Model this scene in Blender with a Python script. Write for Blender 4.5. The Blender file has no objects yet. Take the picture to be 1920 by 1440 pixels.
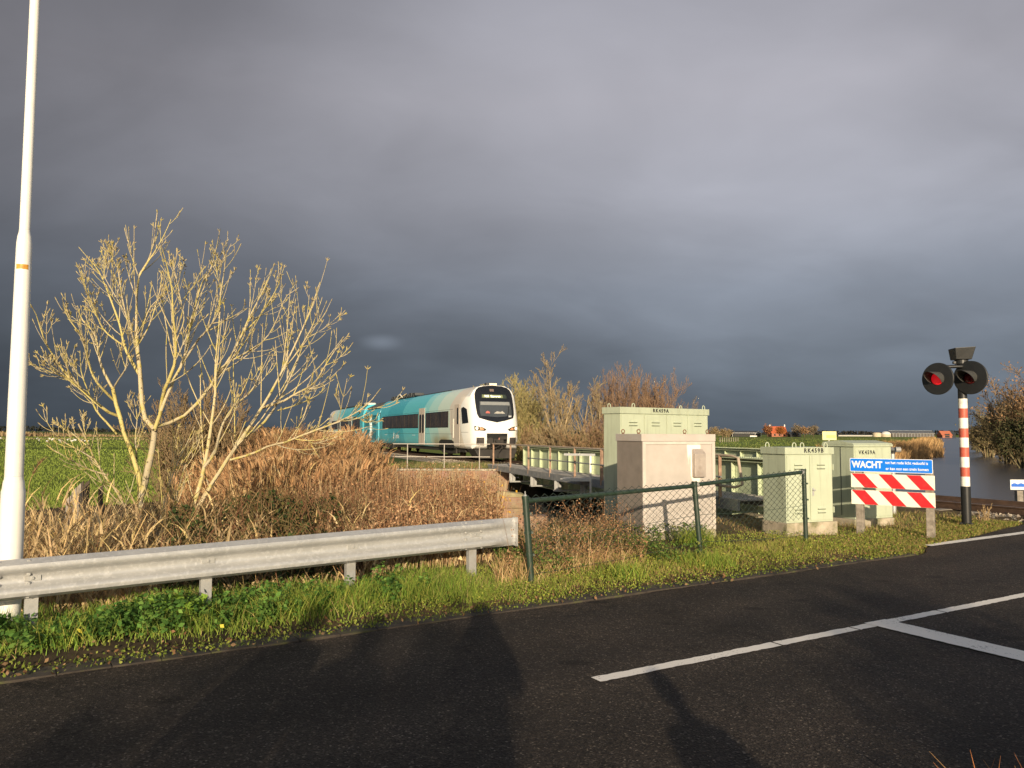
import bpy, bmesh, math, random
import numpy as np
from mathutils import Vector, Matrix, Euler

random.seed(7)
RNG = np.random.default_rng(11)
SC = bpy.context.scene
COL = SC.collection
PI = math.pi
R = math.radians

# ------------------------------------------------------------------ camera
CAM_H = 1.65
F_PX = 1450.0
PITCH = math.atan(91.5 / F_PX)
ROLL = R(0.21)
cam_d = bpy.data.cameras.new('camera')
cam_d.sensor_width = 36.0
cam_d.lens = F_PX / 1920.0 * 36.0
cam_d.clip_start = 0.02
cam_d.clip_end = 9000.0
cam = bpy.data.objects.new('camera', cam_d)
COL.objects.link(cam)
CM = Matrix.Rotation(PI / 2 + PITCH, 3, 'X') @ Matrix.Rotation(ROLL, 3, 'Z')
cam.matrix_world = Matrix.Translation((0, 0, CAM_H)) @ CM.to_4x4()
SC.camera = cam


def P(u, v, y):
    """world point seen at photo pixel (u, v) at world distance y ahead"""
    d = CM @ Vector(((u - 960) / F_PX, (720 - v) / F_PX, -1.0))
    k = y / d.y
    return Vector((d.x * k, y, CAM_H + d.z * k))


# ------------------------------------------------------------------ world frames
RD = Vector((0.848, 0.530, 0)).normalized()       # along the road
RN = Vector((-RD.y, RD.x, 0))                     # away from the camera, across the road


def st(s, t, z=0.0):
    return Vector((RD.x * s + RN.x * t, RD.y * s + RN.y * t, z))


T_EDGE = 6.15
T_NEAR = 1.80
RAIL_Z = 0.15
WATER_Z = -1.1


def track_x(y):
    d = 42.3 - y
    return np.where(y > 42.3, -0.8 + 0.388 * d, -0.8 + 0.388 * d + 0.0029 * d * d)


CANAL = np.array([
    (182, 332), (54.7, 100), (36, 76), (20, 52), (10, 39), (4.5, 33.6), (-0.6, 32.35), (-5.4, 32.3),
    (-7, 27.5), (-13, 21), (-60, 2), (-60, -22), (-30, -6.0), (-10, 6.6), (-4, 10.4), (0, 12.6), (2.2, 15.2), (5.2, 16.6), (8.2, 19.4),
    (11.2, 22.6), (15.5, 23.8), (22.5, 30), (32, 44), (48, 70), (63.7, 100), (84.5, 142), (204, 332), (420, 700), (396, 720)], float)


def t_far(s):
    """far edge of the asphalt: it widens towards the crossing"""
    s = np.asarray(s, float)
    return T_EDGE + .36 * sstep(10.5, 11.4, s) + .16 * np.clip(s - 11.4, 0, 4.5)


def canal_sd(x, y):
    """signed distance to the canal outline, positive inside the water"""
    px, py = CANAL[:, 0], CANAL[:, 1]
    qx, qy = np.roll(px, -1), np.roll(py, -1)
    best = np.full(x.shape, 1e9)
    inside = np.zeros(x.shape, bool)
    for ax, ay, bx, by in zip(px, py, qx, qy):
        dx, dy = bx - ax, by - ay
        L = dx * dx + dy * dy
        k = np.clip(((x - ax) * dx + (y - ay) * dy) / L, 0, 1)
        best = np.minimum(best, np.hypot(x - ax - k * dx, y - ay - k * dy))
        if dy != 0:
            c = ((ay > y) != (by > y)) & (x < (bx - ax) * (y - ay) / dy + ax)
            inside ^= c
    return np.where(inside, best, -best)


def sstep(a, b, x):
    k = np.clip((x - a) / (b - a), 0, 1)
    return k * k * (3 - 2 * k)


def wob(x, y, f=1.0):
    return (np.sin(x * 1.7 * f + 1.3) * np.sin(y * 1.3 * f + .4) + .5 * np.sin(x * 3.9 * f + y * 2.1 * f)) / 1.5


def gz(x, y):
    x = np.asarray(x, float)
    y = np.asarray(y, float)
    t = RN.x * x + RN.y * y
    s = RD.x * x + RD.y * y
    ra = np.interp(t, [-60, -1, 1.2, 1.5, 6.2, 6.35, 6.6, 7.3, 8.0, 9.3, 11.5],
                   [-.5, 0.05, .05, -.05, -.05, .0, .05, -.02, -.25, -.48, -.62])
    rb = np.interp(t, [-60, -1, 1.2, 1.5, 6.2, 6.35, 6.6, 7.6, 10.8, 12.2, 13.6],
                   [-.5, 0.05, .05, -.05, -.05, .0, .03, .07, .05, -.2, -.6])
    k = sstep(1.5, 4.5, s)
    rb = np.where(t > 6.3, np.minimum(rb, .07 - .09 * sstep(9.0, 11.5, s)), rb)
    road = ra * (1 - k) + rb * k
    rr_ = np.interp(t, [-60, -1, 1.2, 1.5, 6.2, 6.35, 7.4, 8.6], [-.5, 0.05, .05, -.05, -.05, .0, -.02, -.62])
    road = np.where(x > track_x(y) - .8, rr_, road)
    d = np.abs(x - track_x(y)) * .92
    emb = np.interp(d, [0, 1.3, 2.2, 3.4, 6.2, 9], [-.10, -.12, -.16, -.1, -.02, -.6])
    emb = np.where(y < 18, np.interp(d, [0, 1.3, 2.4, 4.2], [-.1, -.12, -.08, -.6]), emb)
    emb = np.where(x > track_x(y), np.interp(d, [0, 1.2, 1.8, 3], [-.1, -.14, -.5, -.8]), emb)
    field = np.full(x.shape, -.6)
    wall = np.where((x > -5.6) & (x < 2.5) & (y > 32.4) & (y < 41), .02, -9)
    land = np.maximum.reduce([field, road, emb, wall])
    land = land + .03 * wob(x, y) * (t > 6.5) * (d > 2.4)
    sd = canal_sd(x, y)
    land = np.where(sd > 0, np.maximum(-2.2, WATER_Z - .15 - sd * .8), np.minimum(land, WATER_Z - .15 - sd * 1.7))
    # keep the road bed itself below the road sheet
    onroad = (t > T_NEAR - .05) & (t < t_far(s) + .08)
    land = np.where(onroad, np.minimum(-.05, land), land)
    return land


# ------------------------------------------------------------------ materials
def nt_new(name):
    m = bpy.data.materials.new(name)
    m.use_nodes = True
    nt = m.node_tree
    return m, nt, nt.nodes['Principled BSDF']


def mat(name, col, rough=.6, metal=0., var=.12, vscale=6., bump=0., bscale=60., spec=.4, dirt=None, dscale=1.5, dlo=.5, dhi=.75, coat=0., streak=None):
    m, nt, b = nt_new(name)
    N, L = nt.nodes, nt.links
    b.inputs['Roughness'].default_value = rough
    b.inputs['Metallic'].default_value = metal
    b.inputs['Specular IOR Level'].default_value = spec
    b.inputs['Coat Weight'].default_value = coat
    tc = N.new('ShaderNodeTexCoord')
    no = N.new('ShaderNodeTexNoise')
    no.inputs['Scale'].default_value = vscale
    no.inputs['Detail'].default_value = 6
    L.new(tc.outputs['Object'], no.inputs['Vector'])
    rp = N.new('ShaderNodeValToRGB')
    rp.color_ramp.elements[0].position = .3
    rp.color_ramp.elements[1].position = .7
    rp.color_ramp.elements[0].color = (*[max(0, c * (1 - var)) for c in col], 1)
    rp.color_ramp.elements[1].color = (*[min(1, c * (1 + var)) for c in col], 1)
    L.new(no.outputs['Fac'], rp.inputs['Fac'])
    out = rp.outputs['Color']
    if dirt is not None:
        n2 = N.new('ShaderNodeTexNoise')
        n2.inputs['Scale'].default_value = dscale
        n2.inputs['Detail'].default_value = 8
        n2.inputs['Roughness'].default_value = .65
        if streak:
            smp = N.new('ShaderNodeMapping')
            smp.inputs['Scale'].default_value = streak
            L.new(tc.outputs['Object'], smp.inputs['Vector'])
            L.new(smp.outputs[0], n2.inputs['Vector'])
        else:
            L.new(tc.outputs['Object'], n2.inputs['Vector'])
        mr = N.new('ShaderNodeMapRange')
        mr.inputs['From Min'].default_value = dlo
        mr.inputs['From Max'].default_value = dhi
        L.new(n2.outputs['Fac'], mr.inputs['Value'])
        mx = N.new('ShaderNodeMix')
        mx.data_type = 'RGBA'
        L.new(mr.outputs['Result'], mx.inputs['Factor'])
        L.new(out, mx.inputs['A'])
        mx.inputs['B'].default_value = (*dirt, 1)
        out = mx.outputs['Result']
    L.new(out, b.inputs['Base Color'])
    if bump:
        nb = N.new('ShaderNodeTexNoise')
        nb.inputs['Scale'].default_value = bscale
        nb.inputs['Detail'].default_value = 5
        L.new(tc.outputs['Object'], nb.inputs['Vector'])
        bp = N.new('ShaderNodeBump')
        bp.inputs['Strength'].default_value = bump
        bp.inputs['Distance'].default_value = .02
        L.new(nb.outputs['Fac'], bp.inputs['Height'])
        L.new(bp.outputs['Normal'], b.inputs['Normal'])
    return m


def mat_attr(name, rough=.75, spec=.15, trans=0.):
    """base colour comes from the per-leaf colour attribute"""
    m, nt, b = nt_new(name)
    N, L = nt.nodes, nt.links
    a = N.new('ShaderNodeAttribute')
    a.attribute_name = 'col'
    L.new(a.outputs['Color'], b.inputs['Base Color'])
    b.inputs['Roughness'].default_value = rough
    b.inputs['Specular IOR Level'].default_value = spec
    if trans:
        tr = N.new('ShaderNodeBsdfTranslucent')
        L.new(a.outputs['Color'], tr.inputs['Color'])
        mx = N.new('ShaderNodeMixShader')
        mx.inputs['Fac'].default_value = trans
        L.new(b.outputs['BSDF'], mx.inputs[1])
        L.new(tr.outputs['BSDF'], mx.inputs[2])
        L.new(mx.outputs['Shader'], N['Material Output'].inputs['Surface'])
    return m


def mat_emit(name, col, strength):
    m, nt, b = nt_new(name)
    b.inputs['Base Color'].default_value = (*col, 1)
    b.inputs['Emission Color'].default_value = (*col, 1)
    b.inputs['Emission Strength'].default_value = strength
    return m


# ------------------------------------------------------------------ objects
def tag(o, label=None, cat=None, group=None, kind=None):
    if label:
        o['label'] = label
    if cat:
        o['category'] = cat
    if group:
        o['group'] = group
    if kind:
        o['kind'] = kind
    return o


def thing(name, label, cat, loc=(0, 0, 0), rotz=0., group=None):
    o = bpy.data.objects.new(name, None)
    COL.objects.link(o)
    o.matrix_world = Matrix.Translation(Vector(loc)) @ Matrix.Rotation(rotz, 4, 'Z')
    o.empty_display_size = .3
    return tag(o, label, cat, group)


def link_mesh(name, me, m, parent=None, world=False):
    o = bpy.data.objects.new(name, me)
    COL.objects.link(o)
    if m is not None:
        for mm in (m if isinstance(m, (list, tuple)) else [m]):
            me.materials.append(mm)
    if parent is not None:
        if world:
            mats = []
            q = parent
            M = Matrix.Identity(4)
            while q is not None:
                M = q.matrix_basis @ M
                q = q.parent
            me.transform(M.inverted())
        o.parent = parent
    return o


class MB:
    def __init__(self):
        self.v = []
        self.f = []
        self.mi = []
        self.cur = 0

    def face(self, pts):
        n = len(self.v)
        self.v.extend([tuple(p) for p in pts])
        self.f.append(tuple(range(n, n + len(pts))))
        self.mi.append(self.cur)

    def box(self, c, s, M=None):
        cx, cy, cz = c
        hx, hy, hz = s[0] / 2, s[1] / 2, s[2] / 2
        p = [Vector((cx + a * hx, cy + b * hy, cz + d * hz)) for d in (-1, 1) for a, b in ((-1, -1), (1, -1), (1, 1), (-1, 1))]
        if M is not None:
            p = [M @ q for q in p]
        n = len(self.v)
        self.v.extend([tuple(q) for q in p])
        for q in ((3, 2, 1, 0), (4, 5, 6, 7), (0, 1, 5, 4), (1, 2, 6, 5), (2, 3, 7, 6), (3, 0, 4, 7)):
            self.f.append(tuple(n + i for i in q))
            self.mi.append(self.cur)
        return self

    def hexa(self, p):
        """8 corners, bottom four then top four, counter-clockwise"""
        n = len(self.v)
        self.v.extend([tuple(q) for q in p])
        for q in ((3, 2, 1, 0), (4, 5, 6, 7), (0, 1, 5, 4), (1, 2, 6, 5), (2, 3, 7, 6), (3, 0, 4, 7)):
            self.f.append(tuple(n + i for i in q))
            self.mi.append(self.cur)
        return self

    def prism(self, poly, axis, a, b, M=None):
        """2-D polygon swept along an axis ('x','y','z') from a to b"""
        def put(p, h):
            q = {'x': (h, p[0], p[1]), 'y': (p[0], h, p[1]), 'z': (p[0], p[1], h)}[axis]
            q = Vector(q)
            return tuple(M @ q) if M is not None else tuple(q)
        n = len(self.v)
        k = len(poly)
        self.v.extend([put(p, a) for p in poly])
        self.v.extend([put(p, b) for p in poly])
        self.f.append(tuple(range(n + k - 1, n - 1, -1)))
        self.f.append(tuple(range(n + k, n + 2 * k)))
        self.mi += [self.cur] * 2
        for i in range(k):
            j = (i + 1) % k
            self.f.append((n + i, n + j, n + k + j, n + k + i))
            self.mi.append(self.cur)
        return self

    def tube(self, pts, r, n=8, cap=True):
        pts = [Vector(p) for p in pts]
        if not isinstance(r, (list, tuple)):
            r = [r] * len(pts)
        base = len(self.v)
        up = Vector((0, 0, 1))
        prev = None
        for i, p in enumerate(pts):
            a = pts[max(0, i - 1)]
            b = pts[min(len(pts) - 1, i + 1)]
            d = (b - a).normalized()
            if prev is None:
                q = up if abs(d.z) < .9 else Vector((1, 0, 0))
                u = d.cross(q).normalized()
            else:
                u = (prev - d * prev.dot(d)).normalized()
            prev = u
            w = d.cross(u)
            for k in range(n):
                an = 2 * PI * k / n
                self.v.append(tuple(p + (u * math.cos(an) + w * math.sin(an)) * r[i]))
        for i in range(len(pts) - 1):
            for k in range(n):
                k2 = (k + 1) % n
                self.f.append((base + i * n + k, base + i * n + k2, base + (i + 1) * n + k2, base + (i + 1) * n + k))
                self.mi.append(self.cur)
        if cap:
            self.f.append(tuple(base + k for k in range(n - 1, -1, -1)))
            self.f.append(tuple(base + (len(pts) - 1) * n + k for k in range(n)))
            self.mi += [self.cur] * 2
        return self

    def lathe(self, prof, c=(0, 0, 0), n=24, axis='z', M=None):
        """profile of (r, h) revolved round an axis through c"""
        base = len(self.v)
        c = Vector(c)
        for r_, h in prof:
            for k in range(n):
                an = 2 * PI * k / n
                a, b = r_ * math.cos(an), r_ * math.sin(an)
                q = {'z': (a, b, h), 'y': (a, h, b), 'x': (h, a, b)}[axis]
                q = Vector(q) + c
                self.v.append(tuple(M @ q) if M is not None else tuple(q))
        for i in range(len(prof) - 1):
            for k in range(n):
                k2 = (k + 1) % n
                self.f.append((base + i * n + k, base + i * n + k2, base + (i + 1) * n + k2, base + (i + 1) * n + k))
                self.mi.append(self.cur)
        self.f.append(tuple(base + k for k in range(n - 1, -1, -1)))
        self.f.append(tuple(base + (len(prof) - 1) * n + k for k in range(n)))
        self.mi += [self.cur] * 2
        return self

    def mesh(self, name, bevel=0., smooth=False, segs=2):
        me = bpy.data.meshes.new(name)
        me.from_pydata(self.v, [], self.f)
        me.polygons.foreach_set('material_index', self.mi)
        bm = bmesh.new()
        bm.from_mesh(me)
        bmesh.ops.recalc_face_normals(bm, faces=bm.faces)
        if bevel:
            ed = [e for e in bm.edges if len(e.link_faces) == 2 and e.calc_face_angle(0) > .5]
            bmesh.ops.bevel(bm, geom=ed, offset=bevel, segments=segs, affect='EDGES', profile=.6, clamp_overlap=True)
        if smooth:
            for f in bm.faces:
                f.smooth = True
            for e in bm.edges:
                if len(e.link_faces) == 2 and e.calc_face_angle(0) > R(38):
                    e.smooth = False
        bm.to_mesh(me)
        bm.free()
        return me

    def part(self, name, m, parent=None, bevel=0., smooth=False, world=False, label=None, segs=2):
        o = link_mesh(name, self.mesh(name, bevel, smooth, segs), m, parent, world)
        if label:
            o['label'] = label
        return o


def copy_tree(o, parent=None):
    c = o.copy()
    COL.objects.link(c)
    c.parent = parent
    for ch in list(o.children):
        copy_tree(ch, c)
    return c


def text_mesh(s, size, bold=0., extrude=.0008, align='CENTER', squeeze=1., fit=None, space=1.):
    cu = bpy.data.curves.new('lettering', 'FONT')
    cu.body = s
    cu.size = size
    cu.offset = bold
    cu.extrude = extrude
    cu.align_x = align
    cu.align_y = 'CENTER'
    cu.resolution_u = 3
    cu.space_character = space
    o = bpy.data.objects.new('lettering', cu)
    COL.objects.link(o)
    dg = bpy.context.evaluated_depsgraph_get()
    dg.update()
    me = bpy.data.meshes.new_from_object(o.evaluated_get(dg))
    bpy.data.objects.remove(o)
    bpy.data.curves.remove(cu)
    if fit:
        xs = [v.co.x for v in me.vertices]
        squeeze = fit / (max(xs) - min(xs))
    for v in me.vertices:
        v.co.x *= squeeze
    return me


def lettering(s, size, loc, parent, m, bold=0., name='lettering', rot=None, align='CENTER', squeeze=1., extrude=.0008, fit=None, space=1.):
    """text standing in the parent's x-z plane, read from -y"""
    me = text_mesh(s, size, bold, extrude, align, squeeze, fit, space)
    M = Matrix.Translation(Vector(loc)) @ (rot if rot is not None else Matrix.Identity(4)) @ Matrix.Rotation(PI / 2, 4, 'X')
    me.transform(M)
    me.name = name
    return link_mesh(name, me, m, parent)


# ------------------------------------------------------------------ numpy meshes
def np_mesh(name, V, Fq, m, cols=None, smooth=False, parent=None, label=None):
    me = bpy.data.meshes.new(name)
    V = np.ascontiguousarray(V, np.float32)
    Fq = np.ascontiguousarray(Fq, np.int32)
    if parent is not None:
        M = np.array(parent.matrix_basis.inverted())
        V = (V @ M[:3, :3].T + M[:3, 3]).astype(np.float32)
        V = np.ascontiguousarray(V)
    me.vertices.add(len(V))
    me.vertices.foreach_set('co', V.ravel())
    k = Fq.shape[1]
    me.loops.add(Fq.size)
    me.loops.foreach_set('vertex_index', Fq.ravel())
    me.polygons.add(len(Fq))
    me.polygons.foreach_set('loop_start', np.arange(0, Fq.size, k, dtype=np.int32))
    me.polygons.foreach_set('loop_total', np.full(len(Fq), k, np.int32))
    if smooth:
        me.polygons.foreach_set('use_smooth', np.ones(len(Fq), bool))
    if cols is not None:
        a = me.color_attributes.new('col', 'FLOAT_COLOR', 'POINT')
        c = np.ones((len(V), 4), np.float32)
        c[:, :3] = cols
        a.data.foreach_set('color', c.ravel())
    me.update(calc_edges=True)
    me.validate()
    o = link_mesh(name, me, m, parent)
    if label:
        o['label'] = label
    return o


class NB:
    """collects numpy quads"""
    def __init__(self):
        self.V, self.F, self.C, self.n = [], [], [], 0

    def add(self, V, F, C):
        self.V.append(V)
        self.F.append(F + self.n)
        self.C.append(np.broadcast_to(C, V.shape) if np.ndim(C) == 1 else C)
        self.n += len(V)

    def build(self, name, m, parent=None, smooth=False, label=None):
        return np_mesh(name, np.concatenate(self.V), np.concatenate(self.F), m, np.concatenate(self.C), smooth, parent, label)

    # narrow leaves standing up from B, bending over
    def blades(self, B, H, W, lean, col, az=None, segs=3, tip=.15, bend=1.6):
        N = len(B)
        H = np.broadcast_to(H, (N,)).astype(float)
        W = np.broadcast_to(W, (N,)).astype(float)
        lean = np.broadcast_to(lean, (N,)).astype(float)
        az = RNG.uniform(0, 2 * PI, N) if az is None else az
        fa = RNG.uniform(0, 2 * PI, N)
        k = np.linspace(0, 1, segs + 1)
        rad = (k[None, :] ** bend) * (lean * H)[:, None]
        zz = k[None, :] * H[:, None] * np.sqrt(np.clip(1 - (lean[:, None] * k[None, :]) ** 2 * .6, .1, 1))
        px = B[:, 0, None] + np.cos(az)[:, None] * rad
        py = B[:, 1, None] + np.sin(az)[:, None] * rad
        pz = B[:, 2, None] + zz
        w = W[:, None] * .5 * (1 - (1 - tip) * k[None, :] ** 1.5)
        ox, oy = np.cos(fa)[:, None] * w, np.sin(fa)[:, None] * w
        V = np.empty((N, segs + 1, 2, 3))
        V[:, :, 0, 0], V[:, :, 0, 1], V[:, :, 0, 2] = px - ox, py - oy, pz
        V[:, :, 1, 0], V[:, :, 1, 1], V[:, :, 1, 2] = px + ox, py + oy, pz
        i = np.arange(N)[:, None] * (segs + 1) * 2 + np.arange(segs)[None, :] * 2
        Fq = np.stack([i, i + 1, i + 3, i + 2], -1).reshape(-1, 4)
        C = np.repeat(np.asarray(col, float).reshape(-1, 3) * np.ones((N, 1)), (segs + 1) * 2, 0)
        self.add(V.reshape(-1, 3), Fq, C)
        return np.stack([px[:, -1], py[:, -1], pz[:, -1]], -1), az

    # small leaves, each a folded diamond
    def leaves(self, Cn, S, col, tilt=1.0, aspect=.6, up=0.):
        N = len(Cn)
        S = np.broadcast_to(S, (N,)).astype(float)[:, None]
        a = RNG.normal(size=(N, 3))
        a[:, 2] *= tilt
        a /= np.linalg.norm(a, axis=1, keepdims=True) + 1e-9
        b = RNG.normal(size=(N, 3))
        b[:, 2] *= tilt
        b -= a * (a * b).sum(1, keepdims=True)
        b /= np.linalg.norm(b, axis=1, keepdims=True) + 1e-9
        nrm = np.cross(a, b)
        V = np.stack([Cn - a * S * .5, Cn + b * S * aspect * .5 + nrm * S * .08, Cn + a * S * .5, Cn - b * S * aspect * .5 + nrm * S * .08], 1)
        Fq = (np.arange(N)[:, None] * 4 + np.arange(4)[None, :])
        C = np.repeat(np.asarray(col, float).reshape(-1, 3) * np.ones((N, 1)), 4, 0)
        self.add(V.reshape(-1, 3), Fq, C)

    # N polylines of K points each as tapered tubes
    def tubes(self, Pt, Rd, col, sides=4):
        N, K, _ = Pt.shape
        d = np.gradient(Pt, axis=1)
        d /= np.linalg.norm(d, axis=2, keepdims=True) + 1e-9
        ref = np.tile(np.array([.31, .17, .05]), (N, K, 1)) + np.array([0, 0, 0])
        ref = np.where(np.abs(d[..., 2:3]) > .8, np.array([1., .2, 0]), np.array([.1, .2, 1.]))
        ref = np.broadcast_to(ref[:, :1, :], d.shape)
        u = np.cross(d, ref)
        u /= np.linalg.norm(u, axis=2, keepdims=True) + 1e-9
        w = np.cross(d, u)
        an = np.arange(sides) * 2 * PI / sides
        V = Pt[:, :, None, :] + Rd[:, :, None, None] * (u[:, :, None, :] * np.cos(an)[None, None, :, None] + w[:, :, None, :] * np.sin(an)[None, None, :, None])
        i = (np.arange(N)[:, None, None] * K + np.arange(K - 1)[None, :, None]) * sides
        k = np.arange(sides)[None, None, :]
        k2 = (k + 1) % sides
        Fq = np.stack([i + k, i + k2, i + sides + k2, i + sides + k], -1).reshape(-1, 4)
        C = np.asarray(col, float).reshape(-1, 3) * np.ones((N, 1))
        C = np.repeat(C, K * sides, 0)
        self.add(V.reshape(-1, 3), Fq, C)


def cjit(cols, n, amp=.18, w=None):
    cols = np.asarray(cols, float)
    c = cols[RNG.choice(len(cols), n, p=w)]
    return c * (1 + RNG.uniform(-amp, amp, (n, 1)))


def grow(Pt, Rd, nch, lrel, ang, up, rr, K2=5, tmin=.25, tmax=1., noise=.12, pair=False, lmin=0., fall=.6):
    """children of N parent polylines: returns points and radii"""
    N, K, _ = Pt.shape
    seg = np.linalg.norm(np.diff(Pt, axis=1), axis=2).sum(1)
    M = N * nch
    par = np.repeat(np.arange(N), nch)
    t = (np.tile(np.arange(nch), N) + RNG.uniform(.1, .9, M)) / nch
    if pair:
        tt = (np.tile(np.arange(nch) // 2, N) * 2 + 1.) / nch
        t = np.clip(tt + np.repeat(RNG.uniform(-.03, .03, N), nch), 0, 1)
    t = tmin + (tmax - tmin) * t
    fi = np.clip(t * (K - 1), 0, K - 1.001)
    i0 = fi.astype(int)
    fr = (fi - i0)[:, None]
    p0 = Pt[par, i0] * (1 - fr) + Pt[par, i0 + 1] * fr
    r0 = Rd[par, i0] * (1 - fr[:, 0]) + Rd[par, i0 + 1] * fr[:, 0]
    tan = Pt[par, i0 + 1] - Pt[par, i0]
    tan /= np.linalg.norm(tan, axis=1, keepdims=True) + 1e-9
    per = RNG.normal(size=(M, 3))
    if pair:
        h = RNG.normal(size=(N, 3))
        per = np.repeat(h, nch, 0) * np.where(np.tile(np.arange(nch), N) % 2 == 0, 1, -1)[:, None]
        per = per + RNG.normal(size=(M, 3)) * .35
    per -= tan * (tan * per).sum(1, keepdims=True)
    per /= np.linalg.norm(per, axis=1, keepdims=True) + 1e-9
    a = RNG.uniform(ang[0], ang[1], M)[:, None]
    d = np.cos(a) * tan + np.sin(a) * per
    L = np.maximum(lmin, seg[par] * RNG.uniform(lrel[0], lrel[1], M) * (1.15 - fall * t))
    out = np.empty((M, K2, 3))
    out[:, 0] = p0
    for k in range(1, K2):
        d = d + np.array([0, 0, up]) / K2 + RNG.normal(size=(M, 3)) * noise
        d /= np.linalg.norm(d, axis=1, keepdims=True)
        out[:, k] = out[:, k - 1] + d * (L / (K2 - 1))[:, None]
    kk = np.linspace(0, 1, K2)[None, :]
    rad = np.maximum((r0 * rr)[:, None] * (1 - .6 * kk), .0012)
    return out, rad


# ------------------------------------------------------------------ world and sun
SUN_AZ = math.atan2(.037, -.97)
SUN_EL = R(13.0)
to_sun = Vector((.0385 * math.cos(SUN_EL), -math.sqrt(1 - .0385 ** 2) * math.cos(SUN_EL), math.sin(SUN_EL)))
sun_d = bpy.data.lights.new('sun', 'SUN')
sun_d.energy = 5.0
sun_d.angle = R(.55)
sun_d.color = (1.0, .83, .60)
sun = bpy.data.objects.new('sun', sun_d)
COL.objects.link(sun)
sun.rotation_euler = to_sun.to_track_quat('Z', 'Y').to_euler()
sun.location = (3, -30, 20)


def build_world():
    w = bpy.data.worlds.new('World')
    SC.world = w
    w.use_nodes = True
    nt = w.node_tree
    N, L = nt.nodes, nt.links
    bg = N['Background']
    bg.inputs['Strength'].default_value = .1
    sky = N.new('ShaderNodeTexSky')
    sky.sky_type = 'NISHITA'
    sky.sun_disc = False
    sky.sun_elevation = SUN_EL
    sky.sun_rotation = math.atan2(to_sun.x, to_sun.y)
    tc = N.new('ShaderNodeTexCoord')
    sep = N.new('ShaderNodeSeparateXYZ')
    L.new(tc.outputs['Generated'], sep.inputs[0])

    def mth(op, a, b=None, c=None):
        n = N.new('ShaderNodeMath')
        n.operation = op
        for i, q in enumerate((a, b, c)):
            if q is None:
                continue
            if isinstance(q, (int, float)):
                n.inputs[i].default_value = q
            else:
                L.new(q, n.inputs[i])
        return n.outputs[0]

    def rng(v, a, b, c=0., d=1.):
        n = N.new('ShaderNodeMapRange')
        n.interpolation_type = 'SMOOTHSTEP'
        L.new(v, n.inputs['Value'])
        for nm, q in (('From Min', a), ('From Max', b), ('To Min', c), ('To Max', d)):
            n.inputs[nm].default_value = q
        return n.outputs['Result']

    def mixc(f, a, b):
        n = N.new('ShaderNodeMix')
        n.data_type = 'RGBA'
        if isinstance(f, (int, float)):
            n.inputs['Factor'].default_value = f
        else:
            L.new(f, n.inputs['Factor'])
        for nm, q in (('A', a), ('B', b)):
            if isinstance(q, tuple):
                n.inputs[nm].default_value = (*q, 1)
            else:
                L.new(q, n.inputs[nm])
        return n.outputs['Result']

    x, y, z = sep.outputs
    # the cloud base is a level sheet: sample it where the view ray meets it
    den = mth('ADD', mth('MAXIMUM', z, 0.), .34)
    comb = N.new('ShaderNodeCombineXYZ')
    L.new(mth('DIVIDE', x, den), comb.inputs[0])
    L.new(mth('DIVIDE', y, den), comb.inputs[1])

    def noise(scale, detail, rough, off, sx=1., sy=1., rot=0., dist=0.):
        mp = N.new('ShaderNodeMapping')
        mp.inputs['Location'].default_value = off
        mp.inputs['Scale'].default_value = (sx, sy, 1)
        mp.inputs['Rotation'].default_value = (0, 0, rot)
        L.new(comb.outputs[0], mp.inputs['Vector'])
        n = N.new('ShaderNodeTexNoise')
        n.inputs['Scale'].default_value = scale
        n.inputs['Detail'].default_value = detail
        n.inputs['Roughness'].default_value = rough
        n.inputs['Distortion'].default_value = dist
        L.new(mp.outputs[0], n.inputs['Vector'])
        return n.outputs['Fac']

    n1 = noise(1.0, 4, .45, (3.1, .6, 0), 1., .9, R(25), .4)
    n2 = noise(2.6, 6, .5, (7.7, 2.2, 0), .8, 1.1, R(-28), .5)
    n3 = noise(6.0, 4, .5, (1.7, 5.2, 0), .8, 1.1, R(-20), .4)
    # colour by height above the horizon
    rp = N.new('ShaderNodeValToRGB')
    e = rp.color_ramp.elements
    e[0].position, e[0].color = 0.0, (.064, .080, .100, 1)
    e[1].position, e[1].color = 1.0, (.185, .186, .212, 1)
    for p, c in ((.06, (.080, .097, .119)), (.16, (.102, .120, .145)), (.32, (.134, .150, .180)), (.50, (.200, .206, .236)), (.72, (.225, .223, .250))):
        q = e.new(p)
        q.color = (*c, 1)
    L.new(mth('MULTIPLY', mth('MAXIMUM', z, 0.), 1.8), rp.inputs['Fac'])
    ca = rp.outputs['Color']
    # right side of the storm is paler and bluer, left darker
    side = rng(x, -.58, .42, .58, 1.12)
    lum = mth('MULTIPLY', side, mth('ADD', .48, mth('MULTIPLY', n1, 1.50)))
    lum = mth('MULTIPLY', lum, mth('ADD', .72, mth('MULTIPLY', n2, .56)))
    lum = mth('MULTIPLY', lum, mth('ADD', .92, mth('MULTIPLY', n3, .16)))
    # broad thin place in the cloud, high and right of centre
    vm = N.new('ShaderNodeVectorMath')
    vm.operation = 'DISTANCE'
    L.new(tc.outputs['Generated'], vm.inputs[0])
    vm.inputs[1].default_value = Vector((.17, .86, .42)).normalized()
    glow = rng(vm.outputs['Value'], .0, .50, .44, 0.)
    lum = mth('ADD', lum, glow)
    vm2 = N.new('ShaderNodeVectorMath')
    vm2.operation = 'DISTANCE'
    mp2 = N.new('ShaderNodeMapping')
    mp2.vector_type = 'POINT'
    mp2.inputs['Scale'].default_value = (1, 1, 2.6)
    L.new(tc.outputs['Generated'], mp2.inputs['Vector'])
    L.new(mp2.outputs[0], vm2.inputs[0])
    q = (P(715, 642, 100) - Vector((0, 0, CAM_H))).normalized()
    vm2.inputs[1].default_value = (q.x, q.y, q.z * 2.6)
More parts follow.
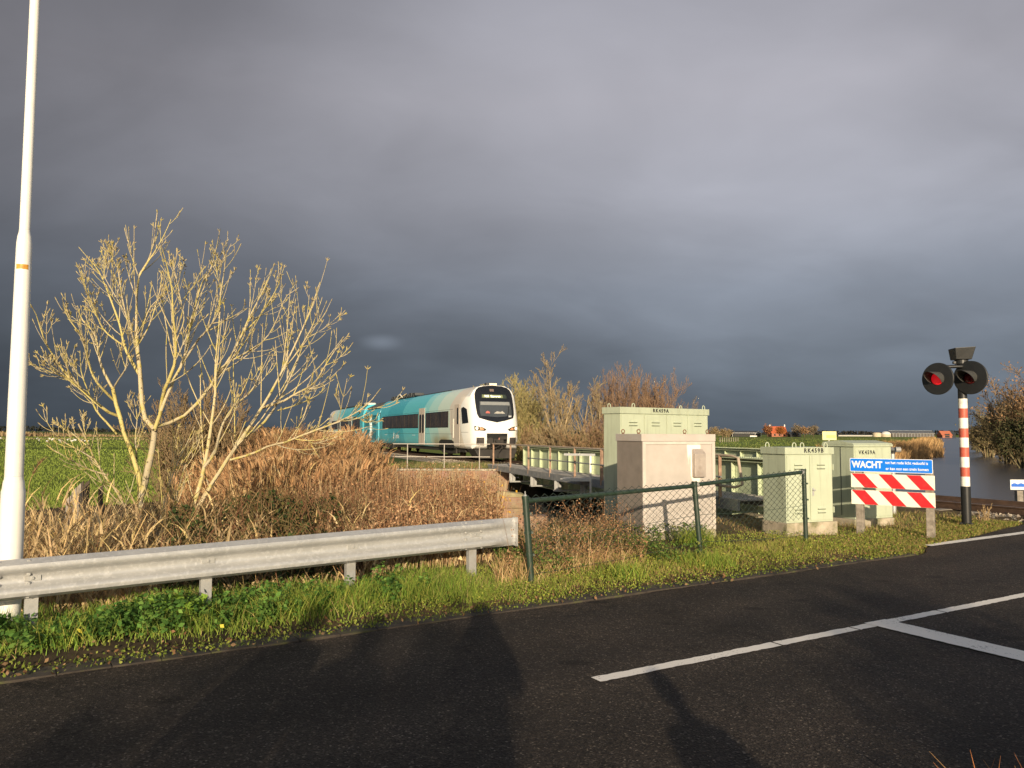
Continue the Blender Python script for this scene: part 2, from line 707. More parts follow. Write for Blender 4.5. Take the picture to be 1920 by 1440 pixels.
    lum = mth('ADD', lum, rng(vm2.outputs['Value'], .0, .035, .55, 0.))
    for (u, v, sq, rad, amt) in ((1830, 690, 5., .34, .22), (1500, 300, 1.6, .30, .16), (1050, 60, 1.3, .40, .20)):
        va = N.new('ShaderNodeVectorMath')
        va.operation = 'DISTANCE'
        ma = N.new('ShaderNodeMapping')
        ma.inputs['Scale'].default_value = (1, 1, sq)
        L.new(tc.outputs['Generated'], ma.inputs['Vector'])
        L.new(ma.outputs[0], va.inputs[0])
        q = (P(u, v, 100) - Vector((0, 0, CAM_H))).normalized()
        va.inputs[1].default_value = (q.x, q.y, q.z * sq)
        lum = mth('ADD', lum, rng(va.outputs['Value'], .0, rad, amt, 0.))
    vs = N.new('ShaderNodeVectorMath')
    vs.operation = 'SCALE'
    L.new(ca, vs.inputs[0])
    L.new(mth('MULTIPLY', lum, 9.5), vs.inputs['Scale'])
    # storm front ahead, clear low-sun sky behind
    f = rng(y, -.35, .15)
    L.new(mixc(f, sky.outputs['Color'], vs.outputs['Vector']), bg.inputs['Color'])


build_world()
SC.view_settings.view_transform = 'Standard'
SC.view_settings.look = 'None'
SC.view_settings.exposure = 0.30
SC.view_settings.gamma = 1.0
SC.view_settings.use_curve_mapping = False
# ------------------------------------------------------------------ shared materials
M_WHITE = mat('white_paint', (.80, .78, .72), .35, var=.03, spec=.5, dirt=(.62, .58, .50), dscale=2.5, dlo=.55, dhi=.85)
M_GALV = mat('galvanised_steel', (.42, .42, .415), .40, metal=.3, var=.09, vscale=4, bump=.05, bscale=60, spec=.5, dirt=(.50, .50, .495), dscale=26, dlo=.5, dhi=.62)
M_GALV2 = mat('dull_zinc', (.36, .36, .35), .5, metal=.2, var=.12, vscale=12, bump=.1, dirt=(.26, .24, .21), dscale=6)
M_GREENP = mat('dark_green_coating', (.022, .040, .027), .38, var=.12, vscale=14, spec=.5, dirt=(.05, .06, .045), dscale=8)
M_CAB = mat('pale_green_paint', (.42, .465, .345), .5, var=.05, vscale=3, bump=.03, bscale=90, spec=.35, dirt=(.28, .30, .21), dscale=1., dlo=.50, dhi=.85, streak=(9, 9, 1.1))
M_CABD = mat('pale_green_door_paint', (.445, .49, .365), .5, var=.05, vscale=3, spec=.35, dirt=(.31, .33, .235), dscale=1., dlo=.52, dhi=.85, streak=(12, 12, 1.0))
M_PINK = mat('faded_grey_pink_paint', (.47, .425, .385), .6, var=.06, vscale=4, bump=.05, bscale=50, spec=.3, dirt=(.44, .36, .30), dscale=3.2, dlo=.5, dhi=.75)
M_PINKS = mat('darker_grey_brown_paint', (.25, .215, .185), .65, var=.12, vscale=5, bump=.06, spec=.25, dirt=(.30, .25, .215), dscale=2.0, dlo=.45, dhi=.8)  # cabinet body colour, darker and browner than its lid and door
M_CONC = mat('weathered_concrete', (.42, .36, .27), .9, var=.2, vscale=9, bump=.5, bscale=40, spec=.15, dirt=(.17, .17, .09), dscale=3, dlo=.48, dhi=.68)
M_BLACKL = mat('black_lettering', (.022, .022, .022), .6, var=.05)
M_BLACKP = mat('black_paint', (.018, .019, .020), .42, var=.15, vscale=8, spec=.4)
M_RUST = mat('rusty_brown_steel', (.17, .095, .055), .8, var=.3, vscale=8, bump=.3, dirt=(.26, .16, .10), dscale=5)
M_RAIL = mat('rusty_rail_steel', (.062, .036, .023), .75, var=.3, vscale=9, bump=.2)
M_RAILTOP = mat('worn_rail_head', (.17, .15, .13), .35, metal=.8, var=.1)
M_WOODG = mat('grey_weathered_wood', (.27, .235, .195), .85, var=.25, vscale=12, bump=.4, bscale=50, spec=.15, dirt=(.15, .13, .10), dscale=7)
M_WOODD = mat('dark_wet_wood', (.075, .055, .040), .85, var=.3, vscale=12, bump=.4)
M_SLEEPER = mat('sleeper_concrete', (.24, .21, .17), .9, var=.2, vscale=10, bump=.3)


def mat_brick(name, a, b, mortar):
    m, nt, bs = nt_new(name)
    N, L = nt.nodes, nt.links
    tc = N.new('ShaderNodeTexCoord')
    mp = N.new('ShaderNodeMapping')
    mp.inputs['Rotation'].default_value = (PI / 2, 0, 0)
    L.new(tc.outputs['Object'], mp.inputs['Vector'])
    br = N.new('ShaderNodeTexBrick')
    br.inputs['Color1'].default_value = (*a, 1)
    br.inputs['Color2'].default_value = (*b, 1)
    br.inputs['Mortar'].default_value = (*mortar, 1)
    br.inputs['Scale'].default_value = 4.5
    br.inputs['Mortar Size'].default_value = .02
    L.new(mp.outputs[0], br.inputs['Vector'])
    no = N.new('ShaderNodeTexNoise')
    no.inputs['Scale'].default_value = 2.2
    no.inputs['Detail'].default_value = 6
    L.new(tc.outputs['Object'], no.inputs['Vector'])
    mx = N.new('ShaderNodeMix')
    mx.data_type = 'RGBA'
    mx.blend_type = 'MULTIPLY'
    mx.inputs['Factor'].default_value = .8
    L.new(br.outputs['Color'], mx.inputs['A'])
    L.new(no.outputs['Color'], mx.inputs['B'])
    mx2 = N.new('ShaderNodeMix')
    mx2.data_type = 'RGBA'
    mx2.inputs['Factor'].default_value = .35
    L.new(mx.outputs['Result'], mx2.inputs['A'])
    L.new(br.outputs['Color'], mx2.inputs['B'])
    L.new(mx2.outputs['Result'], bs.inputs['Base Color'])
    bs.inputs['Roughness'].default_value = .9
    bp = N.new('ShaderNodeBump')
    bp.inputs['Strength'].default_value = .5
    L.new(br.outputs['Fac'], bp.inputs['Height'])
    bp.invert = True
    L.new(bp.outputs['Normal'], bs.inputs['Normal'])
    return m


M_BRICK = mat_brick('old_brick', (.36, .21, .13), (.42, .28, .18), (.30, .25, .19))

# ------------------------------------------------------------------ ground
def spaced(segs):
    out = []
    for a, b, s in segs:
        out.append(np.arange(a, b, s))
    return np.concatenate(out + [np.array([segs[-1][1]])])


def build_ground():
    xs = spaced([(-2600, -900, 340), (-900, -300, 100), (-300, -100, 20), (-100, -30, 4), (-30, -14, .8), (-14, 18, .25), (18, 30, .5), (30, 110, 1.2), (110, 230, 3), (230, 500, 15), (500, 900, 80), (900, 3600, 300)])
    ys = spaced([(-300, -60, 30), (-60, -8, 4), (-8, 0, 1), (0, 36, .25), (36, 60, .6), (60, 120, 1.5), (120, 340, 5), (340, 760, 15), (760, 1400, 80), (1400, 4200, 350)])
    X, Y = np.meshgrid(xs, ys)
    Z = gz(X, Y)
    # the field in front of the far horizon
    V = np.stack([X, Y, Z], -1).reshape(-1, 3)
    nx, ny = len(xs), len(ys)
    i = np.arange(ny - 1)[:, None] * nx + np.arange(nx - 1)[None, :]
    Fq = np.stack([i, i + 1, i + 1 + nx, i + nx], -1).reshape(-1, 4)
    x, y, z = V[:, 0], V[:, 1], V[:, 2]
    t = RN.x * x + RN.y * y
    s = RD.x * x + RD.y * y
    d = np.abs(x - track_x(y)) * .92
    sd = canal_sd(x, y)
    soil = np.array([.060, .045, .028])
    C = np.tile(np.array([.13, .165, .030]), (len(V), 1))
    band = np.array([.22, .18, .09])
    # pale reed strips and ditches across the far pasture on the left
    for y0, y1, c, f in ((150, 158, (.05, .06, .03), .7), (228, 244, (.30, .24, .12), .85), (285, 420, (.13, .13, .05), .55), (560, 700, (.24, .19, .09), .7), (900, 1400, (.05, .06, .03), .7)):
        k = (sstep(y0 - 3, y0, y) * (1 - sstep(y1, y1 + 8, y)) * f * (x < 10))[:, None]
        C = C * (1 - k) + np.array(c) * k
    for y0, y1, c, f in ((95, 110, (.20, .19, .07), .5), (170, 200, (.10, .14, .04), .6), (330, 420, (.17, .17, .06), .5)):
        k = (sstep(y0 - 3, y0, y) * (1 - sstep(y1, y1 + 8, y)) * f * (x > 10))[:, None]
        C = C * (1 - k) + np.array(c) * k
    near = ((t < 12) | (d < 7) | (sd > -1.5) & (y < 130))
    nn = np.where(near, 1., 0.)[:, None]
    C = C * (1 - nn) + soil * nn
    dry = ((t > 6.4) & (t < 13) & (s > 2.0)).astype(float)[:, None] * .6
    C = C * (1 - dry) + np.array([.16, .115, .055]) * dry
    # grassy shoulder of the embankment
    sh = ((y > 32.4) & (y < 60) & (x < track_x(y)) & (d > 2.3) & (d < 8)).astype(float)[:, None]
    C = C * (1 - sh) + np.array([.08, .11, .03]) * sh
    wet = (sd > -.5).astype(float)[:, None]
    C = C * (1 - wet) + np.array([.03, .026, .02]) * wet
    m, nt, b = nt_new('earth_and_pasture')
    N, L = nt.nodes, nt.links
    a = N.new('ShaderNodeAttribute')
    a.attribute_name = 'col'
    tc = N.new('ShaderNodeTexCoord')
    def nz(sc, lo, hi, det=8):
        no = N.new('ShaderNodeTexNoise')
        no.inputs['Scale'].default_value = sc
        no.inputs['Detail'].default_value = det
        L.new(tc.outputs['Object'], no.inputs['Vector'])
        r = N.new('ShaderNodeMapRange')
        r.inputs['From Min'].default_value = .3
        r.inputs['From Max'].default_value = .7
        r.inputs['To Min'].default_value = lo
        r.inputs['To Max'].default_value = hi
        L.new(no.outputs['Fac'], r.inputs['Value'])
        return r.outputs['Result'], no
    f1, _ = nz(.045, .75, 1.25)
    f2, n2 = nz(3.0, .6, 1.4)
    mu = N.new('ShaderNodeMath')
    mu.operation = 'MULTIPLY'
    L.new(f1, mu.inputs[0])
    L.new(f2, mu.inputs[1])
    vs = N.new('ShaderNodeVectorMath')
    vs.operation = 'SCALE'
    L.new(a.outputs['Color'], vs.inputs[0])
    L.new(mu.outputs[0], vs.inputs['Scale'])
    L.new(vs.outputs[0], b.inputs['Base Color'])
    b.inputs['Roughness'].default_value = .95
    b.inputs['Specular IOR Level'].default_value = .1
    bp = N.new('ShaderNodeBump')
    bp.inputs['Strength'].default_value = .6
    bp.inputs['Distance'].default_value = .05
    L.new(n2.outputs['Fac'], bp.inputs['Height'])
    L.new(bp.outputs['Normal'], b.inputs['Normal'])
    g = np_mesh('ground', V, Fq, m, C, smooth=True)
    tag(g, 'flat pasture, verges and ditch banks', 'ground', kind='structure')


def build_water():
    m, nt, b = nt_new('canal_water')
    N, L = nt.nodes, nt.links
    b.inputs['Base Color'].default_value = (.052, .053, .060, 1)
    b.inputs['Roughness'].default_value = .24
    b.inputs['Specular IOR Level'].default_value = .7
    tc = N.new('ShaderNodeTexCoord')
    mp = N.new('ShaderNodeMapping')
    mp.inputs['Scale'].default_value = (1, .35, 1)
    L.new(tc.outputs['Object'], mp.inputs['Vector'])
    no = N.new('ShaderNodeTexNoise')
    no.inputs['Scale'].default_value = 3.5
    no.inputs['Detail'].default_value = 5
    L.new(mp.outputs[0], no.inputs['Vector'])
    bp = N.new('ShaderNodeBump')
    bp.inputs['Strength'].default_value = .22
    bp.inputs['Distance'].default_value = .03
    L.new(no.outputs['Fac'], bp.inputs['Height'])
    L.new(bp.outputs['Normal'], b.inputs['Normal'])
    mb = MB()
    mb.face([(-60, -20, WATER_Z), (430, -20, WATER_Z), (430, 740, WATER_Z), (-60, 740, WATER_Z)])
    tag(mb.part('water', m), 'dark calm canal reflecting the storm cloud', 'water', kind='structure')


def road_z(s):
    return .2 * float(sstep(15.2, 17.5, np.array(s)))


def build_road():
    m, nt, b = nt_new('worn_asphalt')
    N, L = nt.nodes, nt.links
    tc = N.new('ShaderNodeTexCoord')
    geo = tc.outputs['Object']

    def noise(sc, det=4, ro=.6):
        n = N.new('ShaderNodeTexNoise')
        n.inputs['Scale'].default_value = sc
        n.inputs['Detail'].default_value = det
        n.inputs['Roughness'].default_value = ro
        L.new(geo, n.inputs['Vector'])
        return n

    def ramp(src, stops):
        r = N.new('ShaderNodeValToRGB')
        r.color_ramp.elements[0].position, r.color_ramp.elements[0].color = stops[0][0], (*stops[0][1], 1)
        r.color_ramp.elements[1].position, r.color_ramp.elements[1].color = stops[-1][0], (*stops[-1][1], 1)
        for p, c in stops[1:-1]:
            q = r.color_ramp.elements.new(p)
            q.color = (*c, 1)
        L.new(src, r.inputs['Fac'])
        return r.outputs['Color']

    vo = N.new('ShaderNodeTexVoronoi')
    vo.inputs['Scale'].default_value = 95
    L.new(geo, vo.inputs['Vector'])
    sp = N.new('ShaderNodeSeparateColor')
    L.new(vo.outputs['Color'], sp.inputs[0])
    stone = ramp(sp.outputs[0], [(0, (.018, .0145, .012)), (.55, (.037, .030, .0245)), (.88, (.054, .044, .036)), (.965, (.095, .079, .064)), (1, (.19, .16, .13))])
    big = ramp(noise(.9, 6).outputs['Fac'], [(.3, (.72, .70, .68)), (.5, (1, 1, 1)), (.72, (1.25, 1.2, 1.15))])
    mx = N.new('ShaderNodeMix')
    mx.data_type = 'RGBA'
    mx.blend_type = 'MULTIPLY'
    mx.inputs['Factor'].default_value = 1
    L.new(stone, mx.inputs['A'])
    L.new(big, mx.inputs['B'])
    # oil and tar spots with their own outline
    sx = N.new('ShaderNodeMapping')
    sx.inputs['Rotation'].default_value = (0, 0, R(12))
    sx.inputs['Scale'].default_value = (.55, 1.1, 1)
    L.new(geo, sx.inputs['Vector'])
    v2 = N.new('ShaderNodeTexVoronoi')
    v2.inputs['Scale'].default_value = 1.5
    v2.inputs['Randomness'].default_value = 1
    L.new(sx.outputs[0], v2.inputs['Vector'])
    spot = ramp(v2.outputs['Distance'], [(.0, (.4, .4, .4)), (.085, (.42, .42, .42)), (.13, (1, 1, 1)), (1, (1, 1, 1))])
    m2 = N.new('ShaderNodeMix')
    m2.data_type = 'RGBA'
    m2.blend_type = 'MULTIPLY'
    m2.inputs['Factor'].default_value = .8
    L.new(mx.outputs['Result'], m2.inputs['A'])
    L.new(spot, m2.inputs['B'])
    # polished wheel tracks along the lane and hairline cracks
    dt = N.new('ShaderNodeVectorMath')
    dt.operation = 'DOT_PRODUCT'
    L.new(geo, dt.inputs[0])
    dt.inputs[1].default_value = RN
    wv = noise(.35, 3)
    tt = N.new('ShaderNodeMath')
    tt.operation = 'MULTIPLY_ADD'
    L.new(wv.outputs['Fac'], tt.inputs[0])
    tt.inputs[1].default_value = .5
    L.new(dt.outputs['Value'], tt.inputs[2])
    mr = N.new('ShaderNodeMapRange')
    L.new(tt.outputs[0], mr.inputs['Value'])
    mr.inputs['From Min'].default_value, mr.inputs['From Max'].default_value = 1.5, 6.5
    trk = ramp(mr.outputs[0], [(0, (1.15, 1.1, 1.05)), (.20, (.74, .74, .74)), (.34, (1.05, 1.03, 1.0)), (.46, (.78, .78, .78)), (.56, (1.12, 1.1, 1.05)), (.68, (.74, .74, .75)), (.80, (1.0, .98, .95)), (.90, (.78, .78, .78)), (1, (1.2, 1.12, 1.0))])
    m3 = N.new('ShaderNodeMix')
    m3.data_type = 'RGBA'
    m3.blend_type = 'MULTIPLY'
    m3.inputs['Factor'].default_value = 1
    L.new(m2.outputs['Result'], m3.inputs['A'])
    L.new(trk, m3.inputs['B'])
    dw = N.new('ShaderNodeVectorMath')
    dw.operation = 'ADD'
    nv = noise(2.5, 5)
    L.new(geo, dw.inputs[0])
    L.new(nv.outputs['Color'], dw.inputs[1])
    v3 = N.new('ShaderNodeTexVoronoi')
    v3.feature = 'DISTANCE_TO_EDGE'
    v3.inputs['Scale'].default_value = .42
    L.new(dw.outputs[0], v3.inputs['Vector'])
    crk = ramp(v3.outputs['Distance'], [(0, (.35, .35, .35)), (.004, (.45, .45, .45)), (.007, (1, 1, 1)), (1, (1, 1, 1))])
    m4 = N.new('ShaderNodeMix')
    m4.data_type = 'RGBA'
    m4.blend_type = 'MULTIPLY'
    m4.inputs['Factor'].default_value = .7
    L.new(m3.outputs['Result'], m4.inputs['A'])
    L.new(crk, m4.inputs['B'])
    L.new(m4.outputs['Result'], b.inputs['Base Color'])
    b.inputs['Roughness'].default_value = .8
    b.inputs['Specular IOR Level'].default_value = .2
    bp = N.new('ShaderNodeBump')
    bp.inputs['Strength'].default_value = .9
    bp.inputs['Distance'].default_value = .006
    L.new(vo.outputs['Distance'], bp.inputs['Height'])
    bp2 = N.new('ShaderNodeBump')
    bp2.inputs['Strength'].default_value = .25
    bp2.inputs['Distance'].default_value = .04
    L.new(noise(6, 5).outputs['Fac'], bp2.inputs['Height'])
    L.new(bp.outputs['Normal'], bp2.inputs['Normal'])
    L.new(bp2.outputs['Normal'], b.inputs['Normal'])

    mb = MB()
    ss = list(np.arange(-70, 18, .25)) + [18, 60]
    rg = np.random.default_rng(3)
    far = []
    for s in ss:
        e = T_EDGE + .02 * math.sin(s * 2.3) + rg.uniform(-.018, .018)
        # the carriageway widens at the crossing
        e += float(t_far(s)) - T_EDGE
        far.append(e)
    nears = [T_NEAR + rg.uniform(-.03, .03) for _ in ss]
    for i in range(len(ss) - 1):
        a, c = ss[i], ss[i + 1]
        mb.face([st(a, nears[i], road_z(a)), st(c, nears[i + 1], road_z(c)), st(c, far[i + 1], road_z(c)), st(a, far[i], road_z(a))])
    tag(mb.part('road', m), 'dark worn asphalt road', 'road', kind='structure')

    # white thermoplastic markings with worn edges
    mm, nt, b = nt_new('worn_white_marking')
    N, L = nt.nodes, nt.links
    tc = N.new('ShaderNodeTexCoord')
    n1 = N.new('ShaderNodeTexNoise')
    n1.inputs['Scale'].default_value = 55
    n1.inputs['Detail'].default_value = 6
    L.new(tc.outputs['Object'], n1.inputs['Vector'])
    n2 = N.new('ShaderNodeTexNoise')
    n2.inputs['Scale'].default_value = 2.4
    n2.inputs['Detail'].default_value = 5
    L.new(tc.outputs['Object'], n2.inputs['Vector'])
    ad = N.new('ShaderNodeMath')
    ad.operation = 'MULTIPLY_ADD'
    L.new(n2.outputs['Fac'], ad.inputs[0])
    ad.inputs[1].default_value = .5
    L.new(n1.outputs['Fac'], ad.inputs[2])
    r = N.new('ShaderNodeValToRGB')
    r.color_ramp.elements[0].position, r.color_ramp.elements[0].color = .50, (.16, .135, .11, 1)
    r.color_ramp.elements[1].position, r.color_ramp.elements[1].color = .62, (.80, .75, .67, 1)
    L.new(ad.outputs[0], r.inputs['Fac'])
    L.new(r.outputs['Color'], b.inputs['Base Color'])
    b.inputs['Roughness'].default_value = .65
    bp = N.new('ShaderNodeBump')
    bp.inputs['Strength'].default_value = .5
    bp.inputs['Distance'].default_value = .004
    L.new(n1.outputs['Fac'], bp.inputs['Height'])
    L.new(bp.outputs['Normal'], b.inputs['Normal'])

    def strip(mb, p, q, w, z=.004, n=40, ragged=.006):
        p, q = Vector(p), Vector(q)
        d = (q - p).normalized()
        nr = Vector((-d.y, d.x, 0))
        rg = np.random.default_rng(int(abs(p.x * 1000)) + 5)
        pts = []
        for i in range(n + 1):
            c = p.lerp(q, i / n)
            s = c.x * RD.x + c.y * RD.y
            zz = road_z(s) + z
            pts.append((c + nr * (w / 2 + rg.uniform(-1, 1) * ragged) + Vector((0, 0, zz)), c - nr * (w / 2 + rg.uniform(-1, 1) * ragged) + Vector((0, 0, zz))))
        for i in range(n):
            mb.face([pts[i][0], pts[i][1], pts[i + 1][1], pts[i + 1][0]])

    g = lambda u, v: (lambda d: Vector((d.x * CAM_H / -d.z, d.y * CAM_H / -d.z, 0)))(CM @ Vector(((u - 960) / F_PX, (720 - v) / F_PX, -1)))
    c0 = g(1117, 1275)
    c1 = g(1920, 1116)
    dv = (c1 - c0).normalized()
    mb = MB()
    a = c0
    for L_ in (1.78, .96, 1.27, 1.6, 1.6, 2.0):          # cast in separate lengths with thin joints
        strip(mb, a, a + dv * (L_ - .02), .105, n=int(L_ * 22))
        a = a + dv * L_
    tag(mb.part('centre_line', mm), 'white centre line along the road', 'road marking', kind='structure')
    mb = MB()
    s0 = g(1640, 1166)
    s1 = g(1920, 1232)
    dq = (s1 - s0).normalized()
    strip(mb, s0 + dq * .0, s0 + dq * 2.35, .29, z=.008, n=60)
    tag(mb.part('stop_line', mm), 'broad white stop line across the near lane', 'road marking', kind='structure')
    mb = MB()
    e0 = g(1737, 1023)
    e1 = g(1920, 999)
    de = (e1 - e0).normalized()
    a = e0
    for L_ in (2.2, 1.6, 2.0):
        strip(mb, a, a + de * (L_ - .02), .15, n=int(L_ * 20))
        a = a + de * L_
    tag(mb.part('edge_line', mm), 'white edge line by the crossing', 'road marking', kind='structure')

    # narrow paver edging between asphalt and grass
    me_, nt, b = nt_new('mossy_edging')
    N, L = nt.nodes, nt.links
    tc = N.new('ShaderNodeTexCoord')
    n1 = N.new('ShaderNodeTexNoise')
    n1.inputs['Scale'].default_value = 7
    n1.inputs['Detail'].default_value = 8
    L.new(tc.outputs['Object'], n1.inputs['Vector'])
    r = N.new('ShaderNodeValToRGB')
    r.color_ramp.elements[0].position, r.color_ramp.elements[0].color = .35, (.028, .022, .017, 1)
    r.color_ramp.elements[1].position, r.color_ramp.elements[1].color = .72, (.075, .080, .022, 1)
    q = r.color_ramp.elements.new(.52)
    q.color = (.052, .040, .030, 1)
    L.new(n1.outputs['Fac'], r.inputs['Fac'])
    L.new(r.outputs['Color'], b.inputs['Base Color'])
    b.inputs['Roughness'].default_value = .9
    bp = N.new('ShaderNodeBump')
    bp.inputs['Strength'].default_value = .8
    bp.inputs['Distance'].default_value = .02
    L.new(n1.outputs['Fac'], bp.inputs['Height'])
    L.new(bp.outputs['Normal'], b.inputs['Normal'])
    mb = MB()
    s = -14.
    rg = np.random.default_rng(9)
    while s < 10.4:
        w = .33 + rg.uniform(-.01, .01)
        z = .010 + rg.uniform(-.003, .003)
        t0, t1 = T_EDGE + .015, T_EDGE + .25
        c = [st(s, t0, -.1), st(s + w - .004, t0, -.1), st(s + w - .004, t1, -.1), st(s, t1, -.1)]
        mb.hexa(c + [p + Vector((0, 0, .1 + z)) for p in c])
        s += w
    tag(mb.part('road_edging', me_, bevel=.006), 'mossy concrete edging strip along the road', 'kerb', kind='structure')


def build_track():
    ys = np.arange(-6, 120, 1.0)
    line = [Vector((float(track_x(np.array(y))), float(y), 0)) for y in ys]

    def offs(i, o, z):
        a = line[max(0, i - 1)]
        b = line[min(len(line) - 1, i + 1)]
        d = (b - a).normalized()
        n = Vector((d.y, -d.x, 0))
        return line[i] + n * o + Vector((0, 0, z))
    # ballast bed
    m, nt, b = nt_new('crushed_stone')
    N, L = nt.nodes, nt.links
    tc = N.new('ShaderNodeTexCoord')
    vo = N.new('ShaderNodeTexVoronoi')
    vo.inputs['Scale'].default_value = 22
    L.new(tc.outputs['Object'], vo.inputs['Vector'])
    sp = N.new('ShaderNodeSeparateColor')
    L.new(vo.outputs['Color'], sp.inputs[0])
    r = N.new('ShaderNodeValToRGB')
    r.color_ramp.elements[0].color = (.10, .08, .06, 1)
    r.color_ramp.elements[1].color = (.42, .36, .29, 1)
    L.new(sp.outputs[0], r.inputs['Fac'])
    L.new(r.outputs['Color'], b.inputs['Base Color'])
    b.inputs['Roughness'].default_value = .95
    bp = N.new('ShaderNodeBump')
    bp.inputs['Strength'].default_value = 1
    bp.inputs['Distance'].default_value = .05
    L.new(vo.outputs['Distance'], bp.inputs['Height'])
    L.new(bp.outputs['Normal'], b.inputs['Normal'])
    mb = MB()
    prof = [(-2.3, -.17), (-1.45, -.035), (1.35, -.035), (1.75, -.35)]
    for i in range(len(line) - 1):
        if 17 <= ys[i] < 32 or ys[i] < 9:
            continue
        for (o0, z0), (o1, z1) in zip(prof[:-1], prof[1:]):
            mb.face([offs(i, o0, z0), offs(i, o1, z1), offs(i + 1, o1, z1), offs(i + 1, o0, z0)])
    tag(mb.part('ballast', m), 'grey crushed stone bed under the railway track', 'ballast', kind='structure')
    # loose stones
    nb = NB()
    n = 5200
    yy = np.concatenate([RNG.uniform(11, 17, 2600), RNG.uniform(32, 48, 2600)])
    oo = RNG.uniform(-2.5, 2.3, n)
    x = track_x(yy) + oo * .93
    y = yy + oo * .4
    C = np.stack([x, y, np.interp(oo, [-2.6, -1.45, 1.45, 2.3], [-.16, -.02, -.02, -.28]) + .012], -1)
    nb.leaves(C, RNG.uniform(.05, .11, n), cjit([(.34, .29, .23), (.24, .20, .16), (.42, .37, .30), (.18, .14, .11)], n, .2), tilt=.6, aspect=1.0)
    nb.leaves(C + np.array([0, 0, .012]), RNG.uniform(.05, .1, n), cjit([(.34, .29, .23), (.24, .20, .16), (.42, .37, .30)], n, .2), tilt=1.2, aspect=1.0)
    tag(nb.build('loose_stones', mat_attr('loose_stone', .9)), 'loose grey stones on the railway bed', 'gravel', kind='stuff')
    # track: rails and sleepers
    o = thing('railway_track', 'single rusty railway track running past the signal towards the train', 'railway track', (float(track_x(np.array(16.))), 16, 0))
    for side in (-.7525, .7525):
        mb = MB()
        h = .155
        sec = [(-.075, 0), (.075, 0), (.075, .012), (.012, .03), (.012, .115), (.036, .125), (.036, h), (-.036, h), (-.036, .125), (-.012, .115), (-.012, .03), (-.075, .012)]
        pr = None
        for i in range(len(line)):
            p = [offs(i, side + a, RAIL_Z - h + z) for a, z in sec]
            if pr:
                for k in range(len(sec)):
                    k2 = (k + 1) % len(sec)
                    mb.cur = 1 if k == 6 else 0
                    mb.face([pr[k], pr[k2], p[k2], p[k]])
            pr = p
        mb.part('rail', [M_RAIL, M_RAILTOP], o, world=True)
    # flange guard rails across the bridge and up to the crossing
    for side in (-.55, .55):
        mb = MB()
        pr = None
        for i in range(len(line)):
            if not 8 <= ys[i] <= 36:
                continue
            p = [offs(i, side + a, z) for a, z in ((-.06, .0), (.06, .0), (.03, .165), (-.03, .165))]
            if pr:
                for k in range(4):
                    mb.face([pr[k], pr[(k + 1) % 4], p[(k + 1) % 4], p[k]])
            pr = p
        mb.part('guard_rail', M_RAIL, o, world=True)
    src = None
    y = 10.0
    count = 0
    while y < 66 and count < 96:
        x = float(track_x(np.array(y)))
        x2 = float(track_x(np.array(y + .1)))
        ang = math.atan2(-(x2 - x), .1)
        Mx = Matrix.Translation((x, y, -.075)) @ Matrix.Rotation(ang, 4, 'Z')
        if src is None:
            mb = MB()
            mb.box((0, 0, 0), (2.5, .24, .14))
            src = mb.part('sleeper', M_SLEEPER, o, bevel=.015)
            c = src
        else:
            c = src.copy()
            COL.objects.link(c)
            c.parent = o
        c.matrix_local = o.matrix_basis.inverted() @ Mx
        y += .6
        count += 1


build_ground()
build_water()
build_road()
build_track()
# ------------------------------------------------------------------ lamp post
def build_lamp_post():
    base = P(30, 810, 6.62)
    x, y = base.x, base.y
    zg = float(gz(np.array([x]), np.array([y]))[0]) - .05
    o = thing('lamp_post', 'tall white stepped lamp post behind the left end of the crash barrier', 'lamp post', (x, y, zg))
    zl = lambda v: P(30, v, y).z - zg
    z1, z2 = zl(915), zl(455)
    px = y / F_PX
    r0, r1, r2, r3 = 20.5 * px, 15.6 * px, 13.2 * px, 9.4 * px
    mb = MB()
    mb.lathe([(r0 * 1.02, -.4), (r0 * 1.02, 0), (r0, .3), (r0 * .97, z1 - .03), (r0 * .90, z1), (r1 * 1.12, z1 + .05), (r1 * 1.02, z1 + .075), (r1, z1 + .1)], n=40)
    mb.part('base_section', M_WHITE, o, smooth=True)
    mb = MB()
    mb.lathe([(r1 * .995, z1 + .101), (r1 * .97, z1 + .7), (r2, z2 - .05), (r2 * .97, z2), (r3 * 1.25, z2 + .05), (r3 * 1.05, z2 + .085), (r3, z2 + .11)], n=40)
    mb.part('middle_section', M_WHITE, o, smooth=True)
    mb = MB()
    mb.lathe([(r3 * .995, z2 + .111), (r3 * .9, z2 + 2.4), (r3 * .62, z2 + 4.2)], n=32)
    mb.part('top_section', M_WHITE, o, smooth=True)
    # lantern, above the picture
    mb = MB()
    top = z2 + 4.2
    mb.tube([(0, 0, top), (.25, -.3, top + .08), (.5, -.6, top + .1)], .03, 10)
    mb.hexa([Vector(p) + Vector((.5, -.6, top + .03)) for p in ((-.1, .05, 0), (.15, .15, 0), (.5, -.4, 0), (.25, -.5, 0), (-.05, .05, .12), (.12, .1, .12), (.42, -.36, .1), (.28, -.42, .1))])
    mb.part('lamp_head', M_WHITE, o, bevel=.02)
    # wrapped sticker
    zs = zl(502)
    rs = (r1 * .97 + (r2 - r1 * .97) * .86) * 1.012
    mb = MB()
    a0, a1 = R(-112), R(-20)
    n = 14
    for i in range(n):
        A, B = a0 + (a1 - a0) * i / n, a0 + (a1 - a0) * (i + 1) / n
        mb.face([(rs * math.cos(A), rs * math.sin(A), zs - .021), (rs * math.cos(B), rs * math.sin(B), zs - .021), (rs * math.cos(B), rs * math.sin(B), zs + .021), (rs * math.cos(A), rs * math.sin(A), zs + .021)])
    mb.part('sticker', mat('faded_orange_sticker', (.55, .27, .04), .5, var=.3, vscale=40), o, label='faded orange sticker band round the pole')


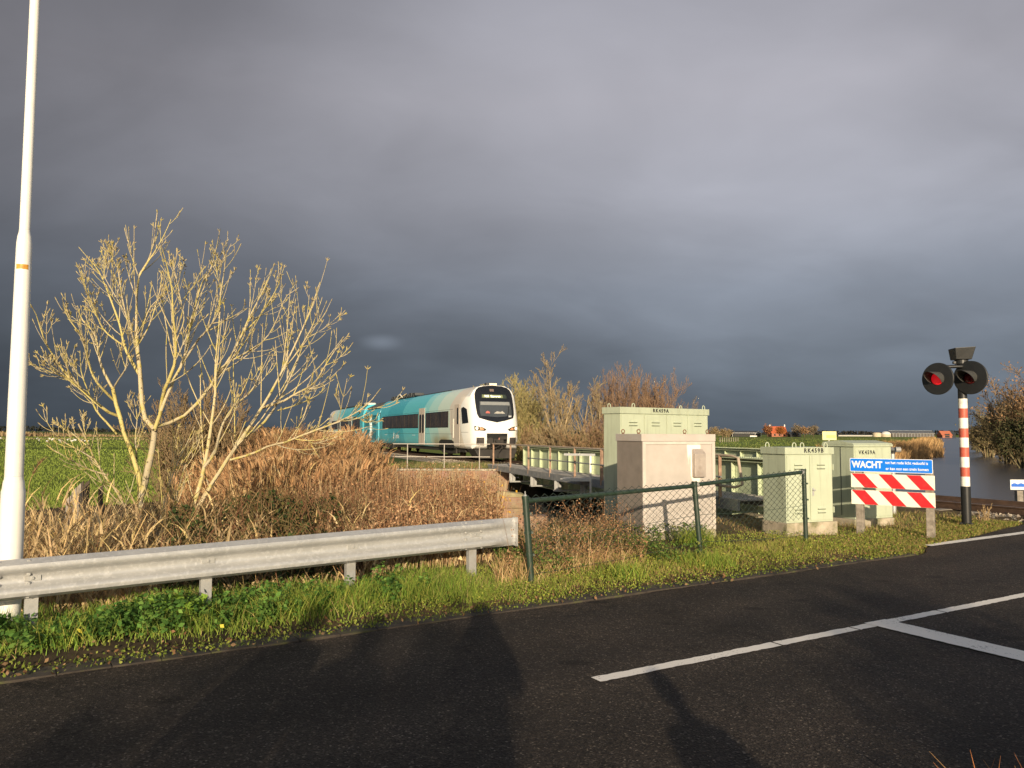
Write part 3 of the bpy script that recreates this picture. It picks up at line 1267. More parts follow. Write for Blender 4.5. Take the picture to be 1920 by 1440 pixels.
# ------------------------------------------------------------------ crash barrier
G0 = Vector((-4.07, 6.15, 0))
G1 = Vector((.0, 9.0, 0))
GD = (G1 - G0).normalized()
GN = Vector((GD.y, -GD.x, 0))           # towards the road


def build_barrier():
    o = thing('crash_barrier', 'long galvanised W-beam crash barrier along the grass verge', 'crash barrier', G0)
    zt = lambda k: .625 + .05 * k         # top edge rises slightly towards the right
    prof = [(.0, .0), (.012, -.004), (.045, -.022), (.078, -.034), (.084, -.055), (.082, -.076), (.060, -.092), (.018, -.112), (.005, -.128), (.004, -.155),
            (.005, -.182), (.018, -.198), (.060, -.218), (.082, -.234), (.084, -.255), (.078, -.276), (.045, -.288), (.012, -.306), (.0, -.31)]
    Ltot = (G1 - G0).length

    def beam(a, b, off, name, step=.4, taper=False):
        mb = MB()
        n = max(2, int((b - a) / step))
        rows = []
        for i in range(n + 1):
            s = a + (b - a) * i / n
            k = s / Ltot
            fl = 1.0
            if taper:
                fl = 1 - .88 * float(sstep(.45, .95, np.array(i / n)))
            rows.append([G0 + GD * s + GN * (off + .018 * (1 - fl) + d * fl) + Vector((0, 0, zt(k) + z)) for d, z in prof])
        for r0, r1 in zip(rows[:-1], rows[1:]):
            for k in range(len(prof) - 1):
                mb.face([r0[k], r1[k], r1[k + 1], r0[k + 1]])
        bm_ = mb.mesh(name)
        # give the sheet its thickness
        bm = bmesh.new()
        bm.from_mesh(bm_)
        bmesh.ops.remove_doubles(bm, verts=bm.verts, dist=.0004)
        bmesh.ops.recalc_face_normals(bm, faces=bm.faces)
        bmesh.ops.solidify(bm, geom=bm.faces[:], thickness=.004)
        for f in bm.faces:
            f.smooth = True
        for e in bm.edges:
            if len(e.link_faces) == 2 and e.calc_face_angle(0) > R(50):
                e.smooth = False
        bm.to_mesh(bm_)
        bm.free()
        return link_mesh(name, bm_, M_GALV, o, True)

    beam(-4.3, .19, -.004, 'beam')
    beam(-.02, 4.42, .004, 'beam')
    beam(4.27, Ltot + .02, .012, 'end_beam', .05, True)
    # flat end plate closing the terminal
    mb = MB()
    c = G0 + GD * (Ltot + .022) + Vector((0, 0, .675 - .155))
    Mx = Matrix.Translation(c) @ Matrix(((GD.x, GN.x, 0, 0), (GD.y, GN.y, 0, 0), (0, 0, 1, 0), (0, 0, 0, 1)))
    mb.box((0, .045, 0), (.008, .10, .33), Mx)
    mb.part('end_plate', M_GALV, o, bevel=.003, world=True)

    def at(s, d, z):
        return G0 + GD * s + GN * d + Vector((0, 0, zt(s / Ltot) + z))
    # posts: folded C section
    for s in (-2.42, -1.08, .27, 1.617, 3.012, 4.457):
        p = at(s, -.02, 0)
        zg = float(gz(np.array([p.x]), np.array([p.y]))[0]) - .25
        mb = MB()
        Mx = Matrix.Translation((p.x, p.y, 0)) @ Matrix(((GD.x, GN.x, 0, 0), (GD.y, GN.y, 0, 0), (0, 0, 1, 0), (0, 0, 0, 1)))
        w, dp, th = .095, .06, .006
        z1 = p.z - .03
        sec = [(-w / 2, -dp), (-w / 2, 0), (w / 2, 0), (w / 2, -dp), (w / 2 - .02, -dp), (w / 2 - .02, -dp + th), (w / 2 - th, -dp + th), (w / 2 - th, -th), (-w / 2 + th, -th), (-w / 2 + th, -dp)]
        mb.prism(sec, 'z', zg, z1, Mx)
        mb.part('post', M_GALV2, o, world=True)
    # slotted washers with bolts at posts
    for s in (-1.08, .27, 1.617, 3.012, 4.457):
        c = at(s, .018, -.155)
        if s > 4.27:
            c += GN * .008
        Mx = Matrix.Translation(c) @ Matrix(((GD.x, GN.x, 0, 0), (GD.y, GN.y, 0, 0), (0, 0, 1, 0), (0, 0, 0, 1)))
        mb = MB()
        mb.box((0, .0, 0), (.115, .012, .042), Mx)
        w_ = mb.part('washer', M_GALV2, o, bevel=.002, world=True)
        mb = MB()
        mb.lathe([(.014, .006), (.014, .012), (.009, .018)], n=12, axis='y', M=Mx)
        bt = mb.part('bolt', M_GALV2, w_, smooth=True, world=True)
    # splice bolts
    for s0, off in ((.04, .004), (4.33, .012)):
        for ds in (0, .2):
            for z, d in ((-.018, .032), (-.118, .028), (-.192, .028), (-.292, .032)):
                c = at(s0 + ds, off + d, z)
                Mx = Matrix.Translation(c) @ Matrix(((GD.x, GN.x, 0, 0), (GD.y, GN.y, 0, 0), (0, 0, 1, 0), (0, 0, 0, 1)))
                mb = MB()
                mb.lathe([(.017, -.004), (.017, .004), (.011, .010)], n=12, axis='y', M=Mx)
                mb.part('bolt', M_GALV2, o, smooth=True, world=True)


# ------------------------------------------------------------------ chain-link fence
def build_fence():
    tops = [P(985, 936, 8.4), P(1302, 908, 10.0), P(1507, 884, 11.3)]
    bots = [P(996, 1085, 8.4), P(1312, 1022, 10.0), P(1511, 1010, 11.3)]
    o = thing('chain_link_fence', 'low dark green chain-link fence in front of the equipment cabinets', 'fence', (tops[0].x, tops[0].y, bots[0].z))
    for t, b, r in zip(tops, bots, (.035, .033, .032)):
        d = (b - t).normalized()
        mb = MB()
        mb.tube([t + d * -.02, b + d * .3], r, 16)
        mb.tube([t + d * -.035, t + d * .0], r * 1.12, 16)
        p_ = mb.part('post', M_GREENP, o, smooth=True, world=True)
        mb = MB()
        for k in (.18, .42, .70):
            c = t.lerp(b, k)
            mb.tube([c - d * .012, c + d * .012], r * 1.22, 16)
            mb.box((c.x + r * 1.3, c.y - .01, c.z), (.022, .016, .024))
        mb.part('clamp', M_GREENP, p_, smooth=True, world=True)
    # zinc caps on the first post
    mb = MB()
    c = tops[0]
    mb.lathe([(.03, .018), (.026, .036), (.012, .05)], c=c, n=16)
    mb.tube([c + Vector((.0, -.0, .04)), c + Vector((-.004, 0, .085))], .006, 8)
    mb.part('post_cap', M_GALV2, o, smooth=True, world=True)
    for i in range(2):
        a, b = tops[i], tops[i + 1]
        a2, b2 = bots[i], bots[i + 1]
        dv = (b - a).normalized()
        dz = Vector((0, 0, -.02 if i == 0 else -.008))
        mb = MB()
        mb.tube([a + dz + dv * .025, b + dz - dv * .02], .0265, 12)
        mb.part('top_rail', M_GREENP, o, smooth=True, world=True)
        mb = MB()
        for q in (a + dz + dv * .045, b + dz - dv * .045):
            mb.tube([q - dv * .02, q + dv * .02], .031, 12)
        mb.part('rail_coupling', M_GALV2 if i else M_GREENP, o, smooth=True, world=True)
        # woven wire: zigzag strands
        L = (b - a).length
        n = int(L / .060)
        h = min((a - a2).length, (b - b2).length) - .06
        rows = int(h / .040)
        nrm = Vector((dv.y, -dv.x, 0)).normalized()
        P3 = np.empty((n, rows + 1, 3))
        for k in range(n):
            for j in range(rows + 1):
                f = (k + .5 + (.5 if (j + k) % 2 else -.5)) / n
                top = a.lerp(b, min(1, max(0, f))) + Vector((0, 0, .045))
                q = top + Vector((0, 0, -1)) * (h * j / rows) + nrm * (.028 + .004 * (1 if (j + k) % 2 else -1))
                P3[k, j] = q
        nb = NB()
        nb.tubes(P3, np.full((n, rows + 1), .0033), (.020, .034, .027), 4)
        nb.build('wire_mesh', M_WIRE, o)
        nb = NB()
        for k in (.5, .94):
            pts = np.array([[list(a.lerp(a2, k).lerp(b.lerp(b2, k), f) + nrm * .03 + Vector((0, 0, -.02 * math.sin(f * PI)))) for f in np.linspace(0, 1, 9)]])
            nb.tubes(pts, np.full((1, 9), .0024), (.030, .055, .042), 4)
        nb.build('tension_wire', M_WIRE, o)


# ------------------------------------------------------------------ equipment cabinets
def cabinet(name, label, C, ang, w, d, z0, z1, lid, doors, text, tsize, mb_, md_, eyes, plinth, lidm=None, tx=None, over=.025, pitched=0.):
    """C: ground point of the near left corner; local x runs along the doors"""
    o = thing(name, label, 'equipment cabinet', (C[0], C[1], z0), ang, 'equipment cabinets by the level crossing')
    H = z1 - z0
    mb = MB()
    mb.box((w / 2, d / 2, (H - lid) / 2), (w, d, H - lid))
    mb.part('body', mb_, o, bevel=.006)
    mb = MB()
    if pitched:
        a = over
        mb.hexa([(-a, -a, H - lid + .001), (w + a, -a, H - lid + .001), (w + a, d + a, H - lid + .001), (-a, d + a, H - lid + .001),
                 (-a, -a, H - lid * .25), (w + a, -a, H - lid * .25), (w + a, d + a, H - lid * .25), (-a, d + a, H - lid * .25)])
        mb.part('lid', lidm or mb_, o, bevel=.004)
        mb = MB()
        h0 = H - lid * .25 + .001
        mb.prism([(-a, h0), (d + a, h0), (d + a - .03, h0 + pitched * .6), (d * .5, h0 + pitched), (-a + .03, h0 + pitched * .35)], 'x', -a, w + a)
        mb.part('roof', lidm or mb_, o, bevel=.004)
    else:
        mb.box((w / 2, d / 2, H - lid / 2 + .001), (w + 2 * over, d + 2 * over, lid))
        mb.part('lid', lidm or mb_, o, bevel=.006)
    dw = (w - .03) / doors
    for i in range(doors):
        x0 = .015 + dw * i
        mb = MB()
        mb.box((x0 + dw / 2, -.007, (H - lid) / 2 + .01), (dw - .016, .014, H - lid - .06))
        dr = mb.part('door', md_, o, bevel=.003)
        if text != '':
            # pressed ventilation slots
            for zc in (H - .27, .24):
                for k in (0, 1):
                    mb = MB()
                    mb.cur = 0
                    mb.prism([(-.012, zc - k * .06 - .022), (-.034, zc - k * .06 - .018), (-.012, zc - k * .06 + .018)], 'x', x0 + dw * .32, x0 + dw * .68)
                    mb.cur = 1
                    mb.box((x0 + dw * .5, -.0135, zc - k * .06 - .028), (dw * .36, .002, .012))  # dark strip painted in for the shade under the louvre
                    mb.part('vent_slot', [md_, M_SLOT_SHADE], dr)
    return o, H, dw


M_SLOT_SHADE = mat('slot_shadow_green', (.10, .115, .075), .8, var=.05)


def build_cabinets():
    eye = lambda mb, x, y, z, s=.035: mb.tube([(x - s, y, z - .01), (x - s, y, z + s * 1.1), (x - s * .7, y, z + s * 1.85), (x, y, z + s * 2.15), (x + s * .7, y, z + s * 1.85), (x + s, y, z + s * 1.1), (x + s, y, z - .01)], .0085, 8)
    # --- tall four-door cabinet at the back
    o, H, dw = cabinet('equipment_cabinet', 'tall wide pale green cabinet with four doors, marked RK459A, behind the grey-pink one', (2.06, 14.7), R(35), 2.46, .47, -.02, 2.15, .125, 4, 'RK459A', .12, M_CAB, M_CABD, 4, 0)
    lettering('RK459A', .098, (1.06, -.0265, H - .058), o, M_BLACKL, .004, fit=.44, space=1.3)
    for x, y in ((.06, .38), (.36, .02), (1.98, .3), (2.36, .02)):
        mb = MB()
        eye(mb, x, y, H)
        mb.part('lifting_eye', M_CABD, o, smooth=True)
    for x in (.02, 2 * dw + .01, 2.44):
        mb = MB()
        mb.box((x, -.022, H - .62), (.022, .02, .14))
        mb.part('hinge', M_CABD, o, bevel=.004)
    # --- faded grey-pink cabinet in front
    C = (1.93, 11.5)
    o = thing('equipment_cabinet', 'faded grey-pink cabinet with a hooded vent, behind the middle fence post', 'equipment cabinet', (C[0], C[1], .07), R(23), 'equipment cabinets by the level crossing')
    w, d, H = 1.31, .72, 1.57
    mb = MB()
    mb.box((w / 2, d / 2, .05 - .25), (w + .02, d + .02, .62))
    mb.part('plinth', M_CONC, o, bevel=.012)
    mb = MB()
    mb.cur = 0
    mb.box((w / 2, d / 2, .11 + (H - .11 - .11) / 2), (w, d, H - .22))
    body = mb.part('body', [M_PINKS], o, bevel=.005)
    mb = MB()
    mb.box((w / 2, d / 2, H - .0545), (w + .03, d + .03, .109))
    mb.part('lid', M_PINK, o, bevel=.006)
    # front frame and recessed panel
    fm = mat('chalky_pink_frame', (.52, .46, .41), .6, var=.05, vscale=6, dirt=(.62, .57, .50), dscale=5, dlo=.5, dhi=.7)
    mb = MB()
    z0, z1 = .115, H - .112
    mb.box((.028, -.011, (z0 + z1) / 2), (.055, .02, z1 - z0))
    mb.box((w - .028, -.011, (z0 + z1) / 2), (.055, .02, z1 - z0))
    mb.box((w / 2, -.010, z0 + .035), (w - .112, .018, .07))
    mb.box((w / 2, -.010, z1 - .022), (w - .112, .018, .044))
    mb.part('door_frame', fm, o, bevel=.003)
    # streaks of bird lime and peeled paint belong to this panel
    pm, nt, b = nt_new('streaked_pink_panel')
    N, L = nt.nodes, nt.links
    tc = N.new('ShaderNodeTexCoord')
    n1 = N.new('ShaderNodeTexNoise')
    n1.inputs['Scale'].default_value = 5
    n1.inputs['Detail'].default_value = 8
    L.new(tc.outputs['Object'], n1.inputs['Vector'])
    r = N.new('ShaderNodeValToRGB')
    r.color_ramp.elements[0].position, r.color_ramp.elements[0].color = .3, (.42, .375, .335, 1)
    r.color_ramp.elements[1].position, r.color_ramp.elements[1].color = .72, (.495, .445, .40, 1)
    L.new(n1.outputs['Fac'], r.inputs['Fac'])
    sp = N.new('ShaderNodeSeparateXYZ')
    L.new(tc.outputs['Object'], sp.inputs[0])
    mp = N.new('ShaderNodeMapping')
    mp.inputs['Scale'].default_value = (22, 1, 3.2)
    L.new(tc.outputs['Object'], mp.inputs['Vector'])
    n2 = N.new('ShaderNodeTexNoise')
    n2.inputs['Scale'].default_value = 1
    n2.inputs['Detail'].default_value = 5
    L.new(mp.outputs[0], n2.inputs['Vector'])

    def bump_at(x0, x1, zA, zB):
        a = N.new('ShaderNodeMapRange'); a.interpolation_type = 'SMOOTHSTEP'
        L.new(sp.outputs[0], a.inputs['Value']); a.inputs['From Min'].default_value = x0 - .05; a.inputs['From Max'].default_value = x0 + .03
        c = N.new('ShaderNodeMapRange'); c.interpolation_type = 'SMOOTHSTEP'
        L.new(sp.outputs[0], c.inputs['Value']); c.inputs['From Min'].default_value = x1 + .04; c.inputs['From Max'].default_value = x1 - .03
        e = N.new('ShaderNodeMapRange')
        L.new(sp.outputs[2], e.inputs['Value']); e.inputs['From Min'].default_value = zA; e.inputs['From Max'].default_value = zB
        m1 = N.new('ShaderNodeMath'); m1.operation = 'MULTIPLY'
        L.new(a.outputs[0], m1.inputs[0]); L.new(c.outputs[0], m1.inputs[1])
        m2 = N.new('ShaderNodeMath'); m2.operation = 'MULTIPLY'
        L.new(m1.outputs[0], m2.inputs[0]); L.new(e.outputs[0], m2.inputs[1])
        return m2.outputs[0]
    s1 = bump_at(.80, .875, .85, 1.36)
    s2 = bump_at(.87, 1.04, .70, .93)
    mxx = N.new('ShaderNodeMath'); mxx.operation = 'MAXIMUM'
    L.new(s1, mxx.inputs[0]); L.new(s2, mxx.inputs[1])
    ad = N.new('ShaderNodeMath'); ad.operation = 'ADD'
    L.new(mxx.outputs[0], ad.inputs[0]); L.new(n2.outputs['Fac'], ad.inputs[1])
    mr = N.new('ShaderNodeMapRange')
    L.new(ad.outputs[0], mr.inputs['Value']); mr.inputs['From Min'].default_value = .98; mr.inputs['From Max'].default_value = 1.25
    mx = N.new('ShaderNodeMix'); mx.data_type = 'RGBA'
    L.new(mr.outputs[0], mx.inputs['Factor']); L.new(r.outputs['Color'], mx.inputs['A']); mx.inputs['B'].default_value = (.78, .74, .66, 1)
    L.new(mx.outputs['Result'], b.inputs['Base Color'])
    b.inputs['Roughness'].default_value = .6
    mb = MB()
    mb.box((w / 2, -.004, (z0 + z1) / 2 + .012), (w - .114, .007, z1 - z0 - .118))
    mb.part('door', pm, o, bevel=.002)
    mb = MB()
    zc = 1.20
    x0, x1 = .885, 1.085
    mb.hexa([(x0, -.085, .92), (x1, -.085, .92), (x1, -.009, .92), (x0, -.009, .92), (x0, -.085, 1.27), (x1, -.085, 1.27), (x1, -.009, 1.345), (x0, -.009, 1.345)])
    mb.part('vent_hood', mat('tarnished_vent_metal', (.40, .345, .30), .45, metal=.15, var=.15, vscale=8, dirt=(.30, .24, .20), dscale=6), o, bevel=.006)
    for x, y in ((.04, .60), (.02, .12), (1.12, .5), (1.26, .1)):
        mb = MB()
        mb.lathe([(.022, 0), (.022, .012), (.012, .016)], c=(x, y, H - .001), n=12)
        ring = [(x + .028 * math.cos(a), y, H + .04 + .028 * math.sin(a)) for a in np.linspace(0, 2 * PI, 13)]
        mb.tube(ring, .008, 8, cap=False)
        mb.part('lifting_eye', M_RUST, o, smooth=True)
    # --- small two-door cabinet
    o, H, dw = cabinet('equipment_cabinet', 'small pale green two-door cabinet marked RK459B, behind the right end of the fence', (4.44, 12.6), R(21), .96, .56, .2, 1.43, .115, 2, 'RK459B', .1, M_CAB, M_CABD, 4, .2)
    lettering('RK459B', .098, (.56, -.0265, H - .056), o, M_BLACKL, .0035, fit=.40, space=1.3)
    mb = MB()
    mb.box((.49, .27, -.17), (1.04, .64, .36))
    mb.part('plinth', M_CONC, o, bevel=.02)
    for x, y in ((.02, .46), (.20, .02), (.37, .03), (.86, .03)):
        mb = MB()
        eye(mb, x, y, H)
        mb.part('lifting_eye', M_CABD, o, smooth=True)
    mb = MB()
    mb.box((.54, -.017, .50), (.035, .010, .13))
    hd = mb.part('lock_plate', M_GALV, o, bevel=.004)
    mb = MB()
    mb.box((.545, -.036, .53), (.05, .028, .022))
    mb.part('handle', M_GALV, hd, bevel=.006)
    for z in (.2, .9):
        mb = MB()
        mb.box((.966, -.008, z), (.018, .026, .10))
        mb.part('hinge', M_CABD, o, bevel=.004)
    # --- cabinet with a pitched lid behind the warning boards
    o, H, dw = cabinet('equipment_cabinet', 'pale green cabinet with a pitched lid marked VK459A, behind the blue sign', (6.17, 14.0), R(24), .94, .70, .12, 1.47, .05, 1, '', .1, M_CAB, M_CABD, 0, .2, pitched=.075)
    lettering('VK459A', .098, (.31, -.0145, H - .155), o, M_BLACKL, .0035, fit=.42, space=1.3)
    mb = MB()
    mb.box((.45, .34, -.40), (1.0, .76, .80))
    mb.part('plinth', M_CONC, o, bevel=.02)
    mb = MB()
    zc = H - .30
    mb.prism([(.36, zc - .045), (.46, zc - .045), (.41, zc + .045)], 'y', -.0150, -.0135)
    wt = mb.part('warning_label', mat('yellow_label', (.75, .58, .04), .5, var=.03), o)
    mb = MB()
    mb.prism([(.413, zc + .022), (.402, zc - .006), (.412, zc - .006), (.406, zc - .032), (.420, zc + .0), (.411, zc + .0)], 'y', -.0162, -.0152)
    mb.part('symbol', M_BLACKL, wt)
    mb = MB()
    mb.box((-.004, .3, H * .5), (.006, .008, H - .1))
    mb.part('seam', M_BLACKL, o)


# ------------------------------------------------------------------ warning boards
def build_warning_boards():
    A = P(1596, 905, 13.0)
    B = P(1753, 912, 12.25)
    dx = Vector((B.x - A.x, B.y - A.y, 0))
    W = dx.length
    ang = math.atan2(dx.y, dx.x)
    zg = .0
    fr = lambda name, label, cat: thing(name, label, cat, (A.x, A.y, zg), ang)
    zt = lambda v, y: P(1600, v, y).z - zg
    M_RED = mat('red_reflective', (.58, .018, .024), .45, var=.08, vscale=14, spec=.4, dirt=(.42, .05, .045), dscale=11, dlo=.52, dhi=.8)
    M_WHT = mat('white_reflective', (.80, .77, .66), .4, var=.03, spec=.4, dirt=(.58, .53, .42), dscale=8, dlo=.52, dhi=.8)
    M_BLUE = mat('blue_reflective', (.006, .19, .78), .4, var=.04, spec=.4)
    M_WSIGN = mat('sign_white', (.82, .82, .80), .4, var=.02)
    o = fr('warning_barrier', 'two red and white diagonally striped boards on grey wooden posts', 'warning boards')
    zs = [(.768, .998), (.490, .726)]
    for z0, z1 in zs:
        mb = MB()
        mb.box((W / 2, 0, (z0 + z1) / 2), (W, .022, z1 - z0))
        bd = mb.part('striped_board', M_WHT, o, bevel=.003)
        h = z1 - z0
        w = W / 6.0
        mb = MB()
        y = -.0125
        zz0, zz1 = z0 + .003, z1 - .003
        for k in range(3):
            x0 = .012 + k * 2 * w
            p = [(x0, zz1), (x0 + w * .98, zz1), (min(W - .003, x0 + w * .98 + h * .86), zz0), (x0 + h * .86, zz0)]
            mb.prism(p, 'y', y - .0015, y)
        mb.part('red_stripes', M_RED, bd)
    for x in (.115, W - .085):
        mb = MB()
        mb.box((x, .072, .41), (.112, .12, 1.35))
        mb.part('post', M_WOODG, o, bevel=.008)
    o2 = fr('road_sign', 'blue sign with white words WACHT above the striped boards', 'sign')
    z0, z1 = 1.028, 1.250
    mb = MB()
    rr = .018
    def rrect(x0, x1, z0, z1, r):
        pts = []
        for cx, cz, a in ((x1 - r, z1 - r, 0), (x0 + r, z1 - r, 90), (x0 + r, z0 + r, 180), (x1 - r, z0 + r, 270)):
            for k in range(5):
                t = R(a + 22.5 * k)
                pts.append((cx + r * math.cos(t), cz + r * math.sin(t)))
        return pts
    mb.prism(rrect(-.012, W - .02, z0, z1, rr), 'y', -.012, -.006)
    mb.part('border', M_WSIGN, o2)
    mb = MB()
    mb.prism(rrect(-.004, W - .028, z0 + .008, z1 - .008, rr * .7), 'y', -.0135, -.0125)
    mb.part('face', M_BLUE, o2)
    zc = (z0 + z1) / 2
    lettering('WACHT', .150, (.022, -.0140, zc + .004), o2, M_WSIGN, .0055, align='LEFT', fit=.475)
    lettering('tot het rode licht gedoofd is', .062, (.535, -.0140, zc + .047), o2, M_WSIGN, .0012, align='LEFT', fit=W - .62)
    lettering('er kan nog een trein komen', .062, (.538, -.0140, zc - .050), o2, M_WSIGN, .0012, align='LEFT', fit=W - .62)
    mb = MB()
    for x in (.115, W - .085):
        mb.box((x, -.002, zc), (.05, .008, .18))
    mb.part('bracket', M_GALV2, o2)
    return W


# ------------------------------------------------------------------ level-crossing signal
def build_signal():
    c = P(1812, 965, 14.2)
    zg = .0
    o = thing('crossing_signal', 'level-crossing signal with two round black lamp heads on a red and white banded post', 'railway signal', (c.x, c.y, zg), R(-8))
    zl = lambda v: P(1812, v, 14.2).z - zg
    r = .076
    M_RB = mat('faded_red_band', (.48, .10, .065), .5, var=.1, vscale=12, spec=.4, dirt=(.40, .14, .09), dscale=9)
    M_WB = mat('white_band', (.78, .76, .69), .45, var=.05, vscale=10, dirt=(.60, .56, .47), dscale=7, dlo=.52, dhi=.8)
    ed = [v / 3.429 + 620 for v in (1000, 938, 878, 812, 750, 688, 628, 562, 500, 438)]
    mb = MB()
    mb.lathe([(r * 1.08, -.3), (r * 1.08, zl(ed[0]) - .002), (r, zl(ed[0]))], n=24)
    mb.lathe([(r * 1.45, 0.0), (r * 1.45, .03), (r * 1.1, .05)], n=24)
    mb.part('base', M_BLACKP, o, smooth=True)
    for i in range(9):
        mb = MB()
        mb.lathe([(r, zl(ed[i])), (r, zl(ed[i + 1]))], n=24)
        mb.part('band', M_WB if i % 2 == 0 else M_RB, o, smooth=True)
    mb = MB()
    ztop = zl(683)
    mb.lathe([(r, zl(ed[9])), (r, ztop)], n=24)
    mb.part('mast', M_BLACKP, o, smooth=True)
    # gong housing
    k = 14.2 / F_PX
    mb = MB()
    mb.lathe([(.115, ztop), (.115, ztop + .075), (.10, ztop + .08)], n=24)
    b0, b1 = ztop + .081, ztop + .30
    mb.hexa([(-.14, -.13, b0), (.13, -.13, b0), (.13, .13, b0), (-.14, .13, b0), (-.165, -.17, b1 - .01), (.19, -.17, b1 + .01), (.19, .15, b1 + .01), (-.165, .15, b1 - .01)])
    mb.box((-.13, -.02, ztop + .03), (.05, .06, .05))
    mb.part('bell_housing', M_BLACKP, o, bevel=.008)
    # cross arm
    za = zl(683)
    mb = MB()
    mb.tube([(.02, -.05, za - .05), (-.05, -.12, za - .05), (-.40, -.12, za - .055), (-.47, -.13, za - .10)], .032, 12)
    mb.part('cross_arm', M_BLACKP, o, smooth=True)
    M_HOOD = mat('matt_grey_black_hood', (.050, .050, .047), .7, var=.1)
    M_RLIT = mat_emit('lit_red_lens', (.80, .012, .020), .34)
    M_RDRK = mat('dark_red_lens', (.10, .008, .010), .2, var=.2, vscale=30)
    for (u, v, rad, yy, lit, yaw) in ((1758.3, 710.2, .292, -.17, True, -50), (1819.5, 708, .305, -.20, False, -50)):
        w = P(u, v, 14.2 + yy)
        loc = o.matrix_basis.inverted() @ w
        mb = MB()
        Mx = Matrix.Translation(loc) @ Matrix.Rotation(R(yaw), 4, 'Z')
        mb.lathe([(rad, .012), (rad, -.004), (rad - .012, -.012), (.12, -.014), (.117, .01)], n=56, axis='y', M=Mx)
        bb = mb.part('backboard', M_BLACKP, o, label='round black backboard, lamp lit red' if lit else 'round black backboard, lamp dark')
        mb = MB()
        mb.lathe([(.125, .014), (.125, .12), (.09, .17), (.03, .18)], n=24, axis='y', M=Mx)
        mb.part('lamp_body', M_BLACKP, bb, smooth=True)
        mb = MB()
        mb.lathe([(.112, -.016), (.108, -.022), (.07, -.038), (.02, -.044)], n=32, axis='y', M=Mx)
        mb.part('lens', M_RLIT if lit else M_RDRK, bb, smooth=True)
        # hood: open half tube cut back at the bottom
        mb = MB()
        n = 28
        Rv = .122
        pts = []
        for i in range(n + 1):
            a = R(-35 + 250 * i / n)
            L_ = .04 + .30 * max(0, math.sin(a) * .6 + .4)
            dr = Vector((math.cos(a), 0, math.sin(a)))
            pts.append((dr, L_))
        for (d0, l0), (d1, l1) in zip(pts[:-1], pts[1:]):
            for ra, flip in ((Rv, 0), (Rv + .004, 1)):
                q = [Mx @ (d0 * ra + Vector((0, -.014, 0))), Mx @ (d1 * ra + Vector((0, -.014, 0))), Mx @ (d1 * ra + Vector((0, -.014 - l1, -.03 * l1))), Mx @ (d0 * ra + Vector((0, -.014 - l0, -.03 * l0)))]
                mb.face(q if not flip else q[::-1])
        mb.part('hood', M_HOOD, bb, smooth=True)


# ------------------------------------------------------------------ other small signs
def build_small_signs():
    c = P(1912, 909, 24.0)
    zg = float(gz(np.array([c.x]), np.array([c.y]))[0])
    zg = max(zg, -1.2)
    o = thing('waterway_sign', 'white sign with blue waves on a grey wooden post beyond the track', 'sign', (c.x + .25, c.y, zg), R(-4))
    zc = c.z - zg
    mb = MB()
    mb.box((0, 0, zc), (1.05, .03, .31))
    bd = mb.part('board', mat('sign_board_white', (.80, .78, .72), .45, var=.02), o, bevel=.004)
    mb = MB()
    n = 60
    top = [(-.50 + i * 1.0 / n, zc + .01 + .042 * abs(math.sin((i / n) * PI * 5.2)) ** .8) for i in range(n + 1)]
    for (xa, za), (xb, zb) in zip(top[:-1], top[1:]):
        mb.prism([(xa, zc - .065), (xb, zc - .065), (xb, zb), (xa, za)], 'y', -.0185, -.0165)
    mb.part('wave_symbol', mat('wave_blue', (.01, .12, .55), .45, var=.03), bd)
    mb = MB()
    mb.box((-.22, .10, (zc - .17) / 2 - .3), (.18, .16, zc + .4))
    mb.part('post', M_WOODG, o, bevel=.01)
    # yellow-green plate behind the cabinets
    c = P(1555, 817, 15.2)
    o = thing('track_marker', 'pale yellow plate on a thin post behind the cabinets', 'sign', (c.x, c.y, -.1), R(10))
    zc = c.z + .1
    mb = MB()
    mb.box((0, 0, zc), (.30, .012, .17))
    pl = mb.part('plate', mat('lemon_plate', (.66, .67, .34), .5, var=.05), o, bevel=.002)
    mb = MB()
    mb.box((.03, -.0072, zc - .015), (.20, .002, .06))
    mb.part('panel', mat('lemon_panel', (.70, .68, .20), .5, var=.05), pl)
    mb = MB()
    mb.tube([(0, .02, -.3), (0, .02, zc)], .02, 10)
    mb.part('post', M_GALV2, o, smooth=True)


M_WIRE = mat_attr('coated_wire', .4, .4)
build_lamp_post()
build_barrier()
build_fence()
build_cabinets()
build_warning_boards()
build_signal()
build_small_signs()
# ------------------------------------------------------------------ railway bridge
def rl(k, off=0., z=0.):
    """point on the walkway line; off moves it towards the track"""
    return Vector((-.8 + 3.44 * k + .952 * off, 32.8 - 10.7 * k + .306 * off, z))


def k_of(u):
    q = (CM @ Vector(((u - 960) / F_PX, -.09, -1)))
    r = q.x / q.y
    return (r * 32.8 + .8) / (3.44 + 10.7 * r)


M_GIRD = mat('pale_green_girder_paint', (.46, .52, .34), .55, var=.08, vscale=4, spec=.3, dirt=(.34, .36, .24), dscale=3, dlo=.48, dhi=.75)
M_DECK = mat('grey_walkway_steel', (.22, .23, .23), .6, metal=.1, var=.2, vscale=7, bump=.1, dirt=(.34, .33, .30), dscale=4)
M_DARKST = mat('dark_bridge_steel', (.06, .062, .06), .6, var=.25, vscale=6)
M_RUSTP = mat('rust_stained_post', (.30, .19, .125), .75, var=.3, vscale=10, bump=.15, dirt=(.20, .11, .07), dscale=9)


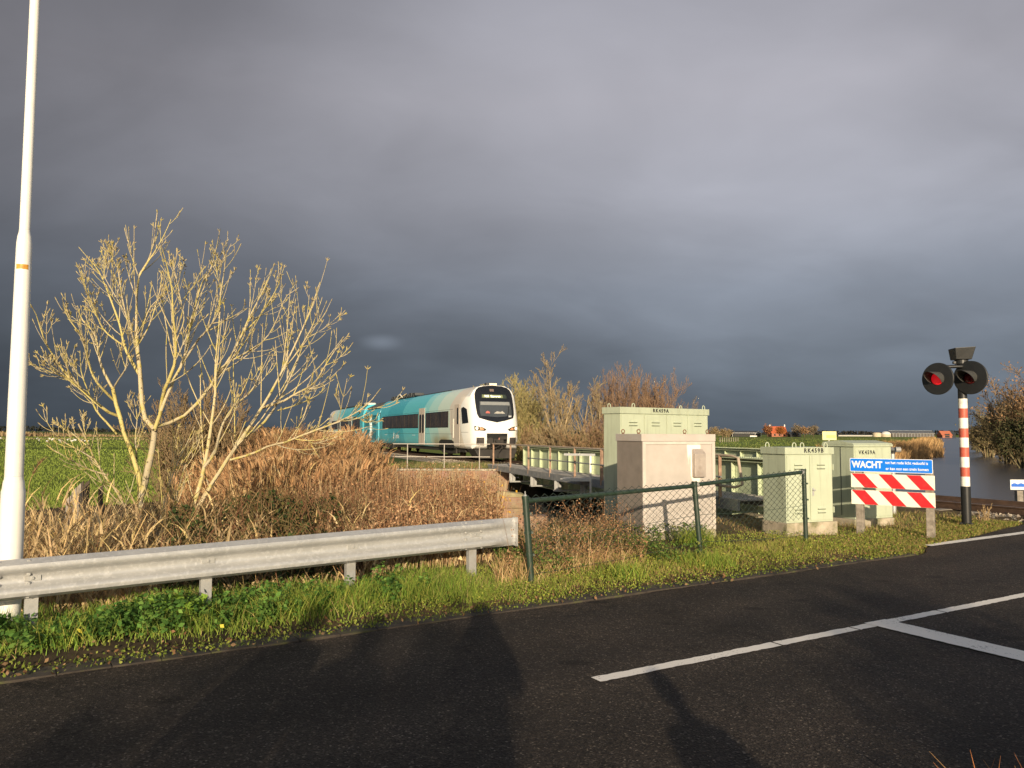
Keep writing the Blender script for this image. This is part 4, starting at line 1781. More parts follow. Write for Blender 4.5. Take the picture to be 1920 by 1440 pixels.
def build_bridge():
    o = thing('railway_bridge', 'pale green riveted plate-girder railway bridge with a grey walkway over the canal', 'bridge', rl(.8))
    DZ = .28
    K1 = 1.58
    dv = (rl(1) - rl(0)).normalized()
    nv = Vector((.952, .306, 0))

    def bar(mb, a, b, w, h, up=Vector((0, 0, 1))):
        d = (b - a).normalized()
        s = d.cross(up).normalized()
        u = s.cross(d)
        p = []
        for q in (a, b):
            p.append([q + s * x * w / 2 + u * z * h / 2 for x, z in ((-1, -1), (1, -1), (1, 1), (-1, 1))])
        mb.hexa([p[0][0], p[0][1], p[1][1], p[1][0], p[0][3], p[0][2], p[1][2], p[1][3]])

    # girders
    for go, ka, kb in ((1.3, .045, K1), (8.0, .10, 1.10)):
        zt, zb = 1.08, -.45
        mb = MB()
        a, b = rl(ka, go), rl(kb, go)
        bar(mb, a + Vector((0, 0, (zt + zb) / 2)), b + Vector((0, 0, (zt + zb) / 2)), .02, zt - zb)
        g = mb.part('girder', M_GIRD, o, world=True)
        mb = MB()
        bar(mb, a + Vector((0, 0, zt + .015)), b + Vector((0, 0, zt + .015)), .42, .03)
        bar(mb, a + Vector((0, 0, zb)), b + Vector((0, 0, zb)), .42, .03)
        bar(mb, a - nv * .09 + Vector((0, 0, zt - .06)), b - nv * .09 + Vector((0, 0, zt - .06)), .14, .02)
        mb.part('flange', M_GIRD, g, world=True)
        L = (b - a).length
        n = int(L / .98)
        for i in range(n + 1):
            mb = MB()
            c = a.lerp(b, i / n)
            q0, q1 = c - nv * .011, c - nv * .19
            M = Matrix(((dv.x, nv.x, 0, 0), (dv.y, nv.y, 0, 0), (0, 0, 1, 0), (0, 0, 0, 1)))
            M = Matrix.Translation((c.x, c.y, (zt + zb) / 2)) @ M
            mb.box((0, -.065, 0), (.014, .11, zt - zb - .05), M)
            mb.box((.035, -.017, 0), (.07, .012, zt - zb - .10), M)
            for z in np.arange(-.62, .64, .085):
                mb.box((.042, -.026, z), (.026, .014, .026), M)
                mb.box((.012, -.09, z), (.014, .026, .026), M)
            mb.part('stiffener', M_GIRD, g, world=True)
        mb = MB()
        for s in np.arange(.05, L, .085):
            c = a + dv * s
            mb.box((c.x - nv.x * .16, c.y - nv.y * .16, zt + .036), (.03, .03, .014))
        mb.part('rivets', M_GIRD, g, world=True)
    # cross beams and deck under the rails
    mb = MB()
    for k in np.arange(.12, 1.1, .14):
        bar(mb, rl(k, 1.32, -.22), rl(k, 7.98, -.22), .22, .26)
    mb.part('cross_beams', M_DARKST, o, world=True)
    mb = MB()
    bar(mb, rl(.1, 4.6, -.12), rl(1.12, 4.6, -.12), 6.4, .03)
    mb.part('deck', M_DARKST, o, world=True)
    # walkway
    wk = MB()
    bar(wk, rl(-.06, .0, DZ - .10), rl(K1, .0, DZ - .10), .05, .21)
    bar(wk, rl(-.06, 1.0, DZ - .10), rl(K1, 1.0, DZ - .10), .05, .18)
    wk.part('walkway_edge_beam', M_DECK, o, world=True)
    wk = MB()
    rg = np.random.default_rng(5)
    k = -.06
    while k < K1:
        bar(wk, rl(k, -.02, DZ + .012), rl(k, 1.05, DZ + .012 + rg.uniform(-.006, .006)), .17, .03)
        k += .0165
    wk.part('walkway_planks', mat('worn_planks', (.34, .32, .29), .85, var=.3, vscale=5, bump=.2), o, world=True)
    for u in (923, 958.5, 998, 1043, 1092, 1150, 1240):
        k = k_of(u)
        mb = MB()
        p = rl(k, .03)
        M = Matrix.Translation((p.x, p.y, 0)) @ Matrix(((dv.x, nv.x, 0, 0), (dv.y, nv.y, 0, 0), (0, 0, 1, 0), (0, 0, 0, 1)))
        mb.box((0, .02, -.08), (.03, .24, .30), M)
        mb.box((0, .02, -.08), (.20, .016, .30), M)
        mb.box((0, .52, -.25), (.20, 1.25, .05), M)
        mb.part('bracket', M_GALV2, o, world=True, bevel=.004)
    # railing
    ku = [k_of(u) for u in (925.3, 957.2, 991, 1031.5, 1077.7, 1129)] + [.98, 1.12, 1.26, 1.40, 1.52]
    for k in ku:
        mb = MB()
        bar(mb, rl(k, 0, DZ - .12), rl(k, 0, 1.19), .065, .055, Vector((0, 1, 0)))
        mb.part('railing_post', M_RUSTP, o, world=True, bevel=.004)
    mb = MB()
    mb.tube([rl(ku[0] - .012, 0, 1.19), rl(K1 - .02, 0, 1.19), rl(K1, 0, 1.15), rl(K1 + .012, 0, .62), rl(K1 - .01, 0, .55), rl(K1 - .12, 0, .55)], .030, 10)
    mb.part('top_rail', mat('weathered_rail_paint', (.36, .29, .22), .7, var=.2, vscale=6), o, smooth=True, world=True)
    mb = MB()
    mb.tube([rl(ku[2], -.045, .74), rl(K1 - .05, -.045, .74)], .019, 8)
    mb.part('middle_rail', M_DECK, o, smooth=True, world=True)
    # small side platform with its own light rail
    A, B = P(1056, 898, 23.2), P(1117, 899, 22.9)
    mb = MB()
    z = .30
    bar(mb, Vector((A.x, A.y, z - .03)), Vector((B.x, B.y, z - .03)), .07, .09)
    bar(mb, Vector((A.x, A.y + .35, z - .02)), Vector((B.x + .2, B.y + .35, z - .02)), .65, .03)
    mb.part('side_platform', M_GALV, o, world=True)
    mb = MB()
    q0, q1, q2 = P(1058, 852, 23.2), P(1116, 853, 22.9), P(1107, 853, 22.95)
    zr = q0.z
    bar(mb, Vector((q0.x, q0.y, zr)), Vector((q1.x, q1.y, zr)), .05, .065)
    bar(mb, Vector((q2.x, q2.y, z - .6)), Vector((q2.x, q2.y, zr - .03)), .055, .055, Vector((0, 1, 0)))
    mb.part('side_rail', M_GALV, o, world=True)


def build_abutments():
    o = thing('brick_abutment', 'old brick abutment wall under the white railing at the far end of the bridge', 'wall', (-1, 32.6, -2))
    mb = MB()
    mb.box((-2.9, 32.62, -.98), (4.7, .5, 2.1))
    mb.box((-.32, 33.2, -.98), (.45, 1.6, 2.1))
    mb.part('wall', M_BRICK, o, world=True, bevel=.01)
    mb = MB()
    mb.box((-2.75, 32.60, .105), (5.05, .56, .07))
    mb.part('coping', M_CONC, o, world=True, bevel=.012)
    mb = MB()
    mb.box((4.2, 34.0, -1.1), (9.0, .8, 2.0))
    mb.part('bearing_wall', M_CONC, o, world=True)
    o = thing('concrete_abutment', 'concrete abutment at the near end of the bridge', 'wall', (8, 16.3, -2))
    mb = MB()
    mb.hexa([(3.0, 15.6, -2.2), (3.5, 15.2, -2.2), (12.4, 22.6, -2.2), (11.9, 23.0, -2.2), (3.0, 15.6, -.12), (3.5, 15.2, -.12), (12.4, 22.6, -.12), (11.9, 23.0, -.12)])
    mb.part('wall', M_CONC, o, world=True, bevel=.02)
    # pier
    c = P(956, 950, 21)
    o = thing('brick_pier', 'worn brick and stone pier below the left end of the walkway', 'pier', (c.x, c.y, -2.2))
    mb = MB()
    for z0, z1, w in ((-2.2, -.35, .90), (-.349, -.05, .82)):
        mb.box((c.x, c.y, (z0 + z1) / 2), (w, .7, z1 - z0))
    mb.part('shaft', M_BRICK, o, world=True, bevel=.03)
    mb = MB()
    mb.hexa([(c.x - .48, c.y - .4, -.049), (c.x + .42, c.y - .4, -.049), (c.x + .42, c.y + .4, -.049), (c.x - .48, c.y + .4, -.049),
             (c.x - .30, c.y - .2, .10), (c.x + .30, c.y - .25, .03), (c.x + .30, c.y + .25, .03), (c.x - .36, c.y + .25, .08)])
    mb.part('cap', mat('lichen_stone', (.40, .33, .17), .9, var=.25, vscale=6, bump=.5), o, world=True, bevel=.03)
    c = P(1005, 990, 15.0)
    o = thing('stone_block', 'rough reddish stone block in the dry grass behind the first fence post', 'stone block', (c.x, c.y, -.8))
    mb = MB()
    mb.box((c.x, c.y, -.42), (.42, .4, .98))
    link = mb.part('block', M_BRICK, o, world=True, bevel=.04)


def build_white_railing():
    y = 32.62
    o = thing('quay_railing', 'thin white railing on top of the brick wall', 'railing', (-2.9, y, .14))
    zt = P(830, 832.5, y).z
    zm = P(830, 856.5, y).z
    xa, xb = P(737, 832, y).x, P(919, 832, y).x
    mw = mat('off_white_rail_paint', (.42, .38, .33), .55, var=.08, vscale=5)
    for name, z in (('top_rail', zt), ('middle_rail', zm)):
        mb = MB()
        mb.tube([(xa, y, z), (xb, y, z)], .020, 10)
        mb.part(name, mw, o, smooth=True, world=True)
    for u in (764, 833, 899):
        x = P(u, 850, y).x
        mb = MB()
        mb.tube([(x, y, .10), (x, y, zt - .02)], .020, 10)
        mb.part('post', mw, o, smooth=True, world=True)
    # grey pipe rail seen past the pitched-lid cabinet
    a, b = P(1660, 843, 16.5), P(1683, 843, 16.0)
    o = thing('pipe_rail', 'short grey pipe handrail beside the right side of the VK459A cabinet', 'handrail', (a.x, a.y, -.2))
    mb = MB()
    mb.tube([a + Vector((-.3, .3, 0)), b], .045, 12)
    mb.lathe([(.055, -.05), (.055, .05)], c=(b.x, b.y, b.z), n=14, axis='x')
    mb.part('rail', M_GALV2, o, smooth=True, world=True)
    c = P(1673, 850, 16.2)
    mb = MB()
    mb.tube([(c.x, c.y, -.4), (c.x, c.y, a.z - .01)], .05, 12)
    mb.part('post', M_GALV, o, smooth=True, world=True)


# ------------------------------------------------------------------ train
PROF = [(.62, 1.28), (.74, 1.37), (1.0, 1.41), (1.6, 1.41), (2.2, 1.41), (2.8, 1.405), (3.05, 1.385), (3.3, 1.345), (3.55, 1.275), (3.8, 1.14), (3.98, .95), (4.09, .70), (4.15, 0.)]


def half_w(z):
    return float(np.interp(z, [p[0] for p in PROF], [p[1] for p in PROF]))


def yf(x, z):
    b = .52 * (abs(x) / 1.41) ** 6
    r = .80 * (max(0, z - 1.8) / 2.35) ** 1.35
    l = .10 * (max(0, 1.2 - z) / .5) ** 2
    return b + r + l


def livery(flip):
    m, nt, b = nt_new('teal_to_white_livery')
    N, L = nt.nodes, nt.links
    tc = N.new('ShaderNodeTexCoord')
    sp = N.new('ShaderNodeSeparateXYZ')
    L.new(tc.outputs['Object'], sp.inputs[0])

    def mth(op, a, c=None, d=None):
        n = N.new('ShaderNodeMath')
        n.operation = op
        for i, q in enumerate((a, c, d)):
            if q is None:
                continue
            if isinstance(q, (int, float)):
                n.inputs[i].default_value = q
            else:
                L.new(q, n.inputs[i])
        return n.outputs[0]
    y, z = sp.outputs[1], sp.outputs[2]
    if flip:
        y = mth('SUBTRACT', 55.5, y)
    lo = mth('MULTIPLY', mth('MAXIMUM', mth('SUBTRACT', 1.78, z), 0.), .75)
    hi = mth('MULTIPLY', mth('MAXIMUM', mth('SUBTRACT', z, 3.05), 0.), 1.35)
    w = mth('ADD', y, mth('ADD', lo, hi))
    r = N.new('ShaderNodeValToRGB')
    r.color_ramp.interpolation = 'CONSTANT'
    st_ = [(0, (.80, .79, .75)), (2.15, (.70, .635, .55)), (4.3, (.60, .72, .65)), (6.8, (.42, .68, .66)), (9.0, (.27, .62, .65)), (10.4, (.11, .50, .59)), (16.4, (.055, .38, .49)), (21.5, (.075, .45, .56))]
    e = r.color_ramp.elements
    e[0].position, e[0].color = 0, (*st_[0][1], 1)
    e[1].position, e[1].color = st_[-1][0] / 30, (*st_[-1][1], 1)
    for p, c in st_[1:-1]:
        q = e.new(p / 30)
        q.color = (*c, 1)
    L.new(mth('DIVIDE', w, 30.), r.inputs['Fac'])
    # brake dust above the leading bogie
    no = N.new('ShaderNodeTexNoise')
    no.inputs['Scale'].default_value = 1.1
    no.inputs['Detail'].default_value = 7
    L.new(tc.outputs['Object'], no.inputs['Vector'])

    def band(v, a, bb, c, d):
        q = N.new('ShaderNodeMapRange')
        q.interpolation_type = 'SMOOTHSTEP'
        L.new(v, q.inputs['Value'])
        q.inputs['From Min'].default_value, q.inputs['From Max'].default_value = a, bb
        q2 = N.new('ShaderNodeMapRange')
        q2.interpolation_type = 'SMOOTHSTEP'
        L.new(v, q2.inputs['Value'])
        q2.inputs['From Min'].default_value, q2.inputs['From Max'].default_value = d, c
        return mth('MULTIPLY', q.outputs[0], q2.outputs[0])
    grime = mth('MULTIPLY', band(y, 3.4, 5.2, 6.4, 9.6), band(z, .0, .3, .9, 1.75))
    grime = mth('MULTIPLY', grime, mth('ADD', no.outputs['Fac'], .35))
    low = band(z, -1, 0, .6, 1.6)
    grime = mth('MAXIMUM', grime, mth('MULTIPLY', mth('MULTIPLY', low, no.outputs['Fac']), .35))
    mx = N.new('ShaderNodeMix')
    mx.data_type = 'RGBA'
    L.new(grime, mx.inputs['Factor'])
    L.new(r.outputs['Color'], mx.inputs['A'])
    mx.inputs['B'].default_value = (.30, .22, .11, 1)
    L.new(mx.outputs['Result'], b.inputs['Base Color'])
    b.inputs['Roughness'].default_value = .32
    b.inputs['Specular IOR Level'].default_value = .5
    return m


def build_train():
    ang = math.atan2(.3620, .9322)
    o = thing('passenger_train', 'teal and white diesel passenger train coming round towards the bridge', 'train', (-.8, 42.3, RAIL_Z), ang)
    ML, MLF = livery(False), livery(True)
    M_GLASS = mat('dark_tinted_glass', (.012, .012, .012), .08, var=.05, spec=.6)
    M_GLASS2 = mat('brownish_window_glass', (.050, .038, .030), .06, var=.45, vscale=.7, spec=.7)
    M_MASK = mat('gloss_black_mask', (.012, .013, .015), .15, var=.05, spec=.5)
    M_SCREEN = mat('windscreen_glass', (.055, .062, .068), .08, var=.15, vscale=1.2, spec=.6)
    M_UNDER = mat('dark_underframe', (.030, .026, .022), .7, var=.3, vscale=3)
    M_DOOR = mat('pinkish_grey_door', (.58, .50, .43), .4, var=.03)
    M_SILV = mat('pale_grey_trim', (.62, .58, .52), .4, var=.04)
    M_ROOF = mat('dark_grey_roof_kit', (.05, .052, .055), .6, var=.3, vscale=2)
    M_WTXT = mat('white_lettering', (.78, .78, .76), .5, var=.01)

    zs = list(np.linspace(.62, 4.15, 40))
    ring = [(-half_w(z), z) for z in zs[:-1]] + [(0, 4.15)] + [(half_w(z), z) for z in zs[:-1][::-1]]
    ring = []
    zz = [.62, .68, .74, .85, 1.0, 1.3, 1.6, 1.9, 2.2, 2.5, 2.8, 2.93, 3.05, 3.18, 3.3, 3.43, 3.55, 3.68, 3.8, 3.9, 3.98, 4.04, 4.09, 4.13]
    ring = [(-half_w(z), z) for z in zz] + [(0, 4.15)] + [(half_w(z), z) for z in zz[::-1]]

    def body(y_end, flip, name, M):
        mb = MB()
        T = (lambda x, y, z: (x, y, z)) if not flip else (lambda x, y, z: (-x, 55.5 - y, z))
        n = len(ring)
        rows = []
        for y in (None, 2.6, 6, 12, 18, y_end):
            rows.append([T(x, yf(x, z) if y is None else y, z) for x, z in ring])
        verts = [p for r_ in rows for p in r_]
        mb.v = list(verts)
        for i in range(len(rows) - 1):
            for k in range(n):
                k2 = (k + 1) % n
                mb.f.append((i * n + k, i * n + k2, (i + 1) * n + k2, (i + 1) * n + k))
        # front cap
        cx, cz = 0., 2.0
        prev = list(range(n))
        steps = 14
        for j in range(1, steps + 1):
            f = 1 - j / (steps + .0)
            if j == steps:
                mb.v.append(T(cx, yf(cx, cz), cz))
                c = len(mb.v) - 1
                for k in range(n):
                    mb.f.append((prev[k], prev[(k + 1) % n], c))
                break
            cur = []
            for x, z in ring:
                xx, z2 = cx + (x - cx) * f, cz + (z - cz) * f
                mb.v.append(T(xx, yf(xx, z2), z2))
                cur.append(len(mb.v) - 1)
            for k in range(n):
                k2 = (k + 1) % n
                mb.f.append((prev[k], prev[k2], cur[k2], cur[k]))
            prev = cur
        last = (len(rows) - 1) * n
        mb.f.append(tuple(range(last, last + n)))
        mb.mi = [0] * len(mb.f)
        return mb.part(name, M, o, smooth=True)

    front = body(24.6, False, 'front_car_body', ML)
    rear = body(23.0, True, 'rear_car_body', MLF)
    # power module between the cars, and the dark folds of the gangways
    mb = MB()
    mb.prism([(-1.40, .62), (-1.41, 2.8), (-1.2, 3.4), (-.9, 3.75), (.9, 3.75), (1.2, 3.4), (1.41, 2.8), (1.40, .62)], 'y', 25.3, 31.9)
    pm = mb.part('power_module', mat('teal_power_module', (.075, .43, .54), .4, var=.05), o, bevel=.03)
    for ya, yb in ((24.61, 25.29), (31.91, 32.49)):
        mb = MB()
        for k in range(4):
            a = ya + (yb - ya) * k / 4
            s = 1.30 if k % 2 else 1.34
            mb.prism([(-s, .7), (-s, 3.1), (-.9, 3.7), (.9, 3.7), (s, 3.1), (s, .7)], 'y', a + .01, a + (yb - ya) / 4 - .005)
        mb.part('gangway', M_UNDER, o)
    for y0, y1, z0, z1 in ((26.0, 27.9, 2.0, 3.0), (29.2, 31.2, 2.0, 3.0), (26.0, 31.2, .8, 1.7)):
        mb = MB()
        for k in range(9):
            z = z0 + (z1 - z0) * (k + .5) / 9
            mb.box((-1.416, (y0 + y1) / 2, z), (.02, y1 - y0, (z1 - z0) / 14))
        mb.part('ventilation_grille', mat('deep_teal_grille', (.02, .16, .22), .5, var=.1), pm)
    mb = MB()
    c = [(-1.423, 28.6, .95), (-1.423, 28.6, 2.9), (-1.423, 28.5, 3.05)]
    for y, z0, z1 in ((28.3, 1.0, 3.0), (28.75, .9, 1.6), (28.75, 2.1, 2.7), (28.0, 1.5, 2.0)):
        mb.tube([(-1.42, y, z0), (-1.425, y + .25, (z0 + z1) / 2), (-1.42, y, z1)], .05, 6)
    mb.tube([(-1.42, 28.5 + .35 * math.cos(a), 2.0 + .4 * math.sin(a)) for a in np.linspace(0, 2 * PI, 15)], .05, 6, cap=False)
    mb.part('graffiti', mat('pale_sprayed_paint', (.55, .62, .62), .6, var=.1), pm, label='loose white sprayed scrawl')

    def overlay(poly, off, name, M, parent, nsub=8, rings=8, label=None):
        pts = []
        for i in range(len(poly)):
            a, b = poly[i], poly[(i + 1) % len(poly)]
            for k in range(nsub):
                f = k / nsub
                pts.append((a[0] + (b[0] - a[0]) * f, a[1] + (b[1] - a[1]) * f))
        cx = sum(p[0] for p in pts) / len(pts)
        cz = sum(p[1] for p in pts) / len(pts)
        mb = MB()
        n = len(pts)
        for j in range(rings):
            f = 1 - j / rings
            for x, z in pts:
                xx, z2 = cx + (x - cx) * f, cz + (z - cz) * f
                mb.v.append((xx, yf(xx, z2) - off, z2))
        mb.v.append((cx, yf(cx, cz) - off, cz))
        for j in range(rings - 1):
            for k in range(n):
                k2 = (k + 1) % n
                mb.f.append((j * n + k, j * n + k2, (j + 1) * n + k2, (j + 1) * n + k))
        for k in range(n):
            mb.f.append(((rings - 1) * n + k, (rings - 1) * n + (k + 1) % n, rings * n))
        # rim back to the shell
        base = len(mb.v)
        for x, z in pts:
            mb.v.append((x, yf(x, z) + .01, z))
        for k in range(n):
            k2 = (k + 1) % n
            mb.f.append((k, base + k, base + k2, k2))
        mb.mi = [0] * len(mb.f)
        return mb.part(name, M, parent, smooth=True, label=label)

    mask = [(0, 2.06), (.50, 2.16), (.99, 2.30), (1.075, 2.5), (1.10, 2.8), (1.11, 3.1), (1.11, 3.4), (1.09, 3.66), (1.00, 3.87), (.84, 4.01), (.52, 4.09), (0, 4.13)]
    mask = mask + [(-x, z) for x, z in mask[1:-1][::-1]]
    mk = overlay(mask, .012, 'windscreen_surround', M_MASK, o)
    ws = overlay([(-.90, 2.42), (0, 2.36), (.90, 2.42), (.93, 2.75), (.89, 3.22), (-.89, 3.22), (-.93, 2.75)], .020, 'windscreen', M_SCREEN, mk)
    overlay([(-.86, 3.02), (.86, 3.02), (.84, 3.20), (-.84, 3.20)], .026, 'sun_blind', mat('grey_sun_blind', (.20, .21, .21), .6, var=.05), ws)
    overlay([(-.62, 2.56), (-.35, 2.56), (-.40, 2.66), (-.50, 2.70), (-.58, 2.65)], .027, 'red_cloth', mat('red_cloth', (.42, .12, .10), .8, var=.1), ws)
    overlay([(-.15, 2.55), (.52, 2.55), (.45, 2.62), (.36, 2.70), (.28, 2.64), (.05, 2.68)], .027, 'grey_cloth', mat('grey_cloth', (.34, .33, .30), .8, var=.1), ws)
    mb = MB()
    mb.tube([(.62, yf(.62, 2.40) - .04, 2.40), (.72, yf(.72, 2.65) - .05, 2.65), (.76, yf(.76, 2.95) - .05, 2.95)], .018, 6)
    mb.part('wiper', M_MASK, ws)
    dp = overlay([(-.78, 3.40), (.74, 3.40), (.68, 3.62), (-.74, 3.62)], .022, 'destination_display', mat('display_glass', (.035, .045, .035), .2, var=.05), mk)
    overlay([(-.70, 3.43), (.50, 3.43), (.48, 3.59), (-.68, 3.59)], .028, 'lit_panel', mat_emit('lit_olive_panel', (.17, .19, .09), .35), dp)

    def surf_text(s, size, x, z, off, M, parent, bold=0., squeeze=1.):
        me = text_mesh(s, size, bold, 0., 'CENTER', squeeze)
        for v in me.vertices:
            X, Z = x + v.co.x, z + v.co.y
            v.co = (X, yf(X, Z) - off, Z)
        me.name = 'lettering'
        return link_mesh('lettering', me, M, parent)
    surf_text('RS3  Stavoren', .165, -.10, 3.51, .036, mat_emit('lit_white_letters', (.85, .87, .70), .8), dp, .004)
    surf_text('601', .13, .80, 2.40, .030, M_WTXT, mk, .003)
    overlay([(-.22, 3.78), (.02, 3.78), (.02, 3.92), (-.22, 3.92)], .022, 'camera_window', mat('brown_plate', (.16, .12, .10), .4, var=.1), mk)
    mb = MB()
    mb.box((-.02, 1.05, 4.19), (.62, .35, .2))
    tl = mb.part('marker_light_housing', M_ROOF, o, bevel=.05)
    mb = MB()
    mb.box((.06, .865, 4.2), (.44, .02, .12))
    mb.part('marker_light', mat_emit('marker_lamp', (.75, .66, .50), .25), tl, bevel=.008)
    # head lamps
    for s in (-1, 1):
        hl = overlay([(s * .62, 1.68), (s * .70, 1.60), (s * 1.22, 1.62), (s * 1.24, 1.86), (s * 1.0, 1.84), (s * .80, 1.78)], .012, 'headlight', M_MASK, o)
        for x, z, r_, M, nm in ((1.12, 1.74, .088, mat_emit('lit_headlamp', (1, .86, .58), .9), 'main_lamp'), ):
            c = s * x
            mb = MB()
            mb.lathe([(r_, 0.01), (r_, -.02), (r_ * .6, -.035)], c=(c, yf(c, z) - .015, z), n=20, axis='y')
            mb.part(nm, M, hl, smooth=True)
        overlay([(s * .74, 1.65), (s * .98, 1.66), (s * .98, 1.79), (s * .82, 1.75)], .022, 'marker_lamp', mat('amber_lamp', (.55, .26, .12), .3, var=.1), hl)
        # buffer grilles
        gr = overlay([(s * .74, .84), (s * 1.14, .84), (s * 1.14, 1.24), (s * .74, 1.24)], .018, 'grille', mat('brown_black_grille', (.05, .036, .030), .6, var=.1), o)
        mb = MB()
        for k in range(5):
            z = .89 + .075 * k
            c = s * .94
            mb.box((c, yf(c, z) - .04, z), (.38, .05, .022))
        mb.part('grille_bars', M_ROOF, gr)
    # coupler recess
    rc = overlay([(-.56, .70), (.56, .70), (.60, 1.46), (-.60, 1.46)], .014, 'coupler_recess', mat('black_recess', (.008, .008, .008), .8, var=.05), o)
    mb = MB()
    mb.box((0, -.05, 1.0), (.55, .45, .34))
    mb.tube([(-.1, .1, 1.02), (-.1, -.45, 1.02)], .12, 14)
    mb.tube([(-.42, -.02, 1.05), (-.42, -.12, 1.05)], .19, 18)
    mb.box((.25, -.18, 1.22), (.44, .3, .16))
    mb.tube([(.1, -.2, .95), (.2, -.3, .72), (.0, -.25, .45), (-.02, -.2, .2)], .035, 8)
    mb.tube([(-.3, -.1, .9), (-.22, -.25, .66), (.1, -.2, .8)], .03, 8)
    cp = mb.part('coupler', M_UNDER, o, bevel=.02)
    mb = MB()
    mb.tube([(-.2, -.24, .88), (-.05, -.32, 1.06), (.06, -.26, 1.22)], .05, 8)
    mb.part('brake_hose', mat('red_brown_hose', (.26, .12, .09), .6, var=.1), cp)
    # snow plough and valance
    mb = MB()
    mb.hexa([(-1.0, -.02, .10), (1.0, -.02, .10), (1.05, 1.0, .10), (-1.05, 1.0, .10), (-1.25, .15, .60), (1.25, .15, .60), (1.3, 1.4, .60), (-1.3, 1.4, .60)])
    mb.part('snow_plough', M_UNDER, o, bevel=.04)
    mb = MB()
    mb.box((0, 12.8, .5), (2.3, 21.4, .22))
    mb.box((0, 44., .5), (2.3, 20, .22))
    mb.box((0, 28.5, .45), (2.3, 6.4, .3))
    mb.part('underframe', M_UNDER, o)

    # body panel joints
    for s in (-1, 1):
        mb = MB()
        for y in (2.1, 3.9, 9.95, 11.65, 17.2, 23.9):
            mb.box((s * 1.411, y, 1.75), (.004, .018, 2.1))
        for z in (1.42, 2.86):
            mb.box((s * (half_w(z) + .001), 13.2, z), (.004, 19., .014))
        mb.box((s * 1.411, 1.4, 1.52), (.004, 1.3, .014))
        mb.part('panel_joint', M_UNDER, front)
    # windows, doors along both sides
    def side_panel(s, y0, y1, z0, z1, off, M, name, parent, bev=.0):
        mb = MB()
        mb.box((s * (1.410 + off / 2), (y0 + y1) / 2, (z0 + z1) / 2), (off, y1 - y0, z1 - z0))
        return mb.part(name, M, parent, bevel=bev)

    def windows(s, y0, y1, n, parent):
        b_ = side_panel(s, y0, y1, 1.80, 2.78, .010, M_GLASS, 'window_band', parent, .004)
        w = (y1 - y0) / n
        for i in range(n):
            side_panel(s, y0 + w * i + .05, y0 + w * (i + 1) - .05, 1.85, 2.73, .016, M_GLASS2, 'window', b_)

    def dbl_door(s, y0, y1, parent):
        d = side_panel(s, y0, y1, .70, 3.12, .022, M_DOOR, 'door', parent, .004)
        m_ = (y0 + y1) / 2
        for a, b in ((y0 + .14, m_ - .10), (m_ + .10, y1 - .14)):
            mb = MB()
            z0, z1, r_ = 1.45, 2.72, .12
            pts = [((a + b) / 2 + (b - a) / 2 * math.cos(t), (z1 - r_ if math.sin(t) >= 0 else z0 + r_) + r_ * math.sin(t)) for t in np.linspace(0, 2 * PI, 17)[:-1]]
            mb.prism([(p[0], p[1]) for p in pts], 'x', s * 1.4325, s * 1.437)
            mb.part('door_window', M_GLASS, d)
        side_panel(s, m_ - .012, m_ + .012, .72, 3.1, .0235, M_UNDER, 'door_seam', d)
    for s in (-1, 1):
        windows(s, 4.6, 9.85, 4, front)
        dbl_door(s, 10.05, 11.55, front)
        windows(s, 11.8, 23.6, 9, front)
        cd = side_panel(s, 2.35, 3.35, .72, 3.12, .012, M_DOOR, 'cab_door', front, .004)
        side_panel(s, 2.60, 2.86, 1.98, 2.92, .020, M_GLASS, 'cab_door_window', cd, .004)
        side_panel(s, 3.52, 3.58, 1.2, 2.3, .03, M_SILV, 'handrail', cd)
        mb = MB()
        mb.prism([(.74, 2.04), (1.85, 2.0), (2.05, 2.88), (1.62, 2.94), (1.05, 2.80)], 'x', s * 1.402, s * 1.424)
        mb.part('cab_side_window', M_GLASS, front)
        windows(s, 34.0, 38.2, 4, rear)
        dbl_door(s, 38.6, 40.1, rear)
        windows(s, 40.4, 45.8, 5, rear)
        dbl_door(s, 46.0, 47.5, rear)
        windows(s, 47.8, 52.3, 4, rear)
    # operator's name with a small plant-like mark, low on the side
    me = text_mesh('arriva', .50, .012, 0., 'CENTER')
    Mx = Matrix(((0, 0, -1, -1.4135), (-1, 0, 0, 18.1), (0, 1, 0, 1.22), (0, 0, 0, 1)))
    me.transform(Mx)
    link_mesh('lettering', me, M_WTXT, front)
    mb = MB()
    for a in (-.5, 0, .5):
        mb.prism([(19.32 + .04, .95), (19.32 - .03, .95), (19.32 + a * .35, 1.45 + (.12 if a == 0 else 0))], 'x', -1.416, -1.412)
    mb.part('emblem', M_WTXT, front)
    for y, wd in ((12.6, .9), (21.7, 1.0)):
        me = text_mesh('25 600 1', .14, 0, 0., 'CENTER') if False else None
        side_panel(-1, y, y + wd, 1.30, 1.33, .003, M_WTXT, 'marking', front)
    # bogies
    def bogie(yc):
        bg = bpy.data.objects.new('bogie', None)
        COL.objects.link(bg)
        bg.parent = o
        bg.location = (0, yc, 0)
        mb = MB()
        for s in (-1, 1):
            mb.prism([(-1.9, .48), (-1.3, .62), (-.5, .42), (.5, .42), (1.3, .62), (1.9, .48), (1.9, .36), (.6, .26), (-.6, .26), (-1.9, .36)], 'x', s * 1.0, s * 1.18)
            for y in (-1.3, 1.3):
                mb.box((s * 1.15, y, .46), (.2, .34, .34))
            mb.tube([(s * 1.1, -.35, .5), (s * 1.1, -.35, .9)], .16, 12)
            mb.tube([(s * 1.1, .35, .5), (s * 1.1, .35, .9)], .16, 12)
        mb.box((0, 0, .6), (2.0, .7, .3))
        mb.part('bogie_frame', M_UNDER, bg)
